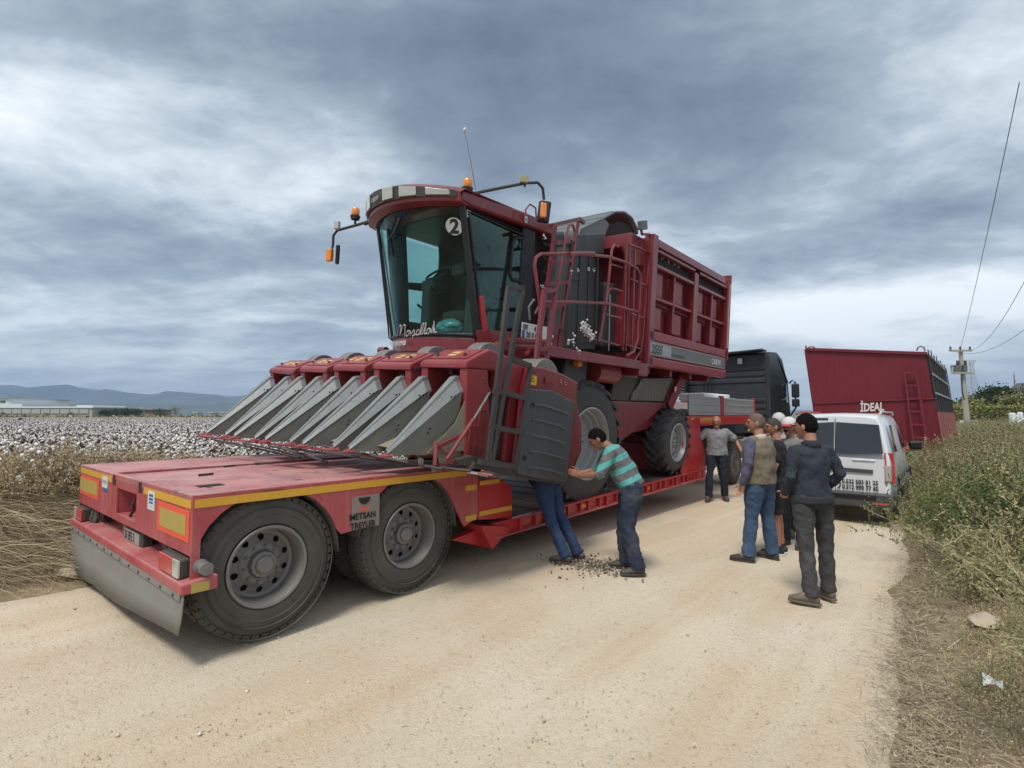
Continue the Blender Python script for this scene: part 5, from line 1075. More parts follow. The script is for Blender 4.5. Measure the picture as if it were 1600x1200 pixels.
T('grab_handle', [(-2.0, .66, 2.3), (-2.0, .66, 3.2), (-1.9, .66, 3.3), (-1.8, .66, 3.2)], .014, BLK, hv); T('lever', [(-1.95, .85, 2.7), (-2.05, .82, 2.95)], .012, BLK, hv)
MB().box((-1.62, CY0 + .05, 2.75), (-1.60, CY0 + .5, 3.42)).build('hanging_coat', mat('dark_grey_cloth', (.06, .055, .06), .9), hv, bevel=.02)
# plastic bag behind the glass
b_ = bmesh.new(); bmesh.ops.create_icosphere(b_, subdivisions=3, radius=1)
for v in b_.verts: v.co *= 1 + .12 * math.sin(v.co.x * 7 + v.co.y * 9) * math.cos(v.co.z * 8); v.co = V((v.co.x * .14, v.co.y * .22, v.co.z * .12))
me = bpy.data.meshes.new('plastic_bag'); b_.to_mesh(me); b_.free(); me.materials.append(mat('turquoise_bag', (.08, .24, .27), .3, 0, .2, 12, coat=.5)); bg_ = bpy.data.objects.new('plastic_bag', me); COL.objects.link(bg_); R4 = Matrix.Rotation(PH, 4, 'X'); bg_.location = V(HO) + R4.to_3x3() @ V((-2.36, 1.05, 2.24)); tag(bg_, 'turquoise plastic bag lying inside the cab behind the windscreen', 'bag')
# "2" disc and lettering on the windscreen
def ws_pt(px, py, off=.012):   # hit the wind screen
    best = None
    for s in np.linspace(0, 1, 120):
        for q in (0.05, .95):
            pass
    lo = None
    for s in np.linspace(0, 1, 400):
        y = CY0 + (CY1 - CY0) * s; p = hl(px, py, y=y); q = (p.z - zb_) / (zt_ - zb_); c = cpt(s, q, p.z); e = abs(c.x - p.x)
        if lo is None or e < lo[0]: lo = (e, s, q, p)
    e, s, q, p = lo; t1 = (cpt(s + .01, q, p.z) - cpt(s - .01, q, p.z)).normalized(); t2 = (cpt(s, q + .01, p.z + (zt_ - zb_) * .01) - cpt(s, q - .01, p.z - (zt_ - zb_) * .01)).normalized(); n = t1.cross(t2)
    if n.x > 0: n = -n
    return p + n * off, -t1, t2, n
p, tx, ty, n = ws_pt(710, 354)
Mx = Matrix.Identity(4)
for i in range(3): Mx[i][0] = tx[i]; Mx[i][1] = ty[i]; Mx[i][2] = n[i]; Mx[i][3] = p[i]
mb = MB(); mb.lathe([(0, 0), (0, .105), (.003, .105), (.003, 0)], (0, 0, 0), 'z', 32); d_ = mb.build('number_disc', WHT, hv); d_.data.transform(Mx)
text('number_two', '2', .235, p + n * .005 - tx * .066 - ty * .080, -tx if False else tx, ty, INK, d_, bold=.009, ext=.001)
# script lettering, drawn stroke by stroke: Masallah with cedilla
MAS = [[(0, .0), (.35, 1.2), (.45, 1.25), (.5, .25), (.95, 1.25), (1.05, 1.2), (1.0, .05), (1.15, .02)],
       [(1.75, .55), (1.5, .6), (1.35, .3), (1.45, .02), (1.7, .1), (1.8, .55), (1.78, .05), (1.95, .05)],
       [(1.95, .05), (2.3, .62), (2.38, .3), (2.3, .02), (2.08, .03)], [(2.22, -.02), (2.3, -.15), (2.15, -.26)],
       [(2.4, .05), (2.6, .12)], [(3.0, .55), (2.75, .6), (2.6, .3), (2.7, .02), (2.95, .1), (3.05, .55), (3.03, .05), (3.2, .08)],
       [(3.2, .08), (3.55, 1.05), (3.5, 1.25), (3.38, 1.0), (3.32, .2), (3.45, .03), (3.6, .1)], [(3.6, .1), (3.95, 1.05), (3.9, 1.25), (3.78, 1.0), (3.72, .2), (3.85, .03), (4.0, .12)],
       [(4.45, .55), (4.2, .6), (4.05, .3), (4.15, .02), (4.4, .1), (4.5, .55), (4.48, .05), (4.65, .08)],
       [(4.65, .08), (5.05, 1.1), (5.0, 1.3), (4.87, 1.0), (4.78, .02), (4.95, .5), (5.1, .55), (5.12, .05), (5.4, .12)]]
p0, tx, ty, n = ws_pt(621, 527); p1, *_ = ws_pt(684, 520)
mb = MB(); wn = (p1 - p0).length / 5.4
def on_ws(u, v):
    q_ = u / 5.4; base, t1, t2, nn = WSC[min(len(WSC) - 1, int(q_ * (len(WSC) - 1) + .5))]; return p0.lerp(p1, q_) + (base - (p0.lerp(p1, q_))) * 1.0 + t2 * v * .115 + nn * .004
WSC = [ws_pt(621 + 63 * i / 20, 527 - 7 * i / 20) for i in range(21)]
for st_ in MAS:
    pp = [V(on_ws(min(5.4, a + .18 * b), b)) for a, b in st_]
    fin_ = []
    for i in range(len(pp) - 1):   # soften corners
        for k in range(4):
            t_ = k / 4; p_1, p_2 = pp[i], pp[i + 1]; pa = pp[i - 1] if i else p_1; pb = pp[i + 2] if i + 2 < len(pp) else p_2
            fin_.append(.5 * ((2 * p_1) + (p_2 - pa) * t_ + (2 * pa - 5 * p_1 + 4 * p_2 - pb) * t_ ** 2 + (3 * p_1 - pa - 3 * p_2 + pb) * t_ ** 3))
    fin_.append(pp[-1]); mb.tube(fin_, .0065, 5)
o = mb.build('script_lettering', WHT, hv, smooth=True)
# roof with lamp visor
def rpt(s, grow, z): 
    y = CY0 - .09 + (CY1 - CY0 + .18) * s; bow = (.36 + grow * .2) * (1 - (2 * s - 1) ** 2); return V((-2.70 - grow - bow, y, z))
mb = MB(); zr = lambda s: 3.835 + .13 * math.sin(min(1, s * 1.25) * PI / 2); rf_t = [rpt(s / 20, .04, zr(s / 20)) for s in range(21)]; rf_m = [rpt(s / 20, .12, zr(s / 20) - .06) for s in range(21)]; rf_b = [rpt(s / 20, .10, 3.675) for s in range(21)]; rf_i = [rpt(s / 20, -.01, 3.65) for s in range(21)]
top_in = [V((-1.6, p.y * .96 + CM * .04, p.z + .05)) for p in rf_t]
mb.grid([[p * 1 for p in reversed(r_)] for r_ in (rf_i, rf_b, rf_m, rf_t, top_in)]); vis = mb.build('roof_visor', RED_H, hv, smooth=False, solid=.012)
# glossy roof edge band sides
mb = MB(); mb.prism([(-2.80, 0, 3.68), (-2.76, 0, 3.825), (-1.6, 0, 3.90), (-.95, 0, 3.91), (-.95, 0, 3.74), (-1.45, 0, 3.72), (-2.6, 0, 3.67)], (0, CY1 - CY0 + .14, 0)); rf = mb.build('roof', RED_H, hv, bevel=.03); rf.location.y = CY0 - .07
# dark lamp band
band_t = [rpt(.02 + .90 * s / 24, .134, zr(.02 + .9 * s / 24) - .055) for s in range(25)]; band_b = [rpt(.02 + .90 * s / 24, .122, 3.715) for s in range(25)]
mb = MB(); mb.grid([band_b, band_t]); bd = mb.build('lamp_band', BLKD, hv, solid=.02)
for s0, s1 in ((.045, .175), (.235, .355), (.41, .51), (.70, .80), (.83, .90)):
    c0t, c1t, c0b, c1b = (rpt(s0, .150, zr(s0) - .065), rpt(s1, .150, zr(s1) - .065), rpt(s0, .138, 3.728), rpt(s1, .138, 3.728))
    n_ = V((-.018, 0, 0)); mb = MB(); mb.add([c0b, c1b, c1t, c0t, c0b + n_, c1b + n_, c1t + n_, c0t + n_], [(0, 1, 2, 3), (4, 5, 6, 7), (0, 1, 5, 4), (1, 2, 6, 5), (2, 3, 7, 6), (3, 0, 4, 7)]); mb.build('roof_lamp', LENS, bd, bevel=.006)
a, b = rpt(.655, .152, 3.76), rpt(.545, .152, 3.76); text('visor_lettering', 'CASE IH', .075, a + V((-.012, 0, 0)), b - a, (0, 0, 1), mat('grey_lettering', (.30, .28, .28), .5), bd, bold=.003, sx_=.72)
# wiper
T('wiper_arm', [hl(628, 335, x=-3.1), hl(617, 362, x=-3.05), hl(607, 375, x=-2.98)], .014, BLK, hv); T('wiper_arm', [hl(620, 335, x=-3.08), hl(610, 365, x=-3.02)], .01, BLK, hv); T('wiper_blade', [hl(606, 358, x=-2.98), hl(609, 400, x=-2.92)], .014, BLK, hv)
# beacons
def beacon(p, par=hv):
    b = MB().lathe([(-.02, .06), (.02, .07), (.03, .075), (.04, .06), (.045, .0)], tuple(p), 'z', 20).build('beacon_base', BLKD, par, smooth=True)
    MB().lathe([(.042, .055), (.06, .060), (.13, .056), (.145, .045), (.15, 0)], tuple(p), 'z', 20).build('beacon_lens', AMB, b, smooth=True); return b
beacon(hl(730, 298, y=.62)); beacon(hl(555, 341, x=-2.85)); T('beacon_stem', [hl(555, 353, x=-2.85), hl(555, 342, x=-2.85)], .018, BLKD, hv)
# mirror arms
A = [hl(737, 303, y=.50), hl(780, 294, y=.42), hl(822, 286, y=.36), hl(840, 285, y=.33), hl(848, 294, y=.32), hl(850, 312, y=.32)]
T('mirror_arm', A, .020, BLKD, hv)
m_ = MB().box(V((-.085, -.03, -.15)), V((.085, .03, .15)), Matrix.Translation(hl(850, 331, y=.28)) @ Matrix.Rotation(-.80, 4, 'Z') @ Matrix.Rotation(.08, 4, 'Y')).build('mirror', BLK, hv, bevel=.025)
MB().box(V((-.042, -.03, -.10)), V((.042, .03, .10)), Matrix.Translation(hl(849, 329, y=.22)) @ Matrix.Rotation(-.80, 4, 'Z')).build('amber_lamp', AMB, m_, bevel=.015)
MB().box(V((-.055, -.03, -.05)), V((.055, .03, .05)), Matrix.Translation(hl(819, 280, y=.34)) @ Matrix.Rotation(-.75, 4, 'Z')).build('work_lamp', mat('yellowish_lens', (.33, .31, .18), .3, 0, .1, 20), hv, bevel=.01)
T('lamp_stem', [hl(820, 292, y=.36), hl(820, 286, y=.36)], .015, BLKD, hv)
A = [hl(583, 344, x=-2.8), hl(556, 352, x=-2.85), hl(527, 360, x=-2.9), hl(521, 368, x=-2.92), hl(520, 386, x=-2.92)]
T('mirror_arm', A, .020, BLKD, hv); T('arm_hinge', [hl(582, 345, x=-2.8), hl(570, 349, x=-2.82)], .032, BLKD, hv)
m2 = MB().box(V((-.03, -.07, -.14)), V((.03, .07, .14)), Matrix.Translation(hl(527.5, 398, x=-2.85)) @ Matrix.Rotation(-.5, 4, 'Z') @ Matrix.Rotation(.10, 4, 'X')).build('mirror', BLK, hv, bevel=.02); MB().box(V((-.03, -.055, -.09)), V((.03, .055, .09)), Matrix.Translation(hl(515, 399, x=-2.95)) @ Matrix.Rotation(.2, 4, 'Z')).build('amber_lamp', AMB, m2, bevel=.012)
MB().box(V((-.03, -.04, -.06)), V((.03, .04, .06)), Matrix.Translation(hl(527, 352, x=-2.95)) @ Matrix.Rotation(.4, 4, 'Z')).build('work_lamp', LENS, hv, bevel=.01)
T('mirror_bracket', [hl(519, 386, x=-2.92), hl(520, 399, x=-2.92)], .014, BLKD, hv)
# left grab rail in front of the cab
T('grab_rail', [hl(597, 358, x=-2.75), hl(592.5, 366, x=-2.75), hl(594, 395, x=-2.75), hl(606, 505, x=-2.6), hl(608, 528, x=-2.58), hl(614, 533, x=-2.56)], .011, BLK, hv)
T('antenna', [hl(743, 297, y=.8), hl(735, 250, y=.8), hl(726, 205, y=.8)], [.008, .006, .005], mat('antenna_wire', (.25, .27, .3), .4), hv, 5); MB().lathe([(-.03, .01), (0, .022), (.03, .01), (.035, 0)], tuple(hl(726, 203, y=.8)), 'z', 8).build('antenna_tip', WHT, hv, smooth=True)
T('roof_cable', [hl(823, 350, y=.5), hl(821, 328, y=.5), hl(828, 319, y=.5), hl(837, 325, y=.5), hl(838, 345, y=.5)], .012, RED_H, hv)
for (px, py) in ((732, 334), (822, 343)):
    p = hl(px, py, y=CY0 - .012 if px < 800 else CY0 - .085); s_ = MB().box(p + V((-.03, -.002, -.045)), p + V((.03, 0, .045))).build('white_label', WHT, hv)
    MB().bar(p + V((-.018, -.004, -.02)), p + V((.018, -.004, .02)), .001, .008).build('cross_mark', INK, s_); MB().bar(p + V((.018, -.004, -.02)), p + V((-.018, -.004, .02)), .001, .008).build('cross_mark', INK, s_)
# door details
T('door_handle', [hl(744, 411, y=.52), hl(750, 414, y=.52)], .022, BLK, hv); T('door_frame', [V((-2.24, CY0 - .01, 2.2)), V((-2.60, CY0 - .01, 3.62)), V((-1.52, CY0 - .01, 3.60))], .02, BLK, hv); T('door_frame', [V((-1.75, CY0 - .01, 3.45)), V((-1.78, CY0 - .01, 3.02)), V((-1.72, CY0 - .01, 2.95)), V((-1.54, CY0 - .01, 2.96))], .02, BLK, hv)
T('door_frame', [V((-1.75, CY0 - .01, 3.45)), V((-1.7, CY0 - .01, 3.52)), V((-1.52, CY0 - .01, 3.56))], .02, BLK, hv)
hpoly([(750, 462), (756, 462), (765, 536), (758, 540)], .50, .04, 'red_guard_strip', RED_B); hpoly([(748, 545), (757, 520), (770, 522), (768, 560), (752, 560)], .45, .1, 'cab_corner', RED_H)
# number plate
pa = hl(816, 503, y=.05); pb = hl(854, 534, y=.05); ps = (pa + pb) / 2
npl = MB().box((pa.x, .05, pb.z), (pb.x, .058, pa.z)).build('number_plate', WHT, hv, bevel=.003); h_ = (pa.z - pb.z)
text('plate_text', '09     4', h_ * .50, (pa.x + .02, .047, pb.z + h_ * .54), (1, 0, 0), (0, 0, 1), INK, npl, bold=.002, ext=.001, sx_=.95); text('plate_text', '20 0 0', h_ * .50, (pa.x + .085, .047, pb.z + h_ * .08), (1, 0, 0), (0, 0, 1), INK, npl, bold=.002, ext=.001, sx_=.92)
MB().box((pa.x, .046, pb.z), (pa.x + .055, .049, pb.z + h_ * .5)).build('blue_band', INKB, npl)
# ---------- platform, rails, ladders
PY = -.30
def PP(px, py, y=PY): return hl(px, py, y=y)
B('platform', (-2.0, PY + .02, 1.93), (.45, .55, 2.0), RED_H, hv, .008); MB().box((-2.05, PY, 1.90), (.45, PY + .045, 2.03)).build('platform_edge', RED_H, hv, bevel=.008)
MB().box((.40, PY, 1.80), (.70, PY + .5, 2.0)).build('platform_edge', RED_H, hv, bevel=.01)
T('hand_rail', [PP(845, 548), PP(843, 471), PP(835, 415), PP(837, 403), PP(845, 397), PP(897, 396), PP(950, 401), PP(975, 409), PP(995, 419), PP(1000, 430), PP(998, 485)], .022, RED_H, hv)
T('hand_rail', [PP(845, 472), PP(897, 472), PP(950, 474), PP(975, 481), PP(997, 487), PP(996, 530), PP(990, 550), PP(978, 556)], .020, RED_H, hv)
T('gate_rail', [PP(983, 382, -.22), PP(1000, 388, -.2), PP(1015, 397, -.2), PP(1010, 445, -.2), PP(1005, 520, -.2), PP(1001, 548, -.2), PP(990, 566, -.22)], .018, RED_H, hv)
for a, b in (((979, 381), (973, 548)), ((984, 383), (977, 548)), ((992, 390), (986, 550))): MB().bar(PP(*a, -.2), PP(*b, -.2), .03, .03).build('rail_post', RED_H, hv)
T('gate_rail', [PP(966, 386, -.24), PP(960, 383, -.24), PP(956, 390, -.24), PP(948, 466, -.24), PP(936, 534, -.24)], .02, RED_H, hv); T('gate_rail', [PP(972, 455, -.25), PP(955, 450, -.25), PP(950, 456, -.25), PP(945, 485, -.25)], .016, RED_H, hv)
for a, b in (((946, 491), (971, 497)), ((937, 531), (968, 540)), ((985, 436), (1012, 447)), ((978, 487), (1008, 497)), ((977, 538), (1004, 546)), ((952, 412), (972, 418))): MB().bar(PP(*a, -.23), PP(*b, -.21), .022, .022).build('gate_bar', RED_H, hv)
T('rail_latch', [PP(890, 397, -.34), PP(905, 396, -.34), PP(928, 396, -.34)], .028, RED_H, hv)
LY = .15
lr = MB().bar(PP(868, 352, LY), PP(842, 538, LY), .03, .05).build('ladder_rail', RED_H, hv); MB().bar(PP(904, 344, LY), PP(872, 541, LY), .03, .05).build('ladder_rail', RED_H, hv)
for a, b in (((863, 379), (898, 374)), ((858, 411), (893, 407)), ((852, 444), (888, 441)), ((847, 479), (882, 477)), ((843, 513), (877, 511))): MB().bar(PP(*a, LY), PP(*b, LY), .04, .05).build('ladder_rung', RED_H, lr)
T('ladder_handle', [PP(855, 538, .05), PP(884, 372, .05), PP(889, 352, .05), PP(895, 351, .05), PP(898, 362, .05), PP(893, 376, .05)], .016, RED_H, lr)
MB().bar(PP(862, 352, .12), PP(906, 342, .12), .05, .05).build('ladder_top', RED_H, lr); MB().bar(PP(906, 343, .12), PP(912, 348, .3), .05, .05).build('ladder_top', RED_H, lr)
for a, b in (((850, 454), (838, 561)), ((868, 455), (854, 561)), ((849, 454), (869, 454)), ((837, 561), (856, 562)), ((840, 545), (856, 546))): MB().bar(PP(*a, -.42), PP(*b, -.42), .045, .05).build('lower_ladder_bar', RED_H, lr)
MB().bar(PP(796, 532, -.1), PP(852, 534, -.1), .06, .06).build('step_beam', RED_H, hv, bevel=.01)
# oily pipes and cotton tangle between cab and ducts
for i in range(7): T('hydraulic_hose', [hl(838 + i * 4, 352, y=.7), hl(840 + i * 4, 362 + i, y=.72), hl(846 + i * 3, 380, y=.8)], .014, RED_H, hv, 6)
MB().box((-1.15, .75, 1.9), (-.75, 2.2, 3.7)).build('rear_cab_machinery', DIRT_SHADE, hv, bevel=.03)
for i in range(6): T('machinery_pipe', [hl(848, 380 + i * 22, y=.6), hl(858, 384 + i * 24, y=.55), hl(866, 400 + i * 20, y=.6)], .02, DIRT_SHADE, hv, 6)
T('bundled_hose', [hl(828, 500, y=.1), hl(826, 480, y=.1), hl(834, 468, y=.1), hl(843, 475, y=.1), hl(836, 490, y=.1)], .014, RIM, hv, 6)
def fluff(name, pts, r, y, nn=14):
    C = []
    for p in pts:
        c = hl(*p, y=y)
        for _ in range(nn): C.append(c + V((random.gauss(0, 1), random.gauss(0, .4), random.gauss(0, 1))) * r)
    C = np.array([c[:] for c in C]); v, f = lumps(C, rng.uniform(.3, .7, len(C)) * r * .9, jit=.35); o = NP(); o.add(v, f); o_ = o.build(name, [COTN], hv); o_['kind'] = 'stuff'
# ---------- grey air ducts
DY = .30
dpts = [hl(886, 375, y=DY), hl(944, 378, y=DY), hl(941, 545, y=DY), hl(876, 545, y=DY)]
rows = []
for q in np.linspace(0, 1, 9):
    a = dpts[0].lerp(dpts[3], q); b = dpts[1].lerp(dpts[2], q); c = (a + b) / 2; w = (b - a).length / 2; dirx = (b - a).normalized(); r = []
    for j in range(24):
        an = 2 * PI * j / 24; cx_ = math.copysign(abs(math.cos(an)) ** .5, math.cos(an)); sy_ = math.copysign(abs(math.sin(an)) ** .5, math.sin(an)); cor = 1 + .015 * math.cos(an * 8)
        r.append(c + dirx * (cx_ * w * cor) + V((0, .42 + sy_ * .40 * cor, 0)))
    rows.append(r)
mb = MB(); mb.grid(rows, True); dc = mb.build('air_duct', PLAS, hv, smooth=True)
for q in (.02, .36, .98): 
    r = [p for p in rows[0]]; a = dpts[0].lerp(dpts[3], q); off = a - dpts[0]; c = (dpts[0] + dpts[1]) / 2; mb = MB(); mb.grid([[p + off + V((0, 0, dz_)) + (p - c - V((0, .42, 0))) * .02 for p in r] for dz_ in (-.02, .02)], True); mb.build('duct_flange', PLAS, dc, solid=.01)
for i in range(4):
    a = dpts[0].lerp(dpts[1], .15 + .23 * i); b = dpts[3].lerp(dpts[2], .15 + .23 * i); MB().bar(a + V((0, .005, -.05)), b + V((0, .005, .08)), .02, .03).build('duct_rib', PLAS, dc, bevel=.006)
MB().prism([hl(*p, y=DY - .03) for p in ((899, 366), (945, 364), (944, 397), (897, 396))], (0, .05, 0)).build('duct_hatch', PLAS, dc, bevel=.02)
# second duct to its left and right
MB().prism([hl(*p, y=.5) for p in ((866, 362), (884, 360), (878, 545), (858, 540))], (0, .5, 0)).build('air_duct', PLAS, hv, bevel=.05)
MB().prism([hl(*p, y=.35) for p in ((948, 440), (972, 445), (968, 542), (940, 542))], (0, .4, 0)).build('air_duct', PLAS, hv, bevel=.04)
T('duct_rod', [hl(953, 460, y=.2), hl(951, 548, y=.2)], .01, CHR, hv, 6)
# lower duct leg under the platform
MB().prism([hl(*p, y=.0) for p in ((885, 560), (920, 556), (916, 600), (902, 640), (878, 600))], (0, .4, 0)).build('duct_leg', PLAS, hv, bevel=.03)
MB().prism([hl(*p, y=-.05) for p in ((900, 602), (925, 600), (925, 638), (900, 640))], (0, .12, 0)).build('front_bumper_block', BLK, hv, bevel=.01)
mb = MB(); mb.lathe([(-.05, 0), (-.05, .06), (.02, .065), (.02, 0)], tuple(hl(902, 566, y=-.05)), 'y', 16); mb.build('side_marker', AMB, hv, smooth=True)
# curved hood on top of the ducts, open towards the basket
hx = [(905, 372), (912, 352), (930, 342), (950, 333), (968, 330), (982, 336), (992, 350), (995, 364)]
front = [hl(*p, y=.55) for p in ((903, 378), (908, 358), (926, 350), (944, 341), (962, 331), (976, 331), (988, 340), (996, 356), (997, 366))]
mb = MB(); mb.grid([[p + V((0, d, 0)) for p in front] for d in (0, .1, 1.0, 1.9)]); ch = mb.build('duct_hood', PLAL, hv, smooth=True, solid=.03)
fr2 = [hl(*p, y=.55) for p in ((903, 378), (908, 358), (926, 350), (944, 341), (952, 350), (944, 372), (944, 380))]
MB().prism(fr2, (0, .03, 0)).build('hood_cheek', PLAL, ch, bevel=.004)
MB().prism([hl(*p, y=.62) for p in ((944, 372), (952, 351), (968, 345), (985, 352), (995, 366), (985, 378), (950, 388))], (0, .04, 0)).build('hood_opening', DARK, ch)
for i in range(3): MB().bar(front[2 + i] + V((0, .03 + i * .01, .012)), front[2 + i] + V((0, 1.8, .012)), .03, .02).build('hood_rib', PLAL, ch)
# ---------- basket
BX0, BX1, BY0, BY1, BZ0, BZ1 = .72, 4.35, -.28, 2.95, 2.36, 4.07
bk = B('basket', (BX0 + .06, BY0 + .23, BZ0), (BX1 - .05, BY1 - .05, 4.0), RED_I, hv, .01)
def bb(name, x0, x1, z0, z1, y0=BY0, y1=BY0 + .16, m=RED_H, bv=.01): return B(name, (x0, y0, z0), (x1, y1, z1), m, bk, bv)
bb('corner_post', BX0, BX0 + .17, 1.96, 4.10); bb('corner_post', BX1 - .10, BX1, 2.3, 4.06); bb('middle_post', 2.50, 2.62, 2.55, 3.85, BY0 + .02)
bb('middle_post', 2.66, 2.74, 2.55, 3.85, BY0 + .04)
bb('top_rail', BX0 + .17, BX1 - .3, 3.92, 4.05); bb('upper_rail', BX0 + .17, 2.5, 3.60, 3.66, BY0 + .03); bb('upper_rail', 2.74, BX1 - .1, 3.60, 3.66, BY0 + .03); bb('upper_slot', BX0 + .17, 2.5, 3.67, 3.84, BY0 + .12, BY0 + .158, DARK, 0); bb('upper_slot', 2.74, BX1 - .1, 3.67, 3.84, BY0 + .12, BY0 + .158, DARK, 0); bb('slot_rail', BX0 + .17, 2.5, 3.85, 3.905, BY0 + .02); bb('slot_rail', 2.74, BX1 - .1, 3.85, 3.905, BY0 + .02)
for x0, x1 in ((BX0 + .17, 2.5), (2.74, BX1 - .1)):
    xm = (x0 + x1) / 2 - .02; bb('panel_rib', xm, xm + .05, 2.6, 3.6, BY0 + .05); bb('bay_rail', x0, x1, 3.08, 3.13, BY0 + .05, m=RED_U); bb('bay_rail', x0, x1, 3.0, 3.02, BY0 + .09)
    for xa, xb in ((x0 + .02, xm - .30), (xm + .06, x1 - .30)): 
        bb('pressed_panel', xa, xb, 3.15, 3.58, BY0 + .12, BY0 + .228, RED_U, .025); bb('pressed_panel', xa, xb, 2.6, 2.99, BY0 + .12, BY0 + .228, RED_U, .025)
bb('lower_band', BX0 + .02, BX1, 2.40, 2.55, m=RED_U); bb('decal_panel', BX0 + .02, BX1 - .02, 2.14, 2.395, BY0 + .01, m=RED_U); bb('bottom_rail', BX0 + .02, BX1, 1.97, 2.135, m=RED_U, bv=.03)
dc_ = MB().box((BX0 + .05, BY0 + .002, 2.165), (BX1 - .12, BY0 + .009, 2.37)).build('decal_strip', mat('grey_decal', (.14, .145, .145), .45, 0, .2, 3), bk)
MB().box((BX0 + .05, BY0 - .001, 2.362), (BX1 - .12, BY0 + .0015, 2.374)).build('decal_line', INKG, dc_); MB().box((BX0 + .05, BY0 - .001, 2.158), (BX1 - .12, BY0 + .0015, 2.170)).build('decal_line', INKG, dc_); MB().box((BX0 + .06, BY0 - .0005, 2.18), (BX0 + .85, BY0 + .0015, 2.355)).build('decal_field', INKG, dc_)
text('model_number', '2555', .20, (BX0 + .09, BY0 - .004, 2.195), (1, 0, 0), (0, 0, 1), mat('decal_dark', (.07, .07, .07), .5), dc_, bold=.008, ext=.001, shear=.2); text('decal_words', 'COTTON EXPRESS', .06, (BX0 + .9, BY0 - .004, 2.20), (1, 0, 0), (0, 0, 1), MATS['decal_dark'], dc_, ext=.001)
text('maker_words', 'CASE IH', .15, (BX1 - .88, BY0 - .004, 2.21), (1, 0, 0), (0, 0, 1), mat('decal_pale', (.5, .5, .5), .5), dc_, bold=.006, ext=.001, sx_=.95)
# end wall facing forwards
B('end_panel', (BX0 + .01, BY0 + .16, 2.3), (BX0 + .058, BY1, 4.06), RED_H, bk, .01)
for y in (BY0 + .45, BY0 + .8, BY0 + 1.2): B('end_rib', (BX0 - .04, y, 2.3), (BX0 + .008, y + .06, 3.95), RED_H, bk, .006)
B('corner_wing', (BX1 - .02, BY0 - .02, 2.35), (BX1 + .03, BY0 + .3, 4.16), RED_H, bk, .01); B('side_gusset', (.35, BY0 + .2, 3.85), (BX0 + .01, BY0 + 1.6, 4.05), RED_H, bk, .01)
MB().prism([(BX0 - .55, BY0 + .25, 3.78), (BX0 - .02, BY0 + .15, 4.02), (BX0 + .0, BY0 + .15, 3.6), (BX0 - .35, BY0 + .25, 3.55)], (0, .04, 0)).build('front_gusset', RED_H, bk)
T('release_cord', [(BX1 - .08, BY0 - .03, 3.95), (BX1 - .10, BY0 - .03, 3.4), (BX1 - .09, BY0 - .03, 2.6)], .012, mat('rope', (.4, .33, .25), .9), bk, 5)
# rear work lamp
T('lamp_stem', [hl(1003, 366, y=-.2), hl(1001, 352, y=-.2)], .02, RED_H, hv); MB().box(V((-.10, -.04, -.07)), V((.10, .04, .07)), Matrix.Translation(hl(1004, 352, y=-.2)) @ Matrix.Rotation(-.3, 4, 'Y')).build('rear_work_lamp', PLAL, hv, bevel=.012)
T('lamp_stem', [hl(1003, 366, y=-.2), hl(1015, 366, y=-.2)], .02, RED_H, hv)
# underside beams
for x in (1.0, 1.9, 2.8, 3.7): B('basket_cross_beam', (x, BY0 + .15, 1.86), (x + .1, BY1, 1.99), RED_H, hv, .008)
B('basket_floor', (BX0 + .1, BY0 + .24, 1.99), (BX1, BY1, 2.2), RED_H, bk, .01)
B('frame_beam', (-2.2, .55, 1.50), (3.4, .75, 1.82), RED_H, hv, .01); B('frame_beam', (-2.2, 2.1, 1.50), (3.4, 2.3, 1.82), RED_H, hv, .01)
MB().prism([(.5, .2, 1.80), (3.3, .2, 1.88), (2.3, .2, .95), (.9, .2, .80)], (0, 2.3, 0)).build('engine_belly', RED_H, hv, bevel=.02)
MB().prism([hl(*p, y=.12) for p in ((960, 588), (1052, 592), (1034, 628), (955, 625))], (0, .06, 0)).build('dark_screen', mat('dark_screen', (.05, .045, .04), .6, 0, .3, 6, dust=.4, dcol=(.2, .16, .12)), hv)
MB().prism([hl(*p, y=.08) for p in ((1003, 592), (1052, 590), (1036, 627), (985, 625))], (0, .03, 0)).build('tinted_panel', mat('dusty_dark_panel', (.09, .085, .07), .35, 0, .3, 3, streak=.3), hv, bevel=.004)
MB().bar(hl(1066, 588, y=.06), hl(1044, 636, y=.06), .22, .08, (0, 1, 0)).build('rear_brace', RED_H, hv, bevel=.008); a = hl(1055, 609, y=.0); MB().box(a + V((-.03, -.01, -.03)), a + V((.03, 0, .06))).build('white_label', WHT, hv)
MB().prism([hl(*p, y=.10) for p in ((945, 626), (1040, 630), (1020, 650), (970, 690), (962, 660))], (0, .08, 0)).build('belly_plate', RED_H, hv, bevel=.01); MB().prism([hl(*p, y=.5) for p in ((985, 655), (1015, 650), (1015, 682), (975, 682))], (0, .8, 0)).build('rear_axle_block', DIRT_SHADE, hv, bevel=.02)
mb = MB(); mb.lathe([(0, 0), (0, .16), (.6, .16), (.62, .12), (.62, 0)], tuple(hl(925, 580, y=.05)), 'x', 20); mb.build('air_tank', RED_U, hv, smooth=True); B('valve_block', tuple(hl(962, 573, y=.1)), tuple(hl(980, 590, y=.3)), RIM, hv, .01)
T('front_axle', [(-.62, .2, .80), (-.62, 3.0, .80)], .16, RED_H, hv, 12); T('rear_axle', [(2.42, .2, .66), (2.42, 2.9, .66)], .10, RED_H, hv, 12); B('final_drive', (-.85, .45, .6), (-.4, .9, 1.7), RED_H, hv, .04)
B('wheel_mast', (-.9, .5, 1.3), (-.4, .8, 2.0), RED_H, hv, .03)
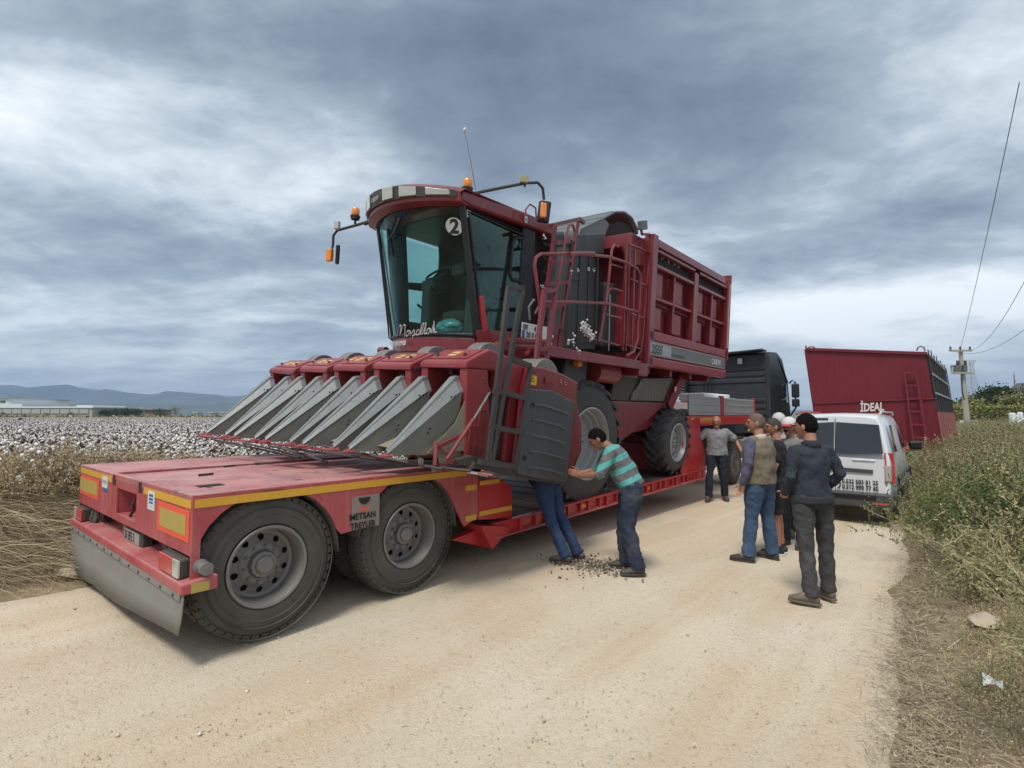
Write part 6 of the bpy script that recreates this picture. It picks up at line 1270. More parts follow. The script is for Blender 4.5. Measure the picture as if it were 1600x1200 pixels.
def farm_wheel(name, c, r, w, rr, nl, flip=1, lug=.045, concave=.28):
    c = V(c); mb = MB(); ri = r - lug
    mb.lathe([(.03, rr), (.0, rr + .03), (-.01, rr + (ri - rr) * .55), (.03, ri - .04), (.10, ri), (w - .10, ri), (w - .03, ri - .04), (w + .01, rr + (ri - rr) * .55), (w, rr + .03), (w - .03, rr)], (0, 0, 0), 'y', 56)
    ty = mb.build(name, RUBH, hv, smooth=True, loc=c)
    for i in range(nl):
        for s in (0, 1):
            a = 2 * PI * (i + .5 * s) / nl; mb = MB(); n = 6; vs = []
            for j in range(n + 1):
                q = j / n; y = (.0 + (w * .56) * q) if s == 0 else (w - (w * .56) * q); da = (.34 * q) * 1.0; hw = (.045 - .008 * q) / r * 1.0; top = r if j > 0 else r - .02; bot = ri - .03
                for (dd, rad) in ((-hw, bot), (-hw * .8, top), (hw * .8, top), (hw, bot)):
                    an = a - da + dd; vs.append((rad * math.sin(an), y + (-.005 if j == 0 and s == 0 else .005 if j == 0 else 0), rad * math.cos(an)))
                if j == 0: pass
            fs = [(j * 4 + k, j * 4 + k + 1, j * 4 + k + 5, j * 4 + k + 4) for j in range(n) for k in range(3)] + [(0, 1, 2, 3), (n * 4, n * 4 + 3, n * 4 + 2, n * 4 + 1)]
            mb.add(vs, fs); lo = mb.build('tyre_lug', RUBH, ty)
    R_ = MB(); prof = [(-.004, rr + .02), (-.012, rr), (.02, rr - .012), (.07, rr - .03), (.11, rr - .03), (.12, rr - .05), (.2, rr - .06), (.21, rr - .09), (concave, rr - .11), (concave + .01, rr * .5), (concave - .05, rr * .35), (concave - .05, .0)]
    R_.lathe(prof, (0, 0, 0), 'y', 48); rim = R_.build('rim', RIMH, ty, smooth=True)
    for i in range(8):
        a = 2 * PI * i / 8; MB().lathe([(concave - .05, .016), (concave - .08, .016), (concave - .08, 0)], (rr * .27 * math.cos(a), 0, rr * .27 * math.sin(a)), 'y', 6).build('wheel_nut', RIM, rim)
    if flip < 0: ty.rotation_euler.z = PI
    return ty
farm_wheel('front_wheel', (-.62, -.12, .77), .90, .48, .50, 20); farm_wheel('front_wheel', (-.62, 3.05, .60), .90, .48, .50, 20, -1)
farm_wheel('rear_wheel', (2.42, -.12, .665), .615, .40, .34, 18, 1, .04, .12); farm_wheel('rear_wheel', (2.42, 3.0, .50), .615, .40, .34, 18, -1, .04, .12)
fluff('cotton_fluff', [(915, 515), (920, 520), (924, 526), (912, 510)], .034, -.06, 40)
fluff('cotton_fluff', [(903, 546), (860, 536), (895, 530), (889, 532)], .03, -.30, 6)
fluff('cotton_fluff', [(1035, 403), (1045, 407), (1053, 411), (1060, 415), (1072, 413), (1076, 419), (1096, 428), (1101, 432)], .025, -.17, 8)
fluff('cotton_fluff', [(905, 590), (850, 370), (848, 448), (893, 424), (903, 423), (920, 422), (928, 422)], .016, .05, 10)
# ================================================================== white van
vn = thing('delivery_van', 'white compact van with dark rear windows and phone numbers, parked behind the men', 'van')
VX, VYC, HWD = 9.95, 1.62, .76
def vpt(x, y, z): 
    return V((VX + x + (max(0, z - .98) * .30 if x < .6 else 0), VYC + y, z))
def ring(x, zt, ws=1., zb=.36):
    pr_ = [(.70, 0), (.755, .12), (.76, .45), (.745, .52), (.66, .86), (.585, .985), (.42, 1.0), (.0, 1.01)]
    r = [(w_ * ws, zb + (zt - zb) * q) for w_, q in pr_]; r = r + [(-a, b) for a, b in r[::-1][1:]]
    return [vpt(x, -a, b) for a, b in r]
mb = MB(); st_ = [(0, 1.70, .97), (.12, 1.73, 1.), (1.2, 1.74, 1.), (2.3, 1.72, 1.), (2.75, 1.68, .98), (3.35, 1.12, .97), (4.0, .95, .93), (4.15, .72, .86)]
rows = [ring(*s) for s in st_]; mb.grid(rows); n_ = len(rows[0]); mb.f.append(tuple(range(n_))); mb.f.append(tuple(range(len(mb.v) - n_, len(mb.v))))
mb.build('body', VANW, vn, smooth=True, bevel=.02)
def rquad(name, pts, m, dx=-.012, par=None, bv=.004):   # on the rear face, y,z pairs (y to the left of the van)
    return MB().prism([vpt(0, y, z) + V((dx, 0, 0)) for y, z in pts], (.014, 0, 0)).build(name, m, par or vn, bevel=bv)
rquad('rear_door', [(-.66, .50), (-.67, 1.02), (-.005, 1.04), (-.005, .50)], VANW, -.010); rquad('rear_door', [(.66, .50), (.67, 1.02), (.005, 1.04), (.005, .50)], VANW, -.010)
w1 = rquad('rear_window', [(-.655, 1.115), (-.60, 1.56), (-.012, 1.60), (-.012, 1.095)], GLD, -.014); w2 = rquad('rear_window', [(.655, 1.115), (.60, 1.56), (.012, 1.60), (.012, 1.095)], GLD, -.014)
rquad('door_seam', [(-.004, .5), (-.004, 1.66), (.004, 1.66), (.004, .5)], INK, -.016)
rquad('handle_bar', [(-.52, .80), (-.52, .86), (.30, .885), (.30, .82)], PLAS, -.03, bv=.012); rquad('top_brake_lamp', [(.1, 1.635), (.1, 1.665), (.32, 1.665), (.32, 1.635)], DARK, -.012)
rquad('chrome_badge', [(-.55, .985), (-.55, 1.01), (-.25, 1.015), (-.25, .99)], CHR, -.016)
bp_ = MB().box((VX - .06, VYC - .775, .27), (VX + .12, VYC + .775, .50)).build('bumper', PLAS, vn, bevel=.03); MB().box((VX - .08, VYC - .55, .40), (VX - .055, VYC + .55, .47)).build('bumper_step', BLK, bp_, bevel=.01); MB().box((VX - .07, VYC - .72, .33), (VX - .058, VYC - .5, .36)).build('red_reflector', REDL, bp_)
for s in (1, -1):
    MB().prism([vpt(-.012, s * .665, .66), vpt(-.012, s * .665, 1.13), vpt(.03, s * .775, 1.13), vpt(.10, s * .785, .95), vpt(.06, s * .785, .66)], (.06, 0, 0)).build('tail_lamp', REDL, vn, bevel=.01)
    MB().prism([vpt(-.016, s * .675, .69), vpt(-.016, s * .675, .93), vpt(.0, s * .75, .93), vpt(.0, s * .75, .69)], (.01, 0, 0)).build('clear_lens', LENS, vn, bevel=.004)
    T('roof_rail', [(VX + .35, VYC + s * .60, 1.73), (VX + .5, VYC + s * .6, 1.765), (VX + 2.3, VYC + s * .6, 1.76), (VX + 2.45, VYC + s * .6, 1.72)], .018, RED_B if s > 0 else VANW, vn)
    for x_ in (.75, 3.3):
        mb = MB(); mb.lathe([(0, .19), (-.005, .24), (.02, .30), (.05, .315), (.17, .315), (.2, .30), (.2, .19)], (0, 0, 0), 'y', 36); w_ = mb.build('wheel', RUB, vn, smooth=True, loc=(VX + x_, VYC - s * .77, .315)); 
        if s < 0: w_.rotation_euler.z = PI
        mb = MB(); mb.lathe([(.0, .19), (.02, .17), (.05, .12), (.04, 0)], (0, 0, 0), 'y', 24); mb.build('rim', RIM, w_, smooth=True)
        MB().lathe([(0, 0), (-.004, .0)], (0, 0, 0), 'y', 4)
        mb = MB(); mb.grid([[(VX + x_ + .37 * math.cos(a), VYC - s * yy, .33 + .37 * math.sin(a)) for a in np.linspace(0, PI, 14)] for yy in (.735, .775)]); mb.build('wheel_arch', PLAS, vn, solid=.02)
    MB().prism([(VX + 2.0, VYC - s * .765, 1.12), (VX + 2.05, VYC - s * .70, 1.58), (VX + 2.55, VYC - s * .70, 1.56), (VX + 3.0, VYC - s * .76, 1.12)], (0, -s * .006, 0)).build('side_window', GLD, vn); MB().prism([(VX + .42, VYC - s * .77, 1.12), (VX + .48, VYC - s * .70, 1.55), (VX + .75, VYC - s * .70, 1.55), (VX + .75, VYC - s * .77, 1.12)], (0, -s * .006, 0)).build('side_window', GLD, vn)
    MB().box((VX + .9, VYC - s * .765, .62), (VX + 2.9, VYC - s * .785, .70)).build('side_moulding', PLAS, vn, bevel=.01)
    B('side_mirror', (VX + 2.75, VYC - s * .80, 1.05), (VX + 2.88, VYC - s * 1.0, 1.22), BLK, vn, .04)
a = at(1322, 765, x=VX - .02)
text('phone_number', '0.532 583 81 25', .092, (VX - .028, VYC - .10, .625), (0, -1, 0), (0, 0, 1), INK, vn, bold=.003, ext=.001, sx_=.80); text('phone_number', '0.312 999 77 45', .092, (VX - .028, VYC - .10, .535), (0, -1, 0), (0, 0, 1), INK, vn, bold=.003, ext=.001, sx_=.80)
text('web_text', '.com', .06, (VX - .028, VYC + .17, .62), (0, -1, 0), (0, 0, 1), INK, vn, bold=.003, ext=.001); text('web_text', 'f.com', .06, (VX - .028, VYC + .20, .56), (0, -1, 0), (0, 0, 1), INK, vn, bold=.003, ext=.001)
T('phone_icon', [(VX - .026, VYC - .035, .69), (VX - .026, VYC - .065, .67), (VX - .026, VYC - .075, .61), (VX - .026, VYC - .065, .56), (VX - .026, VYC - .035, .54)], .010, INK, vn, 6)
rebase(vn, (12, VYC, 0))
# ================================================================== red cotton trailer
ct = thing('cotton_trailer', 'tall red box trailer for cotton with dark netted side, standing beyond the white van', 'trailer')
TL, TR, BR, BL = far(1262, 545, 14.9), far(1452, 552, 13), far(1471, 707, 13), far(1279, 694, 14.9); LV = V((1, -.03, 0)).normalized() * 7.2
SL, SR = far(1271, 630, 14.9), far(1461, 622.5, 13)
mb = MB(); th_ = V((.06, 0, 0)); mb.prism([TL, TR, SR, SL], th_); fp = mb.build('front_panel', RED_C, ct); MB().prism([SL - V((.03, 0, 0)), SR - V((.03, 0, 0)), BR - V((.03, 0, 0)), BL - V((.03, 0, 0))], th_).build('lower_front_panel', RED_C, ct)
MB().bar(TL, TR, .10, .07).build('top_rim', RED_C, ct); MB().bar(TL, BL, .05, .08).build('edge_rim', RED_C, ct)
MB().bar(SL + V((-.04, 0, 0)), SR + V((-.04, 0, 0)), .04, .04).build('seam_rail', RED_C, ct)
for side, (t0, s0, b0) in enumerate(((TR, SR, BR), (TL, SL, BL))):
    q1 = s0.lerp(b0, .25)
    nrm = V((0, -1, 0)) if side == 0 else V((0, 1, 0))
    NET = mat('dark_net', (.012, .015, .018), .9, 0, .4, 30); MB().prism([t0, q1, q1 + LV, t0 + LV], -nrm * .03).build('net_panel', NET, ct); MB().prism([q1, b0, b0 + LV, q1 + LV], -nrm * .03).build('lower_side_panel', mat('dark_faded_red', (.13, .03, .035), .6), ct)
    for i in range(9):
        q = .004 + i / 8 * .985; dx_ = LV.normalized() * .07; o_ = nrm * .004
        MB().prism([t0 + LV * q + o_ + V((0, 0, .10 + .06 * (i % 2))), t0 + LV * q + dx_ + o_ + V((0, 0, .10)), q1 + LV * q + dx_ + o_, q1 + LV * q + o_], nrm * .025).build('side_post', BLKD, ct)
        MB().prism([q1 + LV * q + o_, q1 + LV * q + dx_ + o_, b0 + LV * q + dx_ + o_, b0 + LV * q + o_], nrm * .03).build('lower_side_post', mat('pale_faded_red', (.36, .13, .13), .6, dust=.3), ct)
    for q in (.02, .33, .66): a = t0.lerp(q1, q); MB().prism([a + nrm * .03, a + nrm * .03 + LV, a + nrm * .03 + LV - V((0, 0, .05)), a + nrm * .03 - V((0, 0, .05))], nrm * .012).build('side_rail', mat('pale_rail', (.34, .34, .34), .6) if q > .1 else BLKD, ct)
    MB().bar(b0, b0 + LV, .12, .12).build('bottom_rail', RED_C, ct)
MB().prism([TL + LV, TR + LV, BR + LV, BL + LV], (.05, 0, 0)).build('rear_panel', RED_C, ct); MB().prism([BL, BR, BR + LV, BL + LV], (0, 0, -.08)).build('floor', RED_C, ct)
def onf(px, py, off=-.08):   # point on the front panel
    D_ = 14.9 + (px - 1262) / (1452 - 1262) * (13 - 14.9); return far(px, py, D_) + V((off, 0, 0))
for a, b in (((1416, 582), (1426, 700)), ((1434, 581), (1448, 702)), ((1416, 582.5), (1434, 582)), ((1418, 602.5), (1436.5, 602)), ((1420, 623), (1440, 622.5)), ((1421, 643), (1441, 643)), ((1423, 663), (1443, 663.5)), ((1425, 683), (1446, 684))): MB().bar(onf(*a, -.12), onf(*b, -.12), .045, .045).build('ladder_bar', RED_C, ct)
a, b = onf(1344, 643), onf(1376, 641.5); text('maker_lettering', 'İDEAL', .30, a + V((-.01, 0, 0)), b - a, (0, 0, 1), WHT, ct, bold=.010, shear=.15, ext=.001, sx_=.62)
MB().bar(onf(1365, 646.5, -.085), onf(1376, 646.3, -.085), .01, .045).build('red_patch', ORG, ct); MB().bar(onf(1366, 650.5, -.085), onf(1376, 650.3, -.085), .01, .03).build('white_patch', WHT, ct)
a, b = onf(1390, 675.5), onf(1399, 675.5); text('white_lettering', 'AM', .17, a, b - a, (0, 0, 1), WHT, ct, bold=.008, ext=.001, sx_=.7)
for px in (1270, 1442): T('lifting_loop', [onf(px - 6, 547.5, .03), onf(px - 4, 542, .03), onf(px, 540.5, .03), onf(px + 5, 542, .03), onf(px + 7, 548.5, .03)], .018, RIM, ct, 6)
c = (BL + BR) / 2
MB().box((BR.x + .2, BR.y + .5, .62), (BR.x + 7, BR.y + .62, .84)).build('chassis_beam', RED_C, ct); MB().box((BR.x + .2, BL.y - .62, .62), (BR.x + 7, BL.y - .5, .84)).build('chassis_beam', RED_C, ct)
MB().box((BR.x + .1, BR.y + .1, .45), (BR.x + .8, BR.y + 1.1, .72)).build('tool_box', DIRT_SHADE, ct, bevel=.01); MB().box((BR.x + .0, BR.y + .2, .74), (BR.x + .25, BR.y + .9, .80)).build('grey_bracket', RIM, ct, bevel=.01)
T('draw_bar', [(BR.x + 1, c.y, .6), (BR.x - 1.0, c.y, .5)], .06, RED_C, ct)
for x_ in (1.1, 5.6):
    for y_ in (BR.y + .35, BL.y - .35):
        mb = MB(); mb.lathe([(0, .24), (0, .38), (.03, .44), (.25, .44), (.28, .38), (.28, .24)], (0, -.14, 0), 'y', 32); w_ = mb.build('wheel', RUB, ct, smooth=True, loc=(BR.x + x_, y_, .44)); MB().lathe([(-.14, .24), (-.08, .15), (-.1, 0)], (0, 0, 0), 'y', 20).build('rim', RIM, w_)
    T('axle', [(BR.x + x_, BR.y + .3, .44), (BR.x + x_, BL.y - .3, .44)], .06, BLKD, ct)
tp = [onf(1402, 698, -.5), onf(1420, 700, -.5), onf(1409, 681, -.5)]; MB().prism(tp, (.02, 0, 0)).build('warning_triangle', mat('red_triangle', (.75, .05, .03), .5), ct)
rebase(ct, (c.x + 3.6, c.y, 0))
# ================================================================== people
def cloth(name, col, var=.2, vs=14, bump=.5, col2=None, rough=.9):
    M = mat(name, col, rough, 0, var, vs, bump=bump, bs=22, col2=col2, mixs=(.5, .72)); M.node_tree.nodes['Bump'].inputs['Distance'].default_value = .012 if 'Bump' in M.node_tree.nodes else 0; return M
HAIRB = mat('black_hair', (.008, .007, .006), .95, 0, .3, 60, bump=.9, bs=120); HAIRB.node_tree.nodes['Principled BSDF'].inputs['Specular IOR Level'].default_value = .12; HAIRG = mat('grey_hair', (.10, .082, .070), .95, 0, .4, 60, col2=(.20, .125, .09), mixs=(.42, .62), bump=.6, bs=120)
SHOE = mat('dark_shoe', (.028, .026, .025), .6, 0, .2, 20, dust=.35, dcol=(.3, .24, .17)); SHOEG = mat('dusty_grey_shoe', (.10, .09, .065), .7, 0, .3, 20, dust=.5, dcol=(.32, .26, .18)); SOLE = mat('white_sole', (.6, .6, .58), .6)
EYE = mat('dark_eye', (.02, .015, .012), .3); LIP = mat('lips', (.22, .08, .06), .5)
def loft(mb, path, lat=None, seg=16, pw=1., cap=(.45, .45)):
    """closed elliptic loft: path = [(point, a, b)] with a along lat"""
    P_ = [V(p[0]) for p in path]; rows = []; n = len(P_)
    for i, (p, a, b) in enumerate(path):
        t_ = (P_[min(n - 1, i + 1)] - P_[max(0, i - 1)]).normalized(); L = V(lat) if lat is not None else t_.orthogonal(); L = L - t_ * L.dot(t_)
        if L.length < 1e-4: L = t_.orthogonal()
        L.normalize(); W_ = t_.cross(L)
        rows.append([P_[i] + L * (a * math.copysign(abs(math.cos(q)) ** pw, math.cos(q))) + W_ * (b * math.copysign(abs(math.sin(q)) ** pw, math.sin(q))) for q in [2 * PI * j / seg for j in range(seg)]])
    o0 = len(mb.v); d0 = (P_[0] - P_[1]).normalized(); d1 = (P_[-1] - P_[-2]).normalized()
    def shrink(r, c, d, a): return [c + (x - c) * .6 + d * a * .45 for x in r]
    rows = [shrink(rows[0], P_[0], d0, min(path[0][1:]) * cap[0] / .45)] + rows + [shrink(rows[-1], P_[-1], d1, min(path[-1][1:]) * cap[1] / .45)]
    mb.grid(rows, True); s_ = seg; tot = len(rows)
    mb.f.append(tuple(o0 + j for j in range(s_))[::-1]); mb.f.append(tuple(o0 + (tot - 1) * s_ + j for j in range(s_)))
def ell(mb, c, r, axes=None, nu=10, nv=14, fn=None):
    c = V(c); ax = axes or (V((1, 0, 0)), V((0, 1, 0)), V((0, 0, 1))); o0 = len(mb.v); vs = []
    for i in range(1, nu):
        th = PI * i / nu
        for j in range(nv):
            ph = 2 * PI * j / nv; d = [math.sin(th) * math.cos(ph), math.sin(th) * math.sin(ph), math.cos(th)]
            if fn: d = fn(d)
            vs.append(c + ax[0] * d[0] * r[0] + ax[1] * d[1] * r[1] + ax[2] * d[2] * r[2])
    t0 = [0, 0, 1]; t1 = [0, 0, -1]
    if fn: t0, t1 = fn(t0), fn(t1)
    vs += [c + ax[0] * t0[0] * r[0] + ax[2] * t0[2] * r[2], c + ax[0] * t1[0] * r[0] + ax[2] * t1[2] * r[2]]
    N_ = (nu - 1) * nv; fs = [(i * nv + j, i * nv + (j + 1) % nv, (i + 1) * nv + (j + 1) % nv, (i + 1) * nv + j) for i in range(nu - 2) for j in range(nv)]
    fs += [(N_, (j + 1) % nv, j) for j in range(nv)] + [(N_ + 1, (nu - 2) * nv + j, (nu - 2) * nv + (j + 1) % nv) for j in range(nv)]
    mb.add(vs, fs)
def organic(mb, name, m, parent, vox, sm=3, disp=0., loc=None, ds=.12):
    o = mb.build(name, m, parent, fix=True); r_ = o.modifiers.new('r', 'REMESH'); r_.mode = 'VOXEL'; r_.voxel_size = vox
    if disp:
        tx_ = bpy.data.textures.get('folds') or bpy.data.textures.new('folds', 'CLOUDS'); tx_.noise_scale = ds; tx_.noise_depth = 2
        d = o.modifiers.new('d', 'DISPLACE'); d.texture = tx_; d.strength = disp; d.mid_level = .5
    s_ = o.modifiers.new('s', 'SMOOTH'); s_.iterations = sm; s_.factor = .5
    freeze(o)
    for p in o.data.polygons: p.use_smooth = True
    if not o.data.materials: o.data.materials.append(m)
    return o
DEF = dict(hipL=(0, .095, .90), hipR=(0, -.095, .90), kneeL=(.02, .10, .49), kneeR=(.02, -.10, .49), anL=(-.02, .11, .09), anR=(-.02, -.11, .09), toeL=(.13, .13, .03), toeR=(.13, -.13, .03),
           pel=(0, 0, .95), waist=(.0, 0, 1.08), chest=(.0, 0, 1.27), neck=(-.01, 0, 1.44), head=(.02, 0, 1.60), shL=(-.01, .178, 1.375), shR=(-.01, -.178, 1.375),
           elL=(-.03, .25, 1.14), elR=(-.03, -.25, 1.14), wrL=(.06, .26, .90), wrR=(.06, -.26, .90), haL=(.09, .25, .82), haR=(.09, -.25, .82))
def hand(mb, w, h, s, curl=.5, thumb_dir=(1, 0, 0)):
    w = V(w); h = V(h); d = (h - w).normalized(); tdv = V(thumb_dir); tdv = (tdv - d * tdv.dot(d)).normalized(); n = d.cross(tdv) * s   # n: palm normal
    kn = w + d * .085
    loft(mb, [(w - d * .01, .026, .019), (w + d * .03, .036, .016), (kn, .040, .013)], tdv, 12)
    for i, (off, L) in enumerate(((.030, .072), (.010, .080), (-.010, .074), (-.029, .058))):
        a = kn + tdv * off - d * .012; b = a + (d * math.cos(curl * .6) - n * math.sin(curl * .6)) * L * .5; c = b + (d * math.cos(curl * 1.8) - n * math.sin(curl * 1.8)) * L * .5
        loft(mb, [(a, .0095, .0095), (b, .009, .009), (c, .0075, .0075)], n, 8)
    a = w + d * .03 + tdv * .028; b = a + (d * .6 + tdv * .8).normalized() * .035; c = b + (d * .9 + tdv * .35 - n * .3).normalized() * .032
    loft(mb, [(a, .012, .012), (b, .0105, .0105), (c, .0085, .0085)], n, 8)
def person(label, loc, phi, J={}, H=1.72, top=None, sleeve='long', bottom=None, shorts=False, vest=None, hair=HAIRB, hairmode='full', cap=None, skin=SKIN, shoe=SHOE, build=1., collar=None, look=0., tilt=0., mous=False, curl=.5, glasses=False, belt=None, hem=.0, flare=1., legw=1.):
    j = {k: V(v) for k, v in DEF.items()}; j.update({k: V(v) for k, v in J.items()}); K = H / 1.72
    r = thing('person', label, 'person', loc, TH + math.radians(phi)); r.scale = (K, K, K)
    lat = (j['shL'] - j['shR']).normalized(); hlat = (j['hipL'] - j['hipR']).normalized(); bw = build
    tor = lambda g: [(j['pel'] - (j['waist'] - j['pel']).normalized() * .03, .155 * bw + g, .11 * bw + g), (j['pel'].lerp(j['waist'], .5), .160 * bw + g, .115 * bw + g), (j['waist'], .150 * bw + g, .112 * bw + g + (.02 if bw > 1.05 else 0)), (j['waist'].lerp(j['chest'], .55), .160 * bw + g, .115 * bw + g), (j['chest'], .172 * bw + g, .115 * bw + g), (j['chest'].lerp(j['neck'], .55), .165 * bw + g, .098 * bw + g * .8), (j['chest'].lerp(j['neck'], .84), .10 + g * .6, .072 + g * .5), (j['neck'] - (j['neck'] - j['chest']).normalized() * .005, .062 + g * .3, .060 + g * .3)]
    def arm(mb, S_, q1, g, wr=1.0):
        a, b, c = j['sh' + S_], j['el' + S_], j['wr' + S_]
        inner = a.lerp(j['chest'].lerp(j['neck'], .5), .35)
        p = [(inner, .052 + g, .050 + g), (a, .054 * bw + g, .054 * bw + g), (a.lerp(b, .45), .049 * bw + g, .049 * bw + g), (b, .041 + g, .041 + g)]
        if q1 == 'short': p = p[:2] + [(a.lerp(b, .45), .050 * bw + g, .05 * bw + g), (a.lerp(b, .80), .052 * bw + g * 1.3, .052 * bw + g * 1.3)]
        elif q1 == 'elbow': p = p[:3] + [(b, .046 + g, .046 + g), (b.lerp(c, .10), .044 + g, .044 + g)]
        elif q1 == 'roll': p += [(b.lerp(c, .35), .045 + g, .045 + g)]
        else: p += [(b.lerp(c, .4), .040 + g, .038 + g), (c, .029 + g * wr, .027 + g * wr)]
        loft(mb, p, j['chest'] - j['waist'], 14)
    def leg(mb, S_, g, end=1., fl=1.):
        a, b, c = j['hip' + S_], j['knee' + S_], j['an' + S_]; c2 = b.lerp(c, end) - (V((0, 0, .035)) if g > .005 and not shorts else V((0, 0, 0))); lw = legw
        p = [(a + (a - b).normalized() * .05, .085 * bw + g, .095 * bw + g), (a.lerp(b, .25), .084 * bw * lw + g, .090 * bw * lw + g), (a.lerp(b, .7), .065 * lw + g, .068 * lw + g), (b, .056 * lw + g, .058 * lw + g)]
        if end > 0: p += [(b.lerp(c2, .35), (.053 if g < .005 else .056 * fl) + g, (.056 if g < .005 else .058 * fl) + g), (b.lerp(c2, .75), (.040 if g < .005 else .052 * fl) + g, (.042 if g < .005 else .055 * fl) + g), (c2, (.034 if g < .005 else .053 * fl) + g, (.036 if g < .005 else .06 * fl) + g)]
        else: p = p[:3] + [(a.lerp(b, .92), .078 + g, .082 + g)]
        loft(mb, p, hlat, 16, cap=(.45, .45 if g < .005 else .05))
    # body
    mb = MB(); loft(mb, tor(-.018), lat)
    for S_ in 'LR':
        arm(mb, S_, 'long', -.008 if sleeve == 'long' else -.002); leg(mb, S_, 0 if shorts else -.018)
        loft(mb, [(j['an' + S_] + V((0, 0, .02)), .036, .036), (j['an' + S_] * .5 + j['toe' + S_] * .5, .035, .028)], hlat, 10)
        s_ = 1 if S_ == 'L' else -1; td = V((1, 0, .0)) if abs((j['ha' + S_] - j['wr' + S_]).normalized().x) < .8 else V((0, -s_ * .2, 1))
        hand(mb, j['wr' + S_], j['ha' + S_], s_, curl, td)
    hc = j['head']; upn = (hc - j['neck']).normalized(); hup = (V((0, 0, 1)) + V((tilt, 0, 0))).normalized() if tilt is not None else upn
    fx = V((math.cos(look), math.sin(look), 0)); fx = (fx - hup * fx.dot(hup)).normalized(); lx = hup.cross(fx); ax = (fx, lx, hup)
    loft(mb, [(j['neck'] - upn * .05, .066, .062), (j['neck'] + upn * .03, .054, .056), (hc - hup * .06 - fx * .02, .052, .056)], lx, 14)
    def hf(d):
        x, y, z = d; 
        if z < 0: x = x * (1 + .04 * z) + (.10 * -z if x > 0 else .0); y = y * (1 + .32 * z)
        if z < -.1 and x < 0: x *= 1 + .35 * (z + .1)
        if x > .5 and -.1 < z < .25: x -= .04
        return [x, y, z]
    ell(mb, hc, (.098, .077, .118), ax, 18, 24, hf)
    ell(mb, hc + fx * .098 - hup * .012, (.019, .013, .024), ax, 8, 10); ell(mb, hc + fx * .092 + hup * .012, (.014, .010, .026), ax, 8, 8); ell(mb, hc + fx * .082 - hup * .088, (.022, .026, .020), ax, 8, 10); ell(mb, hc + fx * .084 + hup * .032, (.016, .055, .012), ax, 8, 10)
    for s_ in (1, -1): ell(mb, hc + lx * .078 * s_ - fx * .004 - hup * .008, (.020, .010, .032), ax, 8, 8)
    bd_ = organic(mb, 'body', skin, r, .0065, 2)
    for s_ in (1, -1):
        mb = MB(); ell(mb, hc + fx * .0885 + lx * .031 * s_ + hup * .006, (.006, .010, .0045), ax, 6, 8); mb.build('eye', EYE, r, smooth=True)
        mb = MB(); ell(mb, hc + fx * .094 + lx * .033 * s_ + hup * .027, (.006, .018, .0035), ax, 6, 8); mb.build('eyebrow', hair if hair is not None else HAIRB, r, smooth=True)
    mb = MB(); ell(mb, hc + fx * .090 - hup * .060, (.010, .024, .006), ax, 6, 8); mb.build('mouth', LIP, r, smooth=True)
    if mous:
        mb = MB(); ell(mb, hc + fx * .094 - hup * .045, (.012, .034, .010), ax, 6, 10); mb.build('moustache', hair, r, smooth=True)
    if glasses:
        mb = MB()
        for s_ in (1, -1):
            c = hc + fx * .112 + lx * .032 * s_ + hup * .006; mb.tube([c + lx * .024 * math.cos(a) + hup * .018 * math.sin(a) for a in np.linspace(0, 2 * PI, 13)], .002, 5); mb.tube([c + lx * .024 * s_, hc + lx * .08 * s_ + hup * .012], .002, 5)
        mb.build('glasses', BLK, r)
    if hairmode:
        def hh(d):
            x, y, z = d; line = {'full': .30, 'bald': .62, 'crop': .36}[hairmode]; keep = z > (-.48 + (x + .35) * .78 if x > -.35 else -.52)
            if hairmode == 'bald': keep = (z < .55 and x < .15 and z > -.45) 
            q = hf(d); k_ = (1.035 if hairmode != 'full' else 1.06) if keep else .86
            if keep and hairmode == 'full': k_ += -.012 + .03 * max(0, z) + random.uniform(-.012, .012) + .014 * math.sin(x * 31 + y * 23) * math.cos(z * 27 + y * 9)
            return [q[0] * k_, q[1] * (k_ + (.01 if keep else 0)), q[2] * k_]
        mb = MB(); ell(mb, hc, (.098, .077, .118), ax, 26, 34, hh); mb.build('hair', hair, r, smooth=True)
    if cap:
        m1, m2 = cap
        mb = MB(); ell(mb, hc + hup * .035, (.108, .090, .100), ax, 20, 26, lambda d: [d[0], d[1], d[2] if d[2] > -.05 else -.05]); cp_ = mb.build('cap', m1, r, smooth=True)
        mb = MB(); rows = []
        for q in (0, .5, 1): rows.append([hc + hup * (.045 - .018 * q * (1 + .6 * abs(s_))) + fx * (.095 * math.sqrt(max(0, 1 - (s_ * .8) ** 2)) + .075 * q * (1 - .4 * s_ * s_)) + lx * .078 * s_ for s_ in np.linspace(-1, 1, 11)])
        mb.grid(rows); mb.build('peak', m2, cp_, smooth=True, solid=.006)
    # trousers
    mb = MB(); pv = j['pel']; wd = (j['waist'] - pv).normalized()
    loft(mb, [(pv.lerp((j['hipL'] + j['hipR']) / 2, .9) - wd * .03, .125 * bw, .10 * bw), (pv, .163 * bw, .122 * bw), (pv + wd * (.07 + hem), .158 * bw, .120 * bw)], hlat, 18)
    for S_ in 'LR': leg(mb, S_, .010 if not shorts else .022, 0. if shorts else .96, flare)
    organic(mb, 'shorts' if shorts else 'trousers', bottom, r, .010, 2, .034, ds=.075)
    # upper clothes
    mb = MB(); t_ = tor(.016); lw_ = t_[0]; ex = (j['pel'] - j['waist']).normalized()
    t_ = [(lw_[0] + ex * .0 - ex * (-.02), lw_[1] + .012, lw_[2] + .016)] + t_[1:]
    if sleeve != 'long' or vest is None: pass
    loft(mb, t_, lat, 20, cap=(.0, .3))
    for S_ in 'LR': arm(mb, S_, sleeve, .013 if sleeve == 'short' else .012, .8)
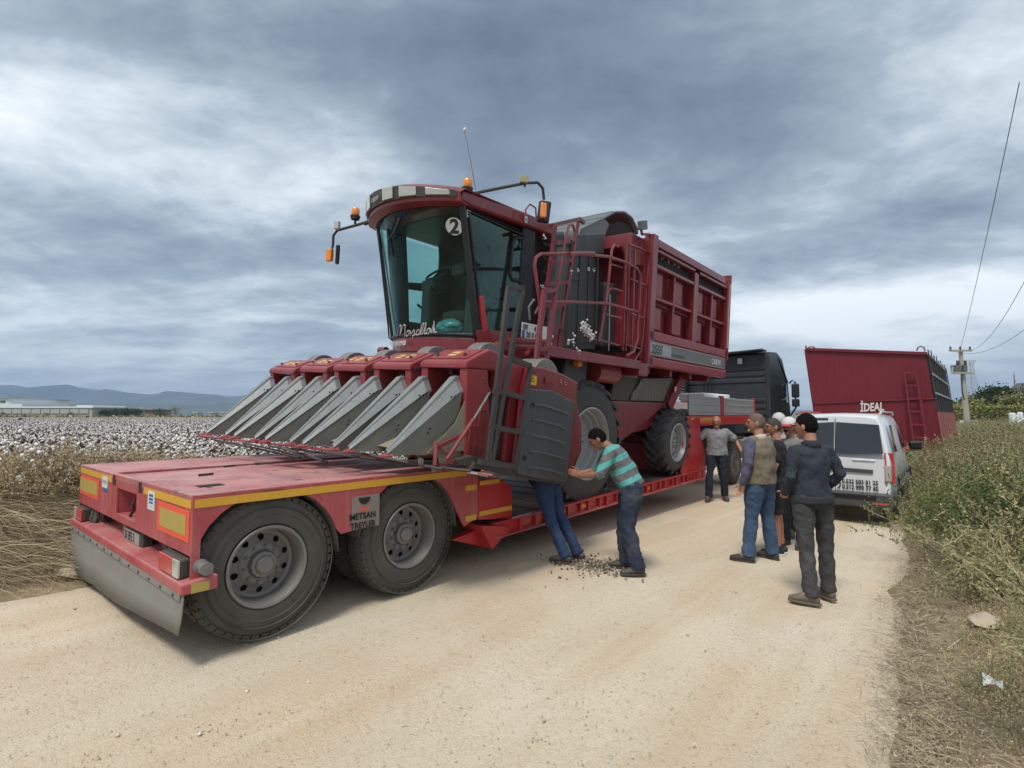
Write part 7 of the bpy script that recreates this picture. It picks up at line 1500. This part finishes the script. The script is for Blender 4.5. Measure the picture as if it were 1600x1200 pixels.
    sh_ = organic(mb, 'shirt' if collar != 'jacket' else 'jacket', top, r, .0095, 2, .030, ds=.085)
    if vest:
        mb = MB(); tt = tor(.034); loft(mb, [(tt[0][0] + ex * .02, tt[0][1] + .01, tt[0][2] + .015)] + tt[1:6] + [(tt[6][0], .115, .085)], lat, 20, cap=(.0, .3))
        for S_ in 'LR': loft(mb, [(j['chest'].lerp(j['neck'], .6), .07, .07), (j['sh' + S_].lerp(j['chest'].lerp(j['neck'], .6), .18), .078, .075)], j['chest'] - j['waist'], 14)
        organic(mb, 'vest', vest, r, .010, 2, .028, ds=.085)
    if collar:
        cm_ = {'jacket': top, 'vest': mat('cream_collar', (.5, .45, .36), .9), 'shirt': top}[collar]; nk = j['neck']
        mb = MB(); rows = []
        for dz_, g in ((-.035, .012), (.0, .010), (.035, .014)): rows.append([nk + upn * dz_ + lx * (.068 + g) * math.cos(a) + fx * (.064 + g) * math.sin(a) + upn * (-.03 * max(0, math.sin(a))) for a in np.linspace(0, 2 * PI, 20, endpoint=False)])
        mb.grid(rows, True); mb.build('collar', cm_, r, smooth=True, solid=.008)
    if collar == 'jacket':
        mb = MB(); c0 = j['pel'] - wd * .035
        mb.grid([[c0 + wd * dz_ + hlat * (.168 * bw + .022) * math.cos(a) + hlat.cross(wd) * (.122 * bw + .028) * math.sin(a) for a in np.linspace(0, 2 * PI, 28, endpoint=False)] for dz_ in (-.02, .0, .03, .05)], True); mb.build('hem_band', mat('knit_hem', (.03, .031, .034), .95), r, smooth=True, solid=.012)
        for S_ in 'LR': loft_ = MB(); loft(loft_, [(j['wr' + S_] + (j['el' + S_] - j['wr' + S_]).normalized() * .045, .046, .044), (j['wr' + S_], .042, .040)], j['chest'] - j['waist'], 12, cap=(0, 0)); loft_.build('cuff', mat('knit_hem', (.03, .031, .034), .95), r, smooth=True)
    for S_ in 'LR':   # shoes
        an, to = j['an' + S_], j['toe' + S_]; d = V((to.x - an.x, to.y - an.y, 0)); L_ = d.length; d.normalize(); sd = V((-d.y, d.x, 0)); base = V((an.x, an.y, an.z - .09)); lift = base.z
        mb = MB(); hz_ = to.z - .03
        for k_ in range(1): loft(mb, [(base - d * .055 + V((0, 0, .045)), .034, .038), (base + V((0, 0, .055)), .042, .050), (base + d * .09 + V((0, 0, .045 + (hz_ - lift) * .5)), .047, .040), (base + d * (L_ - .01) + V((0, 0, .038 + hz_ - lift)), .047, .033), (base + d * (L_ + .045) + V((0, 0, .030 + hz_ - lift)), .034, .024)], sd, 14)
        loft(mb, [(base + V((0, 0, .05)), .044, .048), (base + V((0, 0, .115)), .042, .046)], sd, 12)
        so_ = organic(mb, 'shoe', shoe, r, .009, 2)
        mb = MB(); ol = [base + d * x_ + sd * y_ for x_, y_ in ((-.085, 0), (-.07, .03), (0, .04), (.09, .046), (L_ + .0, .047), (L_ + .05, .033), (L_ + .065, 0), (L_ + .05, -.033), (L_ + .0, -.047), (.09, -.046), (0, -.04), (-.07, -.03))]
        mb.prism([p + V((0, 0, .002 + (hz_ - lift) * max(0, (p - base).dot(d)) / (L_ + .1))) for p in ol], (0, 0, .020)); mb.build('sole', SOLE if shoe is SOLE or shoe.name == 'black_trainer' else shoe, so_, bevel=.005)
    return r
# stripes for the bending man
def striped():
    M = bpy.data.materials.new('turquoise_grey_stripes'); M.use_nodes = True; t = M.node_tree; b = t.nodes['Principled BSDF']; tc_ = N(t, 'ShaderNodeTexCoord')
    dp = N(t, 'ShaderNodeVectorMath', operation='DOT_PRODUCT'); wire(t, tc_.outputs['Object'], dp.inputs[0]); dp.inputs[1].default_value = V((.42, 0, .90)).normalized()
    v = mth(t, 'FRACT', mth(t, 'MULTIPLY', dp.outputs['Value'], 7.6)); g1 = mth(t, 'GREATER_THAN', v, .56)
    v2 = mth(t, 'FRACT', mth(t, 'ADD', mth(t, 'MULTIPLY', dp.outputs['Value'], 7.6), .72)); g2 = mth(t, 'LESS_THAN', mth(t, 'ABSOLUTE', mth(t, 'SUBTRACT', v2, .5)), .12)
    g = N(t, 'ShaderNodeNewGeometry'); c = mixc(t, g2, (.13, .125, .135), (.22, .21, .21)); c = mixc(t, g1, c, (.09, .42, .40)); c = mixc(t, mth(t, 'MULTIPLY', noise(t, g.outputs['Position'], 9, 5, .6), .35), c, (.10, .10, .09)); wire(t, c, b.inputs['Base Color']); b.inputs['Roughness'].default_value = .95
    bp = N(t, 'ShaderNodeBump'); bp.inputs['Strength'].default_value = .6; bp.inputs['Distance'].default_value = .02; wire(t, noise(t, g.outputs['Position'], 14, 4, .6), bp.inputs['Height']); wire(t, bp.outputs[0], b.inputs['Normal']); return M
DJ = cloth('dark_blue_jeans', (.018, .026, .055), .3, 6, .5, (.06, .065, .075)); MJ = cloth('mid_blue_jeans', (.04, .075, .14), .2, 5, .5, (.085, .13, .20)); 
p = at(982, 893, z=0)
person('man in a turquoise and grey striped T-shirt bending towards the header end', (p.x, p.y, 0), 78, dict(hipL=(-.05, .10, .90), hipR=(-.03, -.10, .90), kneeL=(.0, .11, .49), kneeR=(.05, -.11, .49), anL=(-.10, .12, .09), anR=(.02, -.12, .09), toeL=(.03, .14, .03), toeR=(.16, -.13, .03), pel=(-.03, 0, .95), waist=(.03, 0, 1.06), chest=(.12, 0, 1.22), neck=(.205, 0, 1.345), head=(.315, 0, 1.43), shL=(.17, .19, 1.30), shR=(.19, -.19, 1.31), elL=(.28, .27, 1.07), elR=(.33, -.22, 1.06), wrL=(.50, .18, 1.04), wrR=(.55, -.13, 1.03), haL=(.59, .13, 1.07), haR=(.64, -.10, 1.05)),
       H=1.74, top=striped(), sleeve='elbow', bottom=DJ, hair=HAIRB, hairmode='full', tilt=.55, shoe=SHOE, build=1.08, skin=SKIND, flare=1.25, curl=.9, legw=1.12)
p = at(884, 877, z=0)
person('man bent under the header beside the deck, only his blue jeans and dark trainers showing', (p.x, p.y, 0), 62, dict(hipL=(.26, .06, .88), hipR=(.24, -.12, .90), kneeL=(.17, .07, .50), kneeR=(.12, -.11, .52), anL=(-.04, .08, .09), anR=(-.12, -.13, .09), toeL=(.11, .08, .03), toeR=(.03, -.13, .03), pel=(.27, -.05, .93), waist=(.33, -.15, .95), chest=(.45, -.33, .93), neck=(.54, -.48, .90), head=(.60, -.60, .86), shL=(.56, -.32, .88), shR=(.40, -.45, .92), elL=(.60, -.52, .82), elR=(.44, -.62, .82), wrL=(.62, -.70, .95), wrR=(.48, -.78, .95), haL=(.62, -.75, 1.02), haR=(.48, -.82, 1.02)),
       H=1.70, top=cloth('dark_top', (.02, .02, .025)), sleeve='long', bottom=cloth('blue_jeans', (.022, .045, .115), .25, 6, .5, (.045, .075, .15)), hair=HAIRB, tilt=None, shoe=SHOE, legw=1.08)
p = at(1122, 781, z=0)
person('stout balding man in a grey T-shirt walking towards the camera by the truck wheel', (p.x, p.y, 0), 158, dict(anL=(-.06, .13, .10), toeL=(.08, .17, .03), anR=(.14, -.17, .09), toeR=(.29, -.20, .03), kneeR=(.14, -.15, .50), kneeL=(.05, .12, .50), elL=(-.08, .36, 1.20), wrL=(.05, .46, .98), haL=(.09, .49, .90), elR=(.10, -.36, 1.20), wrR=(.30, -.44, 1.08), haR=(.38, -.46, 1.05), head=(.06, 0, 1.58), neck=(.02, 0, 1.43), chest=(.02, 0, 1.27)),
       H=1.72, top=cloth('grey_t_shirt', (.21, .22, .235), .08), sleeve='short', bottom=cloth('navy_trousers', (.012, .016, .03), .3, 6), hair=HAIRG, hairmode='bald', mous=True, build=1.18, tilt=.15, curl=.6, flare=1.2)
p = at(1190, 876, z=0)
person('grey-haired man in a khaki vest over a lavender shirt, back to the camera', (p.x, p.y, 0), 32, dict(kneeL=(.03, .13, .49), anL=(.04, .20, .09), toeL=(.18, .24, .03), anR=(-.04, -.16, .09), toeR=(.10, -.16, .03), kneeR=(.0, -.14, .49), elL=(-.04, .27, 1.14), wrL=(.03, .28, .90), haL=(.06, .27, .82), elR=(.03, -.26, 1.15), wrR=(.20, -.18, 1.05), haR=(.28, -.12, 1.05)),
       H=1.74, top=cloth('lavender_blue_shirt', (.085, .085, .14), .15, 8, .6), sleeve='long', bottom=MJ, vest=cloth('khaki_vest', (.155, .125, .085), .15, 8, .6, (.19, .16, .11)), hair=HAIRG, hairmode='crop', collar='vest', look=math.radians(38), build=1.12, flare=1.15, legw=1.05)
p = at(1217, 866, z=0)
TRN = mat('black_trainer', (.015, .015, .016), .6, 0, .2, 20)
person('man in a black T-shirt and black shorts standing half hidden behind the vest', (p.x, p.y, 0), 55, dict(anL=(.0, .05, .09), toeL=(.14, .07, .03), anR=(-.02, -.10, .09), toeR=(.12, -.14, .03), kneeL=(.02, .07, .49), elR=(-.08, -.25, 1.16), wrR=(.05, -.27, .95), haR=(.12, -.25, .90)), H=1.68, top=cloth('black_t_shirt', (.010, .010, .012), .2), sleeve='short', bottom=cloth('black_shorts', (.010, .010, .012), .2), shorts=True, hair=mat('short_dark_hair', (.04, .035, .032), .8, 0, .4, 60), hairmode='crop', look=math.radians(30), shoe=TRN, glasses=True, tilt=.08)
p = at(1240, 853, z=0)
person('man in a red and white cap looking back past the denim jacket', (p.x, p.y, 0), 125, dict(anL=(.0, .10, .09)), H=1.68, top=cloth('grey_shirt', (.17, .17, .165), .1), sleeve='long', bottom=cloth('dark_trousers', (.02, .02, .025), .2), hair=HAIRB, hairmode='crop', cap=(mat('white_cap_cloth', (.6, .58, .56), .9), mat('red_cap_peak', (.50, .03, .045), .8)), look=math.radians(-2), mous=True, skin=SKIND, tilt=.12)
p = at(1223, 836, z=0)
person('man in a white baseball cap furthest back in the group, mostly hidden', (p.x, p.y, 0), 140, {}, H=1.74, top=cloth('pale_shirt', (.30, .31, .30), .1), sleeve='long', bottom=cloth('dark_trousers', (.02, .02, .025), .2), hair=HAIRG, hairmode='crop', cap=(mat('dirty_white_cap', (.5, .5, .48), .9), mat('grey_cap_peak', (.17, .18, .20), .8)), tilt=.2)
p = at(1274, 938, z=0)
person('dark-haired man in a navy denim jacket and charcoal jeans, standing nearest the camera', (p.x, p.y, 0), 8, dict(anL=(-.09, .11, .09), toeL=(.00, .20, .03), anR=(.02, -.15, .09), toeR=(.15, -.14, .03), kneeL=(-.03, .10, .49), kneeR=(.02, -.14, .49), hipR=(0, -.10, .9), elL=(-.03, .235, 1.14), wrL=(.12, .19, .97), haL=(.19, .14, .95), elR=(-.05, -.26, 1.16), wrR=(.10, -.21, 1.0), haR=(.17, -.15, .99), head=(.03, .01, 1.60), shL=(-.01, .168, 1.375), shR=(-.01, -.168, 1.375)),
       H=1.73, top=cloth('navy_denim_jacket', (.022, .029, .042), .25, 8, .9, (.040, .050, .066)), sleeve='long', bottom=cloth('charcoal_jeans', (.045, .046, .047), .2, 7, .6, (.07, .07, .068)), hair=HAIRB, hairmode='full', collar='jacket', look=math.radians(28), shoe=SHOEG, build=.97, flare=1.0, legw=.98)
